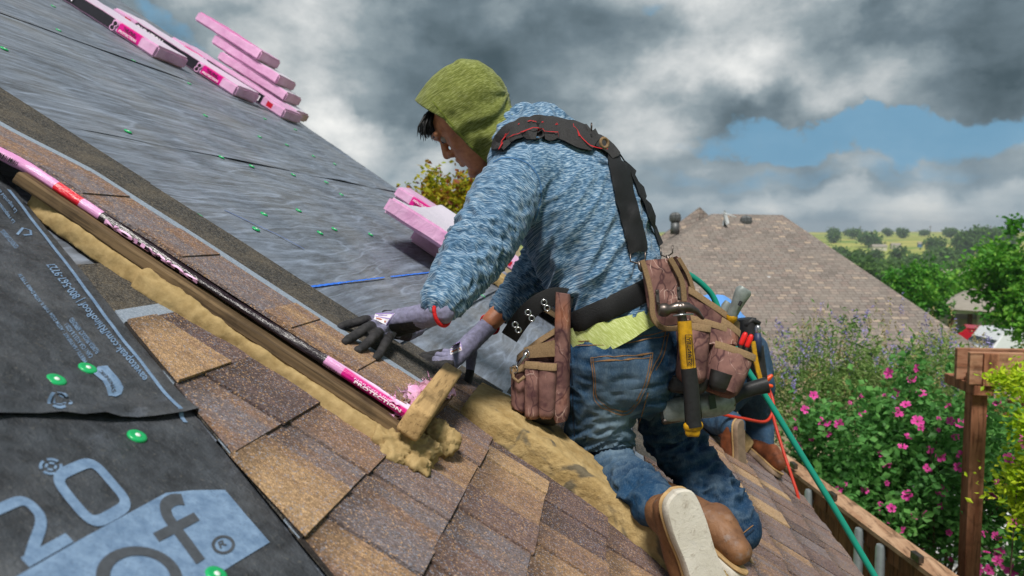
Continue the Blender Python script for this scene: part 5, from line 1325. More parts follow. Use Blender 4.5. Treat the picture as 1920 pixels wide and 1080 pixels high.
# left front pouch
d = 1.80
pouch([(1042, 548, 1.79), (1066, 552, 1.78), (1064, 790, 1.80), (1036, 795, 1.80)], .010, .02, 'pouch_strap', belt, M_CAMO, 16, .05, False)
pouch([(970, 668, 1.86), (1050, 612, 1.82), (1054, 700, 1.82), (966, 720, 1.85)], .014, .07, 'pouch_body', belt, M_CAMO, 16, .1, True)
pouch([(982, 652, 1.815), (1046, 636, 1.79), (1046, 668, 1.79), (984, 672, 1.81)], .004, .004, 'webbing_band', belt, M_BIND, 10, 0, False)
for q in ([(956, 690, 1.835), (984, 684, 1.815), (985, 778, 1.815), (960, 765, 1.83)], [(983, 678, 1.80), (1011, 680, 1.785), (1009, 787, 1.79), (985, 786, 1.80)], [(1009, 681, 1.785), (1044, 683, 1.775), (1038, 786, 1.78), (1010, 786, 1.785)]): pouch(q, .013, .03, 'pocket', belt, M_CAMO, 14, .08, True, pw=.5)
pouch([(957, 752, 1.845), (1062, 748, 1.82), (1052, 800, 1.83), (972, 792, 1.84)], .008, .06, 'pouch_bottom', belt, M_LEAB, 12, .5, False)
mb = MB(); mb.add(*sweep(A_((990, 655, 1.795), (984, 668, 1.79), (976, 680, 1.79), (968, 690, 1.80)), [.0028, .0035, .0035, .0025], -CF, 8)); obj('snap_hook', mb.vf(), M_CHROME, belt, True); torus(at(987, 664, 1.79), CF*.7+CR*.6, .0085, .0015, 'hook_ring', belt, M_CHROME); torus(at(965, 692, 1.80), CF*.7+CR*.6, .0095, .0015, 'hook_ring', belt, M_CHROME)
mb = MB(); mb.add(*sweep(A_((963, 690, 1.81), (962, 708, 1.80), (972, 716, 1.79), (984, 706, 1.79)), [.004]*4, -CF, 8)); obj('tape_loop', mb.vf(), M_BIND, belt, True)
# back pad with hammer holder
bp = pouch([(1203, 489, 1.76), (1262, 484, 1.765), (1284, 606, 1.77), (1222, 614, 1.745)], .008, .014, 'back_pad', belt, M_CAMO, 18, .3, False)
P = A_((1204, 488, 1.752), (1215, 525, 1.748), (1222, 560, 1.742), (1224, 590, 1.738), (1234, 609, 1.738), (1250, 616, 1.745), (1275, 615, 1.755)); flat_band(P, .012, .006, 'binding', belt, M_BIND)
flat_band(A_((1256, 484, 1.756), (1268, 505, 1.757), (1279, 530, 1.76), (1283, 565, 1.76)), .012, .006, 'binding', belt, M_BIND)
for (x, y0, y1) in ((1232, 543, 571), (1272, 538, 563)): flat_band(A_((x, y0, 1.738), (x+1, (y0+y1)/2, 1.736), (x+2, y1, 1.734)), .008, .003, 'holder_plate', belt, M_STEEL); torus(at(x, y0+4, 1.733), CF, .0018, .0016, 'rivet', belt, M_STEEL, 10); torus(at(x+2, y1-4, 1.731), CF, .0018, .0016, 'rivet', belt, M_STEEL, 10)
# right pouches
pouch([(1268, 480, 1.86), (1286, 500, 1.86), (1318, 580, 1.86), (1288, 590, 1.85)], .012, .03, 'pouch_strap', belt, M_CAMO, 12, .05, False)
flat_band(A_((1272, 484, 1.84), (1290, 515, 1.84), (1300, 545, 1.84)), .010, .006, 'binding', belt, M_BIND)
pouch([(1290, 538, 1.84), (1386, 606, 1.88), (1372, 690, 1.87), (1278, 690, 1.84)], .016, .05, 'pouch_body', belt, M_CAMO, 16, .1, True)
pouch([(1352, 596, 1.85), (1388, 622, 1.86), (1382, 652, 1.85), (1342, 640, 1.84)], .010, .02, 'pocket', belt, M_CAMO, 10, .1, True)
pouch([(1294, 592, 1.825), (1362, 612, 1.83), (1382, 648, 1.83), (1300, 650, 1.82)], .016, .03, 'pocket', belt, M_CAMO, 12, .1, True)
pouch([(1276, 604, 1.81), (1333, 612, 1.80), (1323, 722, 1.80), (1268, 716, 1.80)], .030, .05, 'pocket', belt, M_CAMO, 16, .14, True)
pB = pouch([(1340, 640, 1.81), (1416, 668, 1.83), (1378, 752, 1.82), (1326, 730, 1.80)], .036, .05, 'pocket', belt, M_CAMO, 18, .35, True)
pouch([(1336, 692, 1.775), (1374, 704, 1.78), (1364, 738, 1.785), (1330, 730, 1.775)], .010, .012, 'leather_tip', belt, M_LEAB, 12, .5, False)
pouch([(1262, 706, 1.815), (1330, 712, 1.80), (1322, 742, 1.80), (1246, 735, 1.82)], .012, .06, 'pouch_bottom', belt, M_LEAB, 12, .5, False)
for q in ([(1283, 636, 1.783), (1288, 668, 1.778), (1292, 700, 1.78)],): pass
# hammer in the holder
ham = empty('hammer', at(1300, 815, 1.72), 'claw hammer with yellow and black grip hanging from back holder', 'hammer')
dh = 1.70
mb = MB(); mb.add(*sweep(A_((1236, 581, dh), (1241, 581, dh), (1250, 581, dh), (1256, 580, dh), (1268, 577, dh), (1280, 577, dh)), [.0125, .0152, .0152, .0105, .0125, .014], CU, 16))
mb.add(*capsule(A_((1274, 577, dh), (1290, 576, dh+.002), (1305, 583, dh+.004), (1317, 597, dh+.006)), [(.015, .013), (.014, .011), (.013, .007), (.010, .003)], CU, 12)); mb.add(*sweep(A_((1276, 574, dh), (1278, 592, dh), (1281, 606, dh)), [(.012, .012), (.010, .010), (.011, .009)], CF, 12)); 
obj('hammer_head', mb.vf(), M_STEEL, ham, True, sharp=50)
mb = MB(); c0 = at(1235.2, 581, dh)
for i in range(-3, 4):
    for j in range(-3, 4):
        if i*i+j*j < 11: p = c0+CU*i*.0036+CF*j*.0036; mb.box((-.0012,)*3, (.0012,)*3, lambda x, y, z: p+CR*x+CU*y+CF*z)
obj('milled_face', mb.vf(), M_STEEL, ham)
mb = MB(); mb.add(*sweep(A_((1262, 592, dh-.012), (1280, 590, dh-.013), (1300, 589, dh-.012)), [.0022]*3, CU, 8)); obj('nail_slot_bar', mb.vf(), M_CHROME, ham, True)
hp = dense([(1283, 602, dh), (1286, 645, dh), (1291, 690, dh), (1296, 735, dh), (1299, 785, dh), (1301, 800, dh), (1302, 814, dh)], 4)
def seg(i0, i1, ra, rb, name, m, extra=0): 
    P = [at(*q) for q in hp[i0:i1+1]]; n = len(P); mb = MB(); mb.add(*sweep(P, [(ra[0]+(rb[0]-ra[0])*k/(n-1), ra[1]+(rb[1]-ra[1])*k/(n-1)) for k in range(n)], CF, 14, True, 2.8)); return obj(name, mb.vf(), m, ham, True, sharp=55)
yg = seg(0, 9, (.0155, .011), (.0165, .012), 'yellow_handle', M_YEL); seg(8, 20, (.0172, .0135), (.0178, .0145), 'rubber_grip', M_BLACKR)
mb = MB(); mb.add(*capsule(A_((1291, 800, dh), (1302, 800, dh), (1311, 797, dh)), [(.012, .012), (.0125, .0125), (.009, .011)], CU, 12)); mb.add(*capsule(A_((1290, 809, dh), (1308, 810, dh)), [(.007, .012), (.006, .012)], CU, 12)); v, f = remesh(mb.vf(), .002, 2); obj('yellow_butt', (v, f), M_YEL, ham, True)
tv, tf = text_vf('STANLEY', 1, .02); lo, hi = tv.min(0), tv.max(0); P = []
for q in tv:
    u, w = (q[0]-lo[0])/(hi[0]-lo[0]), (q[1]-lo[1])/(hi[1]-lo[1]); P.append(at(1287+3.5*(1-u)+8*w, 684-52*u, dh-.0145))
obj('lettering', (P, tf), M_BLACKT, yg)
mb = MB()
for a, b in (((1285, 628), (1297, 628)), ((1297, 628), (1301, 686)), ((1285, 628), (1289, 686))): mb.add(*sweep([at(*a, dh-.0145), at(*b, dh-.0145)], [.0007]*2, CF, 4))
obj('print_frame', mb.vf(), M_BLACKT, yg)
# second tool: knife-like grey grip standing in the pouch
tl = empty('hand_tool', at(1372, 612, 1.86), 'grey metal hand tool grip with yellow ferrule standing in right pouch', 'hand tool')
mb = MB(); mb.add(*sweep(A_((1372, 592, 1.855), (1380, 575, 1.85), (1388, 558, 1.845), (1394, 546, 1.84), (1397, 541, 1.84)), [(.012, .011), (.0135, .012), (.017, .014), (.0195, .015), (.015, .012)], CF, 14, True, 2.8)); g_ = obj('grip', mb.vf(), M_GREYM, tl, True, sharp=60)
mb = MB(); mb.add(*sweep(A_((1355, 590, 1.88), (1361, 574, 1.88), (1366, 567, 1.88)), [(.008, .009), (.011, .01), (.010, .009)], CF, 12, True, 2.8)); obj('second_grip', mb.vf(), M_GREYM, tl, True, sharp=60)
mb = MB(); mb.add(*sweep(A_((1368, 606, 1.855), (1372, 596, 1.855), (1375, 590, 1.855)), [(.008, .008), (.014, .012), (.0125, .011)], CF, 12)); obj('yellow_ferrule', mb.vf(), M_YEL, tl, True)
mb = MB(); mb.add(*sweep(A_((1390, 565, 1.828), (1386, 573, 1.828)), [.004, .004], CF, 8)); obj('slot', mb.vf(), M_BLACKR, tl)
# nail gun hanging behind
gun = empty('nail_gun', at(1300, 790, 1.9), 'scuffed grey pneumatic nail gun hanging behind hammer at right hip', 'nail gun')
mb = MB(); ga = nrm(at(1370, 748, 1.92)-at(1245, 770, 1.88)); gd = 1.88
mb.add(*sweep(A_((1240, 772, gd), (1246, 771, gd), (1282, 765, gd), (1286, 764, gd)), [(.026, .026), (.031, .030), (.033, .031), (.033, .031)], CU, 20, True, 3.2)); obj('end_cap', mb.vf(), M_GREYM, gun, True, sharp=50)
mb = MB(); mb.add(*sweep(A_((1284, 764, gd), (1296, 762, gd), (1308, 760, gd)), [(.035, .034), (.036, .035), (.034, .033)], CU, 20, True, 2.8)); obj('collar', mb.vf(), M_BLACKR, gun, True, sharp=50)
mb = MB(); mb.add(*sweep(A_((1306, 761, gd), (1330, 757, gd), (1358, 752, gd+.01), (1372, 749, gd+.01)), [(.031, .031), (.034, .034), (.033, .033), (.026, .026)], CU, 22)); obj('cylinder', mb.vf(), M_GREYM, gun, True, sharp=60)
mb = MB(); mb.add(*sweep(A_((1362, 752, gd+.01), (1385, 737, gd+.02), (1415, 727, gd+.03), (1438, 722, gd+.03)), [(.020, .018), (.018, .017), (.016, .018), (.018, .02)], CU, 14, True, 2.6)); obj('handle', mb.vf(), M_BLACKR, gun, True, sharp=60)
for x in (1290, 1300): 
    mb = MB(); mb.add(*sweep(A_((x, 745, gd-.034), (x+2, 775, gd-.036)), [.004]*2, CF, 8)); obj('vent_slot', mb.vf(), M_WEB, gun)
mb = MB(); mb.add(*capsule(A_((1372, 742, gd-.01), (1376, 758, gd-.01)), [.006, .006], CF, 8)); mb.add(*capsule(A_((1246, 790, gd-.02), (1278, 785, gd-.02)), [.008, .007], CF, 8)); obj('trigger', mb.vf(), M_STEEL, gun, True)
lab = [at(1328, 742, gd-.0355), at(1340, 740, gd-.0355), at(1344, 765, gd-.036), at(1331, 768, gd-.036)]; obj('rating_label', (lab, [(0, 1, 2, 3)]), simple('dark green label', hexc('23382c'), .5, .3, 300, 0), gun)
# hoses
hz = empty('air_hose', at(1400, 690, 1.95), 'green air hose looping behind the tool belt and dropping over the eave', 'hose')
P = dense(A_((1285, 512, 2.0), (1300, 520, 2.0), (1322, 538, 2.0), (1340, 562, 2.0), (1362, 620, 1.99), (1398, 688, 1.97), (1440, 750, 1.95), (1500, 848, 1.92), (1570, 962, 1.88), (1640, 1080, 1.84), (1720, 1210, 1.80), (1800, 1400, 1.78)), 8)
mb = MB(); mb.add(*sweep(P, [.0078]*len(P), CF, 12)); obj('hose_tube', mb.vf(), M_GREEN, hz, True)
hz2 = empty('air_hose', at(1440, 760, 3.6), 'thin red air hose trailing from second worker down past the eave', 'hose')
P = dense(A_((1320, 762, 3.3), (1352, 776, 3.35), (1395, 785, 3.4), (1436, 790, 3.5), (1450, 765, 3.55), (1444, 735, 3.6), (1424, 705, 3.6), (1418, 690, 3.6)), 6); mb = MB(); mb.add(*sweep(P, [.007]*len(P), CF, 10)); obj('hose_tube', mb.vf(), M_REDH, hz2, True)
P = dense(A_((1420, 690, 3.6), (1436, 712, 3.58), (1443, 745, 3.56), (1452, 790, 3.52), (1470, 850, 3.45), (1485, 895, 3.4), (1498, 940, 3.36), (1500, 1000, 3.36), (1502, 1100, 3.36)), 6); mb = MB(); mb.add(*sweep(P, [.007]*len(P), CF, 10)); obj('hose_tube', mb.vf(), M_REDH, hz2, True)
mb = MB(); mb.add(*capsule(A_((1428, 718, 3.55), (1440, 710, 3.55), (1446, 705, 3.55)), [.010, .013, .009], CF, 10)); mb.add(*capsule(A_((1430, 722, 3.55), (1446, 724, 3.55)), [.009, .009], CF, 10)); obj('coupler', mb.vf(), simple('orange plastic', hexc('d04a18'), .4, .1, 30, 0), hz2, True)

# ------------------------------------------------------------------ second worker at the roof corner
man2 = empty('person', RP(1.1, 3.75, 0), 'crouching worker in light blue shirt and jeans at the roof corner, boot sole showing', 'person')
M_SHIRT2 = simple('light blue jersey', hexc('5b8fd0'), .9, .15, 14, .2)
D2 = 3.75
pel = at(1392, 690, D2); che = at(1345, 610, D2+.12); nk = at(1300, 590, D2+.25)
b = MB(); b.add(*capsule([pel, (pel+che)/2, che, nk], [(.14, .1), (.13, .095), (.14, .1), (.06, .06)], FB, 16)); b.add(*capsule([nk, at(1275, 605, D2+.3)], [.055, .05], FB, 12)); b.add(*capsule([at(1268, 600, D2+.32), at(1256, 622, D2+.34)], [.09, .085], FB, 14))
h2, k2, a2 = at(1412, 715, D2-.05), at(1420, 790, D2+.1), at(1428, 842, D2+.02); h3, k3, a3 = at(1380, 720, D2-.1), at(1320, 782, D2-.02), at(1372, 798, D2-.33)
for q in ((h2, k2, a2), (h3, k3, a3)): b.add(*capsule(list(q), [.07, .055, .04], FB, 12))
for s_ in (1, -1): b.add(*capsule([che+LB*.15*s_, at(1290+10*s_, 660, D2+.2), at(1265, 720, D2+.2)], [.05, .04, .03], FB, 10))
v, f = remesh(b.vf(), .008, 3); obj('body', (v, f), M_SKIN, man2, True)
b = MB(); b.add(*capsule([at(1380, 662, D2), at(1362, 630, D2+.04), at(1342, 606, D2+.1), at(1312, 598, D2+.2)], [(.14, .115), (.155, .125), (.165, .13), (.12, .1)], FB, 22))
for s_ in (1, -1): b.add(*capsule([che+LB*.15*s_, at(1290+10*s_, 655, D2+.2), at(1268, 705, D2+.2)], [.075, .06, .045], FB, 14))
v, f = remesh(b.vf(), .010, 5); nv = vnormals(v, f); v = v+nv*(.008*nz(v, 9, 3, 3))[:, None]; obj('shirt', (v, f), M_SHIRT2, man2, True)
b = MB(); b.add(*capsule([at(1396, 668, D2), at(1398, 700, D2)], [(.16, .12), (.17, .13)], FB, 20))
b.add(*capsule([h2, k2, a2], [.10, .082, .064], FB, 16)); b.add(*capsule([h3, k3, (k3+a3)/2, a3], [.10, .085, .07, .062], FB, 16))
v, f = remesh(b.vf(), .009, 5); nv = vnormals(v, f); v = v+nv*(.006*nz(v, 12, 5, 3))[:, None]; obj('jeans', (v, f), M_DENIM, man2, True, attrs={'wear': np.full(len(v), .12)})
boot(at(1391, 838, D2-.38), nrm(CR*.07-CU*.98+CF*.12), nrm(CF*.70-CR*.72), man2, M_LEA2, M_SOLE2, knee=k3, k=.93)
q2 = rh(1432, 872, .028); boot(q2, nrm(-RS*.35+RY*.93), RN, man2, M_LEA2, M_SOLE2, knee=k2, k=.95)
b = MB(); b.add(*capsule([at(1276, 596, D2+.31), at(1262, 600, D2+.33)], [(.098, .098), (.094, .096)], FB, 16)); b.add(*sweep(A_((1262, 612, D2+.33), (1240, 622, D2+.34)), [(.075, .012), (.06, .008)], CU, 14)); v, f = remesh(b.vf(), .006, 3); obj('cap', (v, f), simple('dark blue cap cloth', hexc('26344c'), .9, .2, 40, .2), man2, True)
for s_ in (1, -1):                                                    # gloved hands on the deck
    w_ = at(1265, 720, D2+.2)-CF*.06*s_; b = MB(); b.add(*capsule([w_, w_-CR*.03-CU*.05], [.03, .034], FB, 12))
    for i in range(4): k0 = w_-CR*(.045)-CU*.07+CF*(i-1.5)*.019; b.add(*capsule([w_-CR*.03-CU*.05+CF*(i-1.5)*.016, k0, k0-CR*.03-CU*.015, k0-CR*(.045+.006*(i % 3))-CU*.035], [.012, .011, .010, .009], FB, 8))
    b.add(*capsule([w_-CU*.03-CF*.025*s_, w_-CU*.07-CF*.045*s_-CR*.01, w_-CU*.095-CF*.04*s_-CR*.03], [.013, .011, .009], FB, 8)); v, f = remesh(b.vf(), .004, 2); obj('glove', (v, f), M_GLOVE, man2, True, attrs={'coat': np.clip((w_[2]-v[:, 2])/.05-.6, 0, 1)})
belt2 = empty('tool_belt', at(1420, 640, D2-.1), 'dark tool pouch with red handled pliers on second worker', 'tool belt')
D3 = D2-.2
pouch([(1385, 600, D3), (1418, 596, D3), (1436, 690, D3), (1396, 700, D3)], .05, .12, 'pouch_body', belt2, M_WEB, 12, .25, False)
pouch([(1404, 655, D3-.06), (1432, 648, D3-.05), (1440, 720, D3-.05), (1414, 735, D3-.05)], .03, .06, 'pocket', belt2, M_LEAB, 12, .2, False)
b = MB(); b.add(*sweep(A_((1398, 612, D3-.02), (1410, 600, D3-.02), (1424, 608, D3-.02)), [.014]*3, CF, 8)); obj('pouch_handle', b.vf(), M_BLACKR, belt2, True)
flat_band(A_((1412, 640, D3-.1), (1418, 680, D3-.1), (1426, 712, D3-.1)), .02, .01, 'yellow_tape', belt2, M_YEL)
M_PLR = simple('red grip plastic', hexc('d0201c'), .35, .1, 30, 0)
for i, (x, y) in enumerate(((1396, 630), (1407, 634))):
    pl = empty('pliers', at(x, y, D3-.1), ('red pliers handle leaning against the worker in dark pouch', 'red pliers handle next to the navy screwdriver')[i], 'pliers', 'red plier handles in the dark pouch')
    b = MB(); b.add(*capsule(A_((x-6, y+14, D3-.1), (x, y, D3-.1), (x+1, y-3, D3-.1)), [.012, .013, .011], CF, 10)); obj('grip', b.vf(), M_PLR, pl, True)
    b = MB(); b.add(*capsule(A_((x-6, y+14, D3-.1), (x-8, y+26, D3-.1)), [.009, .007], CF, 8)); obj('jaw', b.vf(), M_STEEL, pl, True)
bb = empty('screwdriver', at(1421, 625, D3-.08), 'steel capped black and blue tool upright in dark pouch', 'screwdriver')
b = MB(); b.add(*sweep(A_((1422, 668, D3-.08), (1421, 640, D3-.08), (1421, 624, D3-.08)), [.016, .018, .014], CF, 10)); obj('grip', b.vf(), simple('navy plastic', hexc('26324f'), .5, .2, 30, 0), bb, True)
b = MB(); b.add(*capsule(A_((1421, 622, D3-.08), (1421, 615, D3-.08)), [.014, .014], CF, 10)); obj('cap', b.vf(), M_CHROME, bb, True)

# ================================================================== GARDEN, NEIGHBOURS, COUNTRY BEYOND
def gz(x, y):
    """terrain height"""
    r = np.hypot(x, y)
    z = np.interp(r, [0, 12, 25, 60, 130, 260, 420, 600, 800, 1100, 3000], [0, 0, -1.4, -3.2, -7, -13, -13, -8, -1.2, 3.4, 8])
    return z
def _ground(t, b, out):
    p = t.geo(); x, y, z = sep(t, p); r = t.vm('LENGTH', p)
    n = t.noise(p, .012, 5, .6, 1.2); n2 = t.noise(p, .9, 5, .6); n3 = t.noise(p, 14, 4, .6); n4 = t.noise(t.scale(p, (1, .25, 1)), .006, 3, .5)
    lawn = t.mix(t.mapr(n3, .35, .7), hexc('3e5a22'), hexc('6f8a3c')); lawn = t.mix(t.mapr(n2, .5, .7, 0, .4), lawn, hexc('8a8450'))
    field = t.mix(t.mapr(n, .35, .6), hexc('5f7d34'), hexc('a9a258')); field = t.mix(t.mapr(n4, .5, .65), field, hexc('8f9a4a')); field = t.mix(t.mapr(t.noise(p, .05, 4), .55, .7, 0, .6), field, hexc('4c6a2c'))
    t.put(b.inputs['Base Color'], t.mix(t.mapr(r, 40, 120), lawn, field)); b.inputs['Roughness'].default_value = 1; b.inputs['Specular IOR Level'].default_value = .1
    t.put(b.inputs['Normal'], t.bump(n3, .4, .05))
M_GROUND = mat('grass and pasture', _ground)
rad = [0, 3, 6, 9, 12, 18, 25, 40, 60, 90, 130, 200, 260, 340, 420, 500, 600, 700, 800, 950, 1100, 1500, 2200, 3000]; na = 96; V = [(0, 0, 0)]; f = []
for r in rad[1:]:
    for k in range(na):
        a = 2*math.pi*k/na; x, y = r*math.sin(a), r*math.cos(a); V.append((x, y, gz(x, y)+(noise.noise(Vector((x*.006, y*.006, 3)))*3.0 if r > 150 else 0)*min(1, (r-150)/300 if r > 150 else 0)))
for k in range(na): f.append((0, 1+k, 1+(k+1) % na))
for i in range(len(rad)-2):
    for k in range(na): a, b = 1+i*na+k, 1+i*na+(k+1) % na; f.append((a, a+na, b+na, b))
g = obj('ground', ([tuple(q) for q in V], [q[::-1] for q in f]), M_GROUND, None, True); g['kind'] = 'structure'
def leafmat(name, cols, trans=.42):
    def fn(t, b, out):
        r = t.attr('lc', 2); n = t.noise(t.geo(), 6, 2)
        c = t.ramp(t.math('ADD', r, t.math('MULTIPLY', t.math('SUBTRACT', n, .5), .4)), [(i/(len(cols)-1), hexc(q)) for i, q in enumerate(cols)])
        t.put(b.inputs['Base Color'], c); b.inputs['Roughness'].default_value = .55; b.inputs['Specular IOR Level'].default_value = .3
        tr = t.n('ShaderNodeBsdfTranslucent', {0: c}); ms = t.n('ShaderNodeMixShader', {0: trans, 1: b.outputs[0], 2: tr.outputs[0]}); t.put(out.inputs[0], ms)
    return mat(name, fn)
def leaves(P, size, asp=.55, up=.4, seed=1, rndcol=None, droop=0.):
    """diamond leaves at points P; returns verts, faces, per-vertex colour value"""
    rg = np.random.default_rng(seed); n = len(P); P = np.asarray(P)
    d = rg.normal(size=(n, 3)); d[:, 2] = d[:, 2]*.6+up-droop; d /= np.linalg.norm(d, axis=1)[:, None]
    s = rg.normal(size=(n, 3)); s -= d*(s*d).sum(1)[:, None]; s /= np.linalg.norm(s, axis=1)[:, None]; nn = np.cross(d, s)
    L = size*rg.uniform(.6, 1.3, n)[:, None]; W = L*asp
    V = np.stack([P, P+d*L*.5+s*W*.5+nn*L*.08, P+d*L, P+d*L*.5-s*W*.5+nn*L*.08], 1).reshape(-1, 3)
    k = np.arange(n)*4; f = np.concatenate([np.stack([k, k+1, k+2], 1), np.stack([k, k+2, k+3], 1)])
    c = rg.uniform(0, 1, n) if rndcol is None else rndcol
    return V, f.tolist(), np.repeat(c, 4)
def clumps(n, c, r, k, spread, seed, shell=.55):
    rg = np.random.default_rng(seed); d = rg.normal(size=(k, 3)); d /= np.linalg.norm(d, axis=1)[:, None]; rr = rg.uniform(shell, 1, k)[:, None]
    C0 = np.array(c)+d*rr*np.array(r); sz = rg.uniform(.6, 1.4, k)
    i = rg.integers(0, k, n); return C0[i]+rg.normal(size=(n, 3))*spread*sz[i][:, None], rg.uniform(0, 1, k)[i]*.5+rg.uniform(0, .5, n), C0
M_BARK = simple('grey brown bark', hexc('5a4a3c'), .9, .3, 30, .6)
def tree(name, base, h, r, label, cat, m, n=9000, k=60, size=.14, spread=.28, seed=1, group=None, zc=.62, trunk=.12, asp=.6, limbs=10, low=.75):
    e = empty(name, base, label, cat, group); c = np.array(base)+[0, 0, h*zc]
    P, col, C0 = clumps(n, c, (r, r, h*(1-zc)*1.0), k, spread, seed, .35)
    v, f, lc = leaves(P, size, asp, .2, seed, col); obj('crown', (v, f), m, e, attrs={'lc': lc})
    mb = MB(); b0 = np.array(base, float); mid = b0+[0, 0, h*.42]; mb.add(*sweep([b0-[0, 0, .1], b0+[.02*h, 0, h*.2], mid, c+[0, 0, h*.1]], [trunk, trunk*.8, trunk*.6, trunk*.15], (1, 0, 0), 8))
    for i in range(min(limbs, k)): q = C0[i]; st = mid+(c-mid)*random.uniform(-.3, .6); mb.add(*sweep([st, (st+q)/2+[0, 0, .05*h], q], [trunk*.35, trunk*.2, trunk*.06], (1, 0, 0), 5))
    obj('trunk', mb.vf(), M_BARK, e, True); return e
L_GREEN = leafmat('bright green leaves', ['2a5a1e', '438428', '62a034', '92c24c']); L_DEEP = leafmat('oak green leaves', ['1d3a1c', '2f5524', '46702e', '5f8a3a']); L_FAR = leafmat('far tree leaves', ['355228', '486a34', '5c803e', '7a9a50']); L_LIME = leafmat('lime shrub leaves', ['6f9414', '96b818', 'bcd22a', 'd8e04a']); L_HIB = leafmat('hibiscus leaves', ['34632f', '518a42', '70aa56', 'a4cc80']); L_VIT = leafmat('chaste tree leaves', ['4a6a38', '6a8c48', '8aa85c', 'a8b878']); L_AUT = leafmat('reddening leaves', ['6b7a1c', '95a01e', 'b0a826', '9a5a2c', '7a3a34'])
# ---- fence along the side yard
M_PICK = wood('red brown stained picket', hexc('74482f'), hexc('a06c4a'), (14, 14, 1.2), 1.); M_RAIL = wood('weathered fence rail', hexc('8d6a50'), hexc('b8987c'), (14, 2, 14), 1.); M_GALV = simple('galvanised steel', hexc('9aa4a8'), .45, .15, 20, .1, metal=.6)
FT = 1.86; FO = np.array([1.96, 4.37, 0]); FD = nrm([-.44, 2.63, 0]); FN = np.array([-FD[1], FD[0], 0])          # origin, run, side towards the house
def FP(x, y, z): return FO+FD*y-FN*x+[0, 0, z]                                                               # x: away from the house
fence = empty('wooden_fence', FO+FD*1.5, 'red brown board fence with galvanised posts running below the eave', 'fence')
def wobj(name, mb, m, par): v, f = mb.vf(); return obj(name, (v, f), m, par, attrs={'wc': v+np.array([random.uniform(0, 9), 0, 0])})
random.seed(4); y = -3.2
while y < 6.0:
    mb = MB(); w = .138; t0 = FT-.10+random.uniform(-.008, .008); dx = random.uniform(-.004, .004); mb.box((dx-.009, y, .04), (dx+.009, y+w, t0), FP); wobj('picket', mb, M_PICK, fence); y += .143
y = -3.3
while y < 6:
    mb = MB(); mb.box((-.05, y, FT-.13), (-.014, y+2.38, FT-.02), FP); wobj('top_rail', mb, M_PICK, fence)
    mb = MB(); mb.box((-.075, y, FT-.018), (.07, y+2.38, FT+.012), FP); wobj('cap_board', mb, M_RAIL, fence)
    mb = MB(); mb.box((-.055, y, .35), (-.014, y+2.38, .44), FP); wobj('bottom_rail', mb, M_PICK, fence); y += 2.4
def on_fence(px, py, off):
    d = CF+CR*(px-960)/F+CU*(540-py)/F; p0 = FO+FN*off; t_ = ((p0-CP)@FN)/(d@FN); p = CP+d*t_; return (p-FO)@FD, p[2]
for (px, py) in ((1455, 845), (1517, 898), (1612, 958), (1652, 992), (1768, 1070)):
    yy, z1 = on_fence(px, py, .085); z1 = min(z1, FT-.03); mb = MB(); mb.add(*sweep([FP(-.085, yy, 0), FP(-.085, yy, z1-.02), FP(-.085, yy, z1)], [.030, .030, .024], (1, 0, 0), 14)); mb.add(*capsule([FP(-.085, yy, z1-.09), FP(-.03, yy, z1-.09)], [.012, .012], (0, 0, 1), 8)); obj('post', mb.vf(), M_GALV, fence, True, sharp=50)
for (px, py) in ((1563, 930), (1722, 1045), (1490, 873)):
    yy, z1 = on_fence(px, py, .06); mb = MB(); mb.bbox((-.085, yy-.045, z1-.02), (-.051, yy+.045, z1+.025), .006, FP); obj('bracket', mb.vf(), M_STEEL, fence)
# ---- pergola
M_CEDAR = wood('weathered red cedar', hexc('7a4a34'), hexc('a8765a'), (14, 14, 1.5), 1.); M_CEDARH = wood('weathered cedar beam', hexc('83543c'), hexc('b58c70'), (1.5, 12, 12), 1.)
per = empty('pergola', at(1830, 1476, 5.3), 'cedar pergola with square post and doubled beam behind the flowering shrub', 'pergola')
pb = at(1832, 700, 5.3); px0, py0 = pb[0], pb[1]
mb = MB(); mb.bbox((px0-.05, py0-.055, 0), (px0+.05, py0+.055, pb[2]), .006); wobj('post', mb, M_CEDAR, per)
zt = at(1830, 656, 5.3)[2]; zb = at(1830, 716, 5.3)[2]
mb = MB(); mb.bbox((px0-.10, py0-.115, zb), (px0+3.2, py0-.075, zt), .005); wobj('beam', mb, M_CEDARH, per)
mb = MB(); mb.bbox((px0-.10, py0+.075, zb), (px0+3.2, py0+.115, zt), .005); wobj('beam', mb, M_CEDARH, per)
mb = MB(); mb.bbox((px0-.02, py0-.135, zb-.005), (px0+.075, py0-.116, zt-.004), .004); wobj('joint_plate', mb, M_CEDAR, per)
mb = MB(); mb.bbox((px0-.065, py0-.11, zb-.075), (px0+.065, py0+.35, zb-.003), .006); wobj('cross_beam', mb, M_CEDAR, per)
mb = MB(); mb.bbox((px0+2.9, py0-.07, 0), (px0+3.04, py0+.07, zb), .006); wobj('post', mb, M_CEDAR, per)
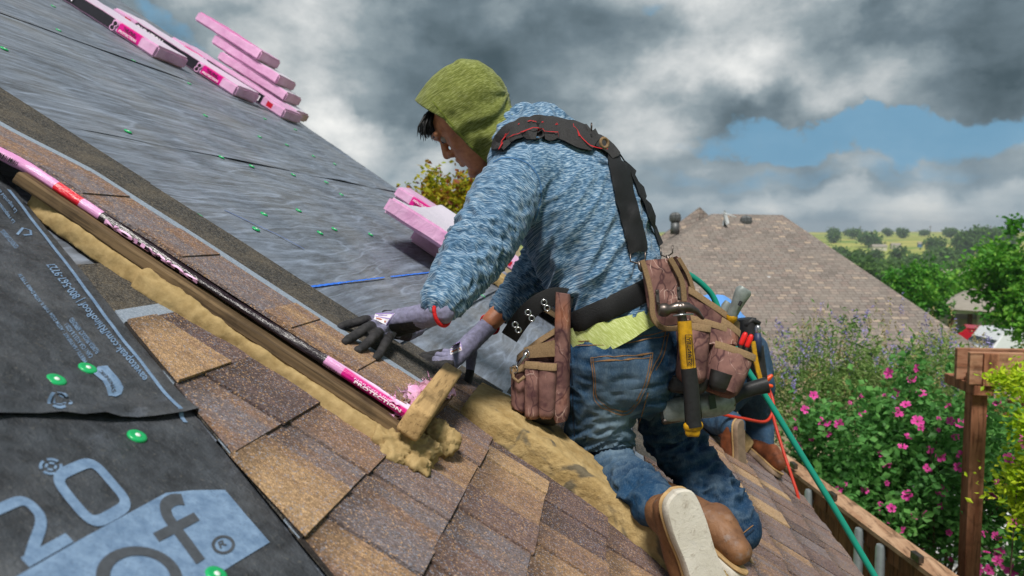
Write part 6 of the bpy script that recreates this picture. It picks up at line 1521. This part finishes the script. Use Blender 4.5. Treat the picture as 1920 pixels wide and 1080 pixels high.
# ---- brick house corner and side fence behind the pergola
def _brick(t, b, out):
    u = t.attr('wc', 1); br = t.n('ShaderNodeTexBrick', {'Vector': u, 'Color1': (*hexc('8a5f4c'), 1), 'Color2': (*hexc('b58d76'), 1), 'Mortar': (*hexc('b5aa9c'), 1), 'Scale': 1., 'Mortar Size': .012, 'Brick Width': .21, 'Row Height': .075, 'Bias': 0.})
    t.put(b.inputs['Base Color'], t.mix(.3, br.outputs[0], t.mix(t.noise(u, 30, 4), hexc('7d5240'), hexc('c0a08c')))); b.inputs['Roughness'].default_value = .9; t.put(b.inputs['Normal'], t.bump(t.math('SUBTRACT', 1, br.outputs[1]), .6, .01))
M_BRICK = mat('pinkish brick', _brick)
bh = empty('brick_house', at(1900, 900, 15), 'pinkish brick house wall behind the pergola and lime shrub', 'house')
a_, b_ = at(1846, 690, 15), at(2150, 690, 15); zt2, zb2 = at(1846, 676, 15)[2], -1.6
P = [(a_[0], a_[1], zb2), (b_[0], b_[1], zb2), (b_[0], b_[1], zt2), (a_[0], a_[1], zt2), (a_[0]+.6, a_[1]+5, zt2), (a_[0]+.6, a_[1]+5, zb2)]
wcv = [(0, 0, 0), (3.2, 0, 0), (3.2, zt2-zb2, 0), (0, zt2-zb2, 0), (-5, zt2-zb2, 0), (-5, 0, 0)]; obj('brick_wall', (P, [(0, 1, 2, 3), (5, 0, 3, 4)]), M_BRICK, bh, attrs={'wc': np.array(wcv)})
mb = MB(); mb.box((a_[0]-.02, a_[1]-.03, zt2+.004), (b_[0], a_[1]+.1, zt2+.06)); obj('coping', mb.vf(), M_FASCIA, bh)
sf = empty('wooden_fence', at(1880, 800, 12), 'short red brown board fence in front of the brick house', 'fence')
q0, q1 = at(1846, 748, 12), at(2100, 748, 12)
for i in range(14):
    u = i/14; p = q0+(q1-q0)*u; mb = MB(); mb.box((p[0], p[1]-.01, -1.3), (p[0]+.145, p[1]+.01, q0[2])); wobj('picket', mb, M_PICK, sf)
mb = MB(); mb.box((q0[0]-.02, q0[1]-.05, q0[2]-.002), (q1[0], q0[1]+.03, q0[2]+.05)); wobj('cap_board', mb, M_RAIL, sf)
# ---- big neighbouring roof
def _nroof(t, b, out):
    u = t.attr('wc', 1); br = t.n('ShaderNodeTexBrick', {'Vector': u, 'Color1': (0, 0, 0, 1), 'Color2': (1, 1, 1, 1), 'Mortar': (.1, .1, .1, 1), 'Scale': 1., 'Mortar Size': .010, 'Brick Width': .17, 'Row Height': .115, 'Bias': 0.}); br.offset_frequency = 3
    k = sep(t, br.outputs[0])[0]; c = t.ramp(k, [(0, hexc('625a55')), (.25, hexc('746c66')), (.55, hexc('7f7771')), (.75, hexc('756660')), (.92, hexc('8d8077')), (1, hexc('a3917f'))])
    c = t.mix(br.outputs[1], c, hexc('4d4541')); c = t.mix(t.mapr(t.noise(u, 1.2, 4), .4, .7, 0, .35), c, hexc('8d8379')); c = t.mix(.2, c, t.mix(t.noise(u, 60, 3), hexc('3c3635'), hexc('b3aaa2')))
    t.put(b.inputs['Base Color'], c); b.inputs['Roughness'].default_value = .95; b.inputs['Specular IOR Level'].default_value = .2; t.put(b.inputs['Normal'], t.bump(t.math('SUBTRACT', 1, br.outputs[1]), .5, .02))
M_NROOF = mat('grey brown neighbour shingles', _nroof)
nh = empty('neighbour_house', (4, 17, -1.4), 'large grey brown hip roof with turbine vents and satellite dish beyond the purple shrub', 'house')
def slope(name, quad, par, m=M_NROOF):
    P = np.array(quad, float); e1 = nrm(P[1]-P[0]); e2 = P[-1]-P[0]; e2 = nrm(e2-e1*(e2@e1)); wc = np.stack([(P-P[0])@e1, (P-P[0])@e2, np.zeros(len(P))], 1)
    return obj(name, (P, [tuple(range(len(P)))]), m, par, attrs={'wc': wc})
rl, rr2 = at(1338, 401, 20), at(1467, 403, 20); el, er = at(905, 690, 14), at(1905, 699, 13.6); el[2] = er[2]
bl, brr = np.array([el[0], 26., el[2]]), np.array([er[0]+.4, 26., er[2]])
pk = at(1312, 388, 21.5)
slope('front_slope', [el, er, rr2, rl], nh); slope('right_slope', [er, brr, (rr2+[0, .6, 0]), rr2], nh); slope('back_slope', [brr, bl, rl+[0, .6, 0], rr2+[0, .6, 0]], nh)
wl = at(1160, 452, 20.5); slope('rear_gable', [at(1222, 455, 21.5), at(1400, 470, 21.5), pk], nh); slope('rear_slope', [at(1090, 560, 20), at(1300, 500, 20.6), pk], nh); slope('left_slope', [bl, el, rl, rl+[0, .6, 0]], nh)
M_NWALL = simple('beige neighbour wall', hexc('a8957f'), .9, .15, 4, .1)
mb = MB(); mb.box((el[0]+.5, el[1]+.5, -1.8), (er[0]-.4, 25.5, el[2]-.01)); obj('wall', mb.vf(), M_NWALL, nh)
mb = MB(); mb.box((el[0], el[1]-.02, el[2]-.16), (er[0], el[1]+.02, el[2]-.004)); obj('fascia', mb.vf(), M_FASCIA, nh)
M_VENT = simple('dull steel vent', hexc('5d5f60'), .5, .3, 20, .1, metal=.5)
for (x, y, d) in ((1399, 413, 19.6), (1266, 407, 20.2)):
    vt = empty('turbine_vent', at(x, y+16, d), 'round dark turbine vent on the ridge end' if x > 1300 else 'round dark turbine vent at the left hip beside worker', 'roof vent'); c = at(x, y, d); mb = MB(); prof = [(.06, -.16), (.10, -.15), (.145, -.09), (.155, -.02), (.14, .06), (.09, .11), (.02, .13)]
    n = 28; V = []; f = []
    for r_, h in prof:
        for k in range(n): a = 2*math.pi*k/n; q = r_*(1 if k % 2 else .88); V.append(c+[q*math.cos(a), q*math.sin(a), h])
    for i in range(len(prof)-1):
        for k in range(n): f.append((i*n+k, i*n+(k+1) % n, (i+1)*n+(k+1) % n, (i+1)*n+k))
    obj('turbine', (V, f), M_VENT, vt); mb.add(*sweep([c-[0, 0, .45], c-[0, 0, .15]], [.12, .11], (1, 0, 0), 16)); obj('neck', mb.vf(), M_VENT, vt, True)
ds = empty('satellite_dish', at(1352, 430, 19.5), 'white satellite dish on a bent mast on the neighbour roof', 'satellite dish'); c = at(1358, 413, 19.4); dn = nrm([.9, -.35, .25]); da = nrm(np.cross(dn, [0, 0, 1])); db = np.cross(dn, da); V = [c]; f = []
for r_, o_ in ((.1, .01), (.18, .035), (.24, .065)):
    for k in range(20): a = 2*math.pi*k/20; V.append(c+da*r_*.8*math.cos(a)+db*r_*math.sin(a)+dn*o_)
for k in range(20): f.append((0, 1+k, 1+(k+1) % 20)); f += [(1+i*20+k, 21+i*20+k, 21+i*20+(k+1) % 20, 1+i*20+(k+1) % 20) for i in range(2)]
M_DISH = simple('pale grey dish', hexc('c5c9cc'), .5, .1, 8, 0); obj('dish', (V, f), M_DISH, ds, True); mb = MB(); mb.add(*sweep([c-dn*.01, c-[.03, 0, .15], at(1351, 435, 19.3)], [.022]*3, (1, 0, 0), 8)); mb.add(*sweep([c-dn*.0+db*-.2, c+dn*.3], [.014]*2, (1, 0, 0), 6)); obj('mast', mb.vf(), M_DISH, ds, True)
vp = empty('vent_pipe', at(1441, 532, 17), 'short pale vent pipe low on the neighbour roof', 'vent pipe'); c = at(1441, 532, 17.0); mb = MB(); mb.add(*sweep([c-[0, 0, .12], c+[0, 0, .16]], [.04, .04], (1, 0, 0), 10)); obj('pipe', mb.vf(), M_DISH, vp, True); mb = MB(); mb.bbox((c[0]-.14, c[1]-.12, c[2]-.14), (c[0]+.14, c[1]+.12, c[2]-.06), .01); obj('flashing', mb.vf(), M_DISH, vp)
# ---- second neighbour: patio roof, and the row house beyond
M_NROOF2 = simple('pale grey shingle roof', hexc('8d867c'), .95, .12, 3, .1)
n2 = empty('neighbour_house', at(1830, 640, 42), 'low pale grey hip roof with open porch posts behind the parked cars', 'house')
A0, A1, A2, A3 = at(1752, 578, 42), at(1960, 592, 40), at(2010, 530, 48), at(1846, 528, 50)
slope('roof', [A0, A1, A2, A3], n2, M_NROOF2); slope('roof_side', [at(1775, 560, 50), A0, A3], n2, M_NROOF2)
mb = MB(); mb.box((A0[0]+.1, A0[1]-.05, A0[2]-.28), (A1[0], A0[1]+.08, A0[2]-.01)); obj('fascia', mb.vf(), simple('white trim', hexc('c9c4ba'), .6, .05, 4, 0), n2)
for x in (1785, 1820, 1838, 1856, 1872): 
    p = at(x, 600, 42); mb = MB(); mb.box((p[0]-.09, p[1], -4), (p[0]+.09, p[1]+.18, A0[2]-.2)); obj('porch_post', mb.vf(), simple('porch brown', hexc('5a3c2e'), .8, .1, 4, 0) if x < 1830 else simple('white trim', hexc('c9c4ba')), n2)
mb = MB(); p0, p1 = at(1775, 640, 45), at(1960, 640, 45); mb.box((p0[0], p0[1], -5), (p1[0], p0[1]+4, p0[2]+1.3)); obj('wall', mb.vf(), simple('cream siding', hexc('b5a894'), .9, .1, 4, 0), n2)
mb = MB(); p0, p1 = at(1782, 628, 40.5), at(1880, 640, 40.5); mb.box((p0[0], p0[1], p0[2]-1.2), (p1[0], p0[1]+.1, p0[2])); obj('red_brick_rail', mb.vf(), simple('dark red brick', hexc('6b3a2c'), .9, .2, 8, .1), n2)
n3 = empty('neighbour_house', at(1810, 560, 90), 'small white gabled house among trees beyond the porch', 'house'); c = at(1822, 566, 90)
mb = MB(); mb.box((c[0]-4, c[1], c[2]-5), (c[0]+4, c[1]+8, c[2]+1.2)); obj('wall', mb.vf(), simple('white siding', hexc('cfcdc8'), .8, .05, 3, 0), n3)
slope('roof', [(c[0]-4.4, c[1]-.4, c[2]+1.1), (c[0]+4.4, c[1]-.4, c[2]+1.1), (c[0]+4.4, c[1]+4, c[2]+3.6), (c[0]-4.4, c[1]+4, c[2]+3.6)], n3, M_NROOF2); slope('gable', [(c[0]-4.0, c[1]+.01, c[2]+1.2), (c[0]-4, c[1]+8, c[2]+1.2), (c[0]-4, c[1]+4, c[2]+3.4)], n3, simple('white siding', hexc('cfcdc8')))
# ---- parked cars
M_GLASS = simple('dark car glass', hexc('20262c'), .1, .1, 3, 0, spec=.6); M_TYRE = simple('tyre rubber', hexc('17171a'), .8, .2, 10, .1); M_RIM = simple('alloy rim', hexc('9a9da0'), .35, .1, 10, 0, metal=.7)
def car(c, hd, paint, label, L=4.5, W=1.8, H=1.5, pickup=False):
    e = empty('parked_car', c, label, 'car'); fx = nrm([math.cos(hd), math.sin(hd), 0]); sx_ = np.array([-fx[1], fx[0], 0])
    def X(x, y, z): return np.array(c)+fx*x+sx_*y+[0, 0, z]
    prof = [(-L/2, .35), (-L/2, .85), (-L*.46, H*.62), (-L*.34, H*.64), (-L*.22, H*.97), (L*.10, H), (L*.24, H*.66), (L*.44, H*.56), (L/2, .7), (L/2, .35)] if not pickup else [(-L/2, .5), (-L/2, 1.05), (-L*.08, 1.05), (-L*.04, H), (L*.14, H), (L*.24, 1.1), (L*.46, 1.0), (L/2, .8), (L/2, .5)]
    V = []; n = len(prof)
    for yy, k in ((-W/2, 0), (-W/2*.9, 1), (W/2*.9, 1), (W/2, 0)):
        for x, z in prof: V.append(X(x*(1 if k else .985), yy if not (z > H*.7 and not k) else yy*.86, z if k else z*.97))
    f = [(i*n+j, i*n+(j+1) % n, (i+1)*n+(j+1) % n, (i+1)*n+j) for i in range(3) for j in range(n)]+[tuple(range(n))[::-1], tuple(3*n+j for j in range(n))]
    obj('body', (V, f), paint, e, True, sharp=30)
    for s_ in (-1, 1):
        yy = s_*(W/2*.885); q = [X(-L*.2, yy*1.0, H*.68), X(L*.18, yy, H*.68), X(L*.08, yy*.98, H*.92), X(-L*.17, yy*.98, H*.92)]; q = [a+sx_*s_*.02 for a in q]; obj('side_window', (q, [(0, 1, 2, 3)]), M_GLASS, e)
        for xx in (-L*.31, L*.31):
            mb = MB(); mb.add(*sweep([X(xx, s_*(W/2-.2), .34), X(xx, s_*(W/2+.015), .34)], [.34, .34], (0, 0, 1), 20)); w = obj('wheel', mb.vf(), M_TYRE, e, True, sharp=40); mb = MB(); mb.add(*sweep([X(xx, s_*(W/2+.01), .34), X(xx, s_*(W/2+.03), .34)], [.21, .19], (0, 0, 1), 16)); obj('rim', mb.vf(), M_RIM, w, True, sharp=40)
    for x0_, x1_, z0_, z1_ in (((L*.105, L*.235, H*.97, H*.68)), ((-L*.225, -L*.335, H*.95, H*.66))):
        q = [X(x0_, -W*.40, z0_), X(x0_, W*.40, z0_), X(x1_, W*.43, z1_), X(x1_, -W*.43, z1_)]; obj('windscreen', ([a+np.array([0, 0, .03]) for a in q], [(0, 1, 2, 3)]), M_GLASS, e)
    for s_ in (-1, 1):
        mb = MB(); mb.bbox((-.04, -.16, -.07), (.04, .16, .07), .02, lambda x, y, z: X(L/2-.02+x, s_*W*.36+y, .72+z)); obj('headlight', mb.vf(), M_RIM, e, True)
    return e
c = at(1832, 640, 34); car((c[0], c[1], c[2]-.85), R(160), simple('red car paint', hexc('b0182a'), .25, .05, 3, 0, spec=.6), 'red car parked by the porch behind white vehicle')
c = at(1895, 655, 31); car((c[0], c[1], c[2]-1.0), R(185), simple('white car paint', hexc('d8dade'), .25, .03, 3, 0, spec=.6), 'white pickup truck parked under the leafy tree', 5.4, 1.95, 1.85, True)
# ---- white garden chairs on the patio
M_WHITE = simple('white painted slats', hexc('d4d6d8'), .5, .06, 12, .05)
pat = obj('patio', ([(2.3, 4.5, .012), (7.5, 4.5, .012), (7.5, 11, .012), (2.3, 11, .012)], [(0, 1, 2, 3)]), simple('pale patio concrete', hexc('a39d94'), .9, .15, 3, .1), None); pat['kind'] = 'structure'
def adirondack(c, hd, label):
    e = empty('garden_chair', c, label, 'garden chair', 'white slatted garden chairs on the patio'); fx = np.array([math.cos(hd), math.sin(hd), 0]); sx_ = np.array([-fx[1], fx[0], 0])
    def X(x, y, z): return np.array(c)+fx*x+sx_*y+[0, 0, z]
    for i in range(6): mb = MB(); x = .32-i*.095; mb.bbox((x-.042, -.27, -.01), (x+.042, .27, .01), .004, lambda a, b, z: X(a, b, .36-(.32-a)*.22+z)); obj('seat_slat', mb.vf(), M_WHITE, e)
    for i in range(7):
        y = (i-3)*.083; hgt = .80-.035*abs(i-3)**1.4; mb = MB(); mb.bbox((-.01, y-.036, 0), (.01, y+.036, hgt), .004, lambda a, b, z: X(-.24-z*.36+a, b*(1+z*.22), .24+z*.95)); obj('back_slat', mb.vf(), M_WHITE, e)
    for s_ in (-1, 1):
        mb = MB(); mb.bbox((-.35, -.065, -.012), (.42, .065, .012), .006, lambda a, b, z: X(a, s_*.34+b, .58+z)); obj('arm', mb.vf(), M_WHITE, e)
        mb = MB(); mb.bbox((.30, -.02, 0), (.40, .02, .568), .004, lambda a, b, z: X(a, s_*.30+b, z)); obj('leg', mb.vf(), M_WHITE, e)
        mb = MB(); mb.add([X(.34, s_*.27, .30), X(.34, s_*.27, .38), X(-.55, s_*.27, .02), X(-.55, s_*.27, .10), X(.34, s_*.305, .30), X(.34, s_*.305, .38), X(-.55, s_*.305, .02), X(-.55, s_*.305, .10)], [(0, 1, 3, 2), (4, 6, 7, 5), (0, 4, 5, 1), (2, 3, 7, 6), (0, 2, 6, 4), (1, 5, 7, 3)]); obj('side_rail', mb.vf(), M_WHITE, e)
    return e
def gpx(px, py, z=0.):
    d = CF+CR*(px-960)/F+CU*(540-py)/F; return CP+d*((z-CAMZ)/d[2])
for (px, py, hd, lb) in ((1725, 1035, 200, 'white slatted garden chair beside the fence under the flowering shrub'), (1885, 985, 150, 'white slatted garden chair right behind the pergola post'), (1850, 1130, 170, 'white slatted garden chair in front of the pergola post'), (1760, 905, 250, 'white slatted garden chair deepest under the flowering shrub')):
    c = gpx(px, py, .35); adirondack((c[0], c[1], .014), R(hd), lb)
# ---- shrubs
def stems(e, base, tops, r0=.02, m=M_BARK, name='stem'):
    mb = MB()
    for q in tops:
        q = np.array(q); b0 = np.array(base)+np.array([random.uniform(-.25, .25), random.uniform(-.2, .2), 0]); mb.add(*sweep(dense([b0, b0*.5+q*.5+np.array([random.uniform(-.1, .1), random.uniform(-.1, .1), .1]), q], 3), [r0*(1-.12*i) for i in range(7)], (1, 0, 0), 5))
    obj(name, mb.vf(), m, e, True)
hb_c = np.array([2.72, 6.7, 1.68]); hib = empty('hibiscus_shrub', (hb_c[0], hb_c[1], 0), 'large leafy shrub covered in pink flowers spilling over the fence', 'shrub')
P, col, C0 = clumps(24000, hb_c, (1.32, .95, 1.02), 190, .11, 3, .35)
P2, col2, C2 = clumps(5000, (3.25, 5.5, 1.35), (.55, .4, .75), 45, .10, 5, .3)
k2 = P2[:, 2] > 1.3; P = np.concatenate([P, P2[k2]]); col = np.concatenate([col, col2[k2]]); C0 = np.concatenate([C0, C2]); ok = (P[:, 2] > .15) & ((P-FO)@FN < -.08); ok &= ~((P[:, 2] < 1.2) & (P[:, 0] > 2.6) & (RNG.uniform(size=len(P)) < .93)); P, col = P[ok], col[ok]
v, f, lc = leaves(P, .062, .75, .15, 3, col*.75); obj('foliage', (v, f), L_HIB, hib, attrs={'lc': lc}); stems(hib, (hb_c[0], hb_c[1], 0), C0[::4], .016)
M_PETAL = leafmat('pink petals', ['cc2c90', 'e046a2', 'ea6ab8'], .3); M_PIST = simple('dark red eye', hexc('8c0f4a'), .7, .1, 20, 0)
V = []; f = []
for k in range(5):
    a = 2*math.pi*k/5; r = np.array([math.cos(a), math.sin(a), 0]); s_ = np.array([-r[1], r[0], 0]); o = len(V)
    V += [tuple(r*.004), tuple(r*.022+s_*.017+np.array([0, 0, .010])), tuple(r*.044+s_*.018+np.array([0, 0, .015])), tuple(r*.049+np.array([0, 0, .010])), tuple(r*.044-s_*.018+np.array([0, 0, .017])), tuple(r*.022-s_*.017+np.array([0, 0, .010]))]
    f += [(o, o+1, o+2), (o, o+2, o+3), (o, o+3, o+4), (o, o+4, o+5)]
cc = len(V)
for k in range(6): a = 2*math.pi*k/6; V.append((.007*math.cos(a), .007*math.sin(a), .011))
V.append((0, 0, .026)); f += [(cc+k, cc+(k+1) % 6, cc+6) for k in range(6)]
fl0 = None; rg = np.random.default_rng(21); made = 0
cand = P[rg.permutation(len(P))]; cam_d = np.linalg.norm(cand-CP, axis=1)
pts = []
for q in cand:
    vd = nrm(CP-q); inside = np.sum(((P-q)@vd > .08) & (np.linalg.norm((P-q)-((P-q)@vd)[:, None]*vd, axis=1) < .05))
    if inside < 7 and all(np.linalg.norm(q-w) > .10 for w in pts): pts.append(q)
    if len(pts) >= 150: break
for q in pts:
    vd = nrm((CP-q)*.5+np.array([rg.normal()*.6, rg.normal()*.5, .5+rg.normal()*.3])*3); Mx = Vector(vd).to_track_quat('Z', 'Y').to_matrix().to_4x4() @ Matrix.Rotation(rg.uniform(0, 6), 4, 'Z') @ Matrix.Scale(rg.uniform(.55, 1.0)*(.55 if rg.uniform() < .3 else 1), 4); Mx.translation = Vector(q+vd*.03-ORG[hib.name])
    if fl0 is None:
        fl0 = obj('flower', (V, f), [M_PETAL, M_PIST], hib, local=True, attrs={'lc': np.array([.2 if i % 6 == 0 else .7 for i in range(len(V))])}); fl0.data.polygons.foreach_set('material_index', [0]*20+[1]*6); fl0.matrix_local = Mx
    else: like(fl0, 'flower', hib, Mx)
vt_c = np.array([3.3, 9.6, 1.75]); vit = empty('chaste_tree_shrub', (vt_c[0], vt_c[1], -.1), 'airy shrub with upright lavender flower spikes in front of neighbour roof', 'shrub')
P, col, C0 = clumps(17000, vt_c, (1.75, .9, 1.0), 150, .13, 13, .3); ok = P[:, 2] > .1; P, col = P[ok], col[ok]
v, f, lc = leaves(P, .085, .28, .5, 13, col); obj('foliage', (v, f), L_VIT, vit, attrs={'lc': lc}); stems(vit, (vt_c[0], vt_c[1], -.1), C0[::4], .015)
M_LAV = leafmat('lavender florets', ['6c62a0', '8f86c0', 'a9a2d2'], .2); M_SEED = leafmat('dry seed spikes', ['8a7a50', 'a89a6a', '9aa066'], .2)
def spikes(n, m, name, seed, h, zlo):
    rg = np.random.default_rng(seed); Q = []; 
    for i in range(n):
        a = rg.uniform(0, 6.28); rr_ = math.sqrt(rg.uniform(0, 1)); b0 = vt_c+np.array([1.75*rr_*math.cos(a), .95*rr_*math.sin(a), 0]); b0[2] = vt_c[2]+1.0*math.sqrt(max(0, 1-rr_**2))*rg.uniform(zlo, 1.06)+rg.uniform(-.05, .12); d = nrm([rg.normal()*.25, rg.normal()*.25, 1]); L_ = h*rg.uniform(.6, 1.4)
        k = int(26*L_/h); t_ = rg.uniform(0, 1, k); Q.append(b0+d*(t_*L_)[:, None]+rg.normal(size=(k, 3))*(.016*(1.1-t_))[:, None])
    Q = np.concatenate(Q); v, f, lc = leaves(Q, .024, .7, .6, seed); o = obj(name, (v, f), m, vit, attrs={'lc': lc}); o['kind'] = 'stuff'
spikes(150, M_LAV, 'flower_spikes', 5, .20, .3); spikes(170, M_SEED, 'seed_spikes', 6, .24, .2)
lm_c = at(1932, 860, 4.6); lime = empty('lime_shrub', (lm_c[0], lm_c[1], 0), 'bright lime green shrub beside the pergola', 'shrub')
P, col, C0 = clumps(7000, lm_c+[.12, 0, 0], (.24, .25, .62), 60, .055, 23, .3); v, f, lc = leaves(P, .045, .5, .3, 23, col); obj('foliage', (v, f), L_LIME, lime, attrs={'lc': lc}); stems(lime, (lm_c[0]+.1, lm_c[1], 0), C0[::3], .01)
q = at(1900, 715, 4.9); P, col, C0 = clumps(700, q, (.16, .1, .04), 12, .04, 25, .3); v, f, lc = leaves(P, .04, .5, .3, 25, col); obj('upper_foliage', (v, f), L_LIME, lime, attrs={'lc': lc})
# ---- trees
random.seed(9)
def tree_px(px, ytop, ybot, d, wpx, **kw):
    b0 = at(px, ybot, d); t0 = at(px, ytop, d); h = t0[2]-b0[2]; return tree(base=(b0[0], b0[1], b0[2]), h=h, r=wpx/F*d/2, **kw)
tree_px(1925, 412, 690, 24, 190, name='leafy_tree', label='tall bright green oak leaning in beside the white pickup', cat='tree', m=L_GREEN, n=12000, k=85, size=.17, spread=.22, seed=31, zc=.55)
tree_px(1715, 486, 612, 42, 125, name='leafy_tree', label='round yellow green tree beyond the right edge of big neighbour roof', cat='tree', m=L_GREEN, n=8000, k=60, size=.24, spread=.26, seed=32, zc=.55)
tree_px(1790, 508, 600, 55, 90, name='leafy_tree', label='smaller light green tree beside the low grey porch roof', cat='tree', m=L_GREEN, n=5000, k=40, size=.28, spread=.28, seed=33, zc=.55)
tree_px(812, 322, 470, 9.5, 95, name='reddening_tree', label='small tree with reddish leaf tips behind the rake, left of the hood', cat='tree', m=L_AUT, n=2200, k=34, size=.075, spread=.085, seed=34, zc=.5, trunk=.04)
tree_px(888, 318, 480, 9.0, 100, name='reddening_tree', label='yellow green and red leaved tree behind the blue sleeve', cat='tree', m=L_AUT, n=3000, k=34, size=.075, spread=.09, seed=35, zc=.5, trunk=.04)
g1_ = empty('neighbour_house', at(905, 600, 60), 'grey gable roof seen between reddening trees', 'house'); ap = at(905, 330, 60); e0, e1_ = at(828, 398, 60), at(982, 398, 60); bk_ = CFH*11; e1_[2] = e0[2]
slope('roof', [e0, e0+bk_, ap+bk_, ap], g1_, M_NROOF2); slope('roof_side', [e1_+bk_, e1_, ap, ap+bk_], g1_, M_NROOF2); w0, w1 = e0+CR*.3+CFH*.3, e1_-CR*.3+CFH*.3; lo_ = lambda q: np.array([q[0], q[1], -4.])
obj('wall', ([lo_(w0), lo_(w1), w1-[0, 0, .1], ap+CFH*.3-[0, 0, .35], w0-[0, 0, .1], lo_(w0+bk_*.95), lo_(w1+bk_*.95), w1+bk_*.95-[0, 0, .1], w0+bk_*.95-[0, 0, .1]], [(0, 1, 2, 3, 4), (1, 6, 7, 2), (5, 0, 4, 8), (6, 5, 8, 7)]), M_NWALL, g1_)
# far trees over the valley: two crowns, shared by copies
far_src = []
for k in range(3):
    e = empty('far_tree', (0, 0, 0), 'x', 'tree', 'trees scattered over the valley'); rg = np.random.default_rng(50+k)
    P, col, C0 = clumps(1100, (0, 0, .55), (.62, .62, .42), 26, .13, 60+k, .3); v, f, lc = leaves(P, .17, .8, .2, 70+k, col); obj('crown', (v, f), L_FAR, e, local=True, attrs={'lc': lc}); mb = MB(); mb.add(*sweep([(0, 0, -.1), (0, 0, .25), (.02, 0, .6)], [.05, .04, .02], (1, 0, 0), 6)); obj('trunk', mb.vf(), M_BARK, e, local=True); ORG[e.name] = np.zeros(3); far_src.append(e)
spots = []
rg = np.random.default_rng(8)
for px, d, h, lb in [(1560, 700, 9, 0), (1600, 780, 9, 0), (1627, 640, 11, 0), (1690, 800, 8, 0), (1750, 560, 9, 0), (1780, 830, 8, 0), (1810, 520, 12, 1), (1822, 515, 13, 1), (1836, 520, 14, 1), (1850, 520, 13, 1), (1862, 530, 11, 1), (1874, 530, 12, 1), (1560, 880, 9, 0), (1590, 900, 8, 0), (1660, 900, 8, 0), (1685, 910, 8, 0), (1730, 900, 7, 0), (1775, 900, 8, 0), (1840, 900, 9, 0), (1870, 900, 9, 0)]: spots.append((px, d, h, lb))
for i in range(75):
    px = rg.uniform(1540, 1930); d = rg.choice([200, 240, 290, 350, 420]); spots.append((px, d*rg.uniform(.9, 1.1), rg.uniform(4.5, 8), 2))
used = [False]*3
names = ['lone dark tree on the yellow pasture near the skyline', 'dark oak in the grove on the far hillside', 'green tree in the wooded valley below the pasture']
for i, (px, d, h, lb) in enumerate(spots):
    dr = CF+CR*(px-960)/F; dr = dr/np.linalg.norm(dr[:2]); x, y = dr[0]*d, dr[1]*d; z = gz(x, y)+noise.noise(Vector((x*.006, y*.006, 3)))*3.0*min(1, max(0, (d-150)/300))
    Mx = Matrix.Translation((x, y, z-.3)) @ Matrix.Rotation(rg.uniform(0, 6), 4, 'Z') @ Matrix.Diagonal((h*rg.uniform(.9, 1.25), h*rg.uniform(.9, 1.25), h, 1)); k = i % 3
    if not used[k]: e = far_src[k]; e.matrix_world = Mx; used[k] = True; e['label'] = names[lb]
    else: e = copy_tree(far_src[k], Mx, names[lb])
# distant farm buildings and poles
for px, d, w, lb in ((1645, 600, 9, 'small grey roofed barn on the far pasture'), (1676, 620, 6, 'white shed on the far pasture'), (1722, 640, 3, 'blue tank on the far pasture')):
    dr = CF+CR*(px-960)/F; dr = dr/np.linalg.norm(dr[:2]); x, y = dr[0]*d, dr[1]*d; z = gz(x, y)-1
    e = empty('farm_building', (x, y, z), lb, 'barn' if w == 9 else 'shed' if w == 6 else 'tank'); mb = MB(); mb.box((x-w/2, y-w/3, z), (x+w/2, y+w/3, z+3.4)); obj('wall', mb.vf(), simple('pale barn', hexc('c8c2b4'), .8, .1, 1, 0) if w > 3 else simple('blue tank', hexc('35608f')), e)
    obj('roof', ([(x-w*.55, y-w*.38, z+3.3), (x+w*.55, y-w*.38, z+3.3), (x+w*.55, y, z+5), (x-w*.55, y, z+5), (x-w*.55, y+w*.38, z+3.3), (x+w*.55, y+w*.38, z+3.3)], [(0, 1, 2, 3), (3, 2, 5, 4)]), M_NROOF2, e)
for px in (1560, 1610, 1740, 1852):
    d = 900; dr = CF+CR*(px-960)/F; dr = dr/np.linalg.norm(dr[:2]); x, y = dr[0]*d, dr[1]*d; z = gz(x, y)
    e = empty('utility_pole', (x, y, z), 'thin utility pole on the skyline', 'pole', 'utility poles on the skyline'); mb = MB(); mb.add(*sweep([(x, y, z-1), (x, y, z+11)], [.35, .25], (1, 0, 0), 6)); obj('shaft', mb.vf(), M_BARK, e); mb = MB(); mb.box((x-1.3, y-.15, z+9.6), (x+1.3, y+.15, z+9.9)); obj('crossarm', mb.vf(), M_BARK, e)
# ---- air between here and the far hills
hzb = obj('haze', ([(x, y, z) for x in (-3200, 3200) for y in (-3200, 3200) for z in (-30, 40)], [(0, 1, 3, 2), (4, 6, 7, 5), (0, 4, 5, 1), (2, 3, 7, 6), (0, 2, 6, 4), (1, 5, 7, 3)]), mat('air'), None)
_m = MATS['air']; _m.node_tree.nodes.clear(); _t = NT(_m.node_tree); _o = _t.n('ShaderNodeOutputMaterial'); _v = _t.n('ShaderNodeVolumePrincipled', {'Color': (.78, .86, .95, 1), 'Density': .00035, 'Anisotropy': .2}); _t.put(_o.inputs['Volume'], _v)
hzb['kind'] = 'stuff'; hzb['label'] = 'thin pale air over the whole place'; hzb.display_type = 'WIRE'
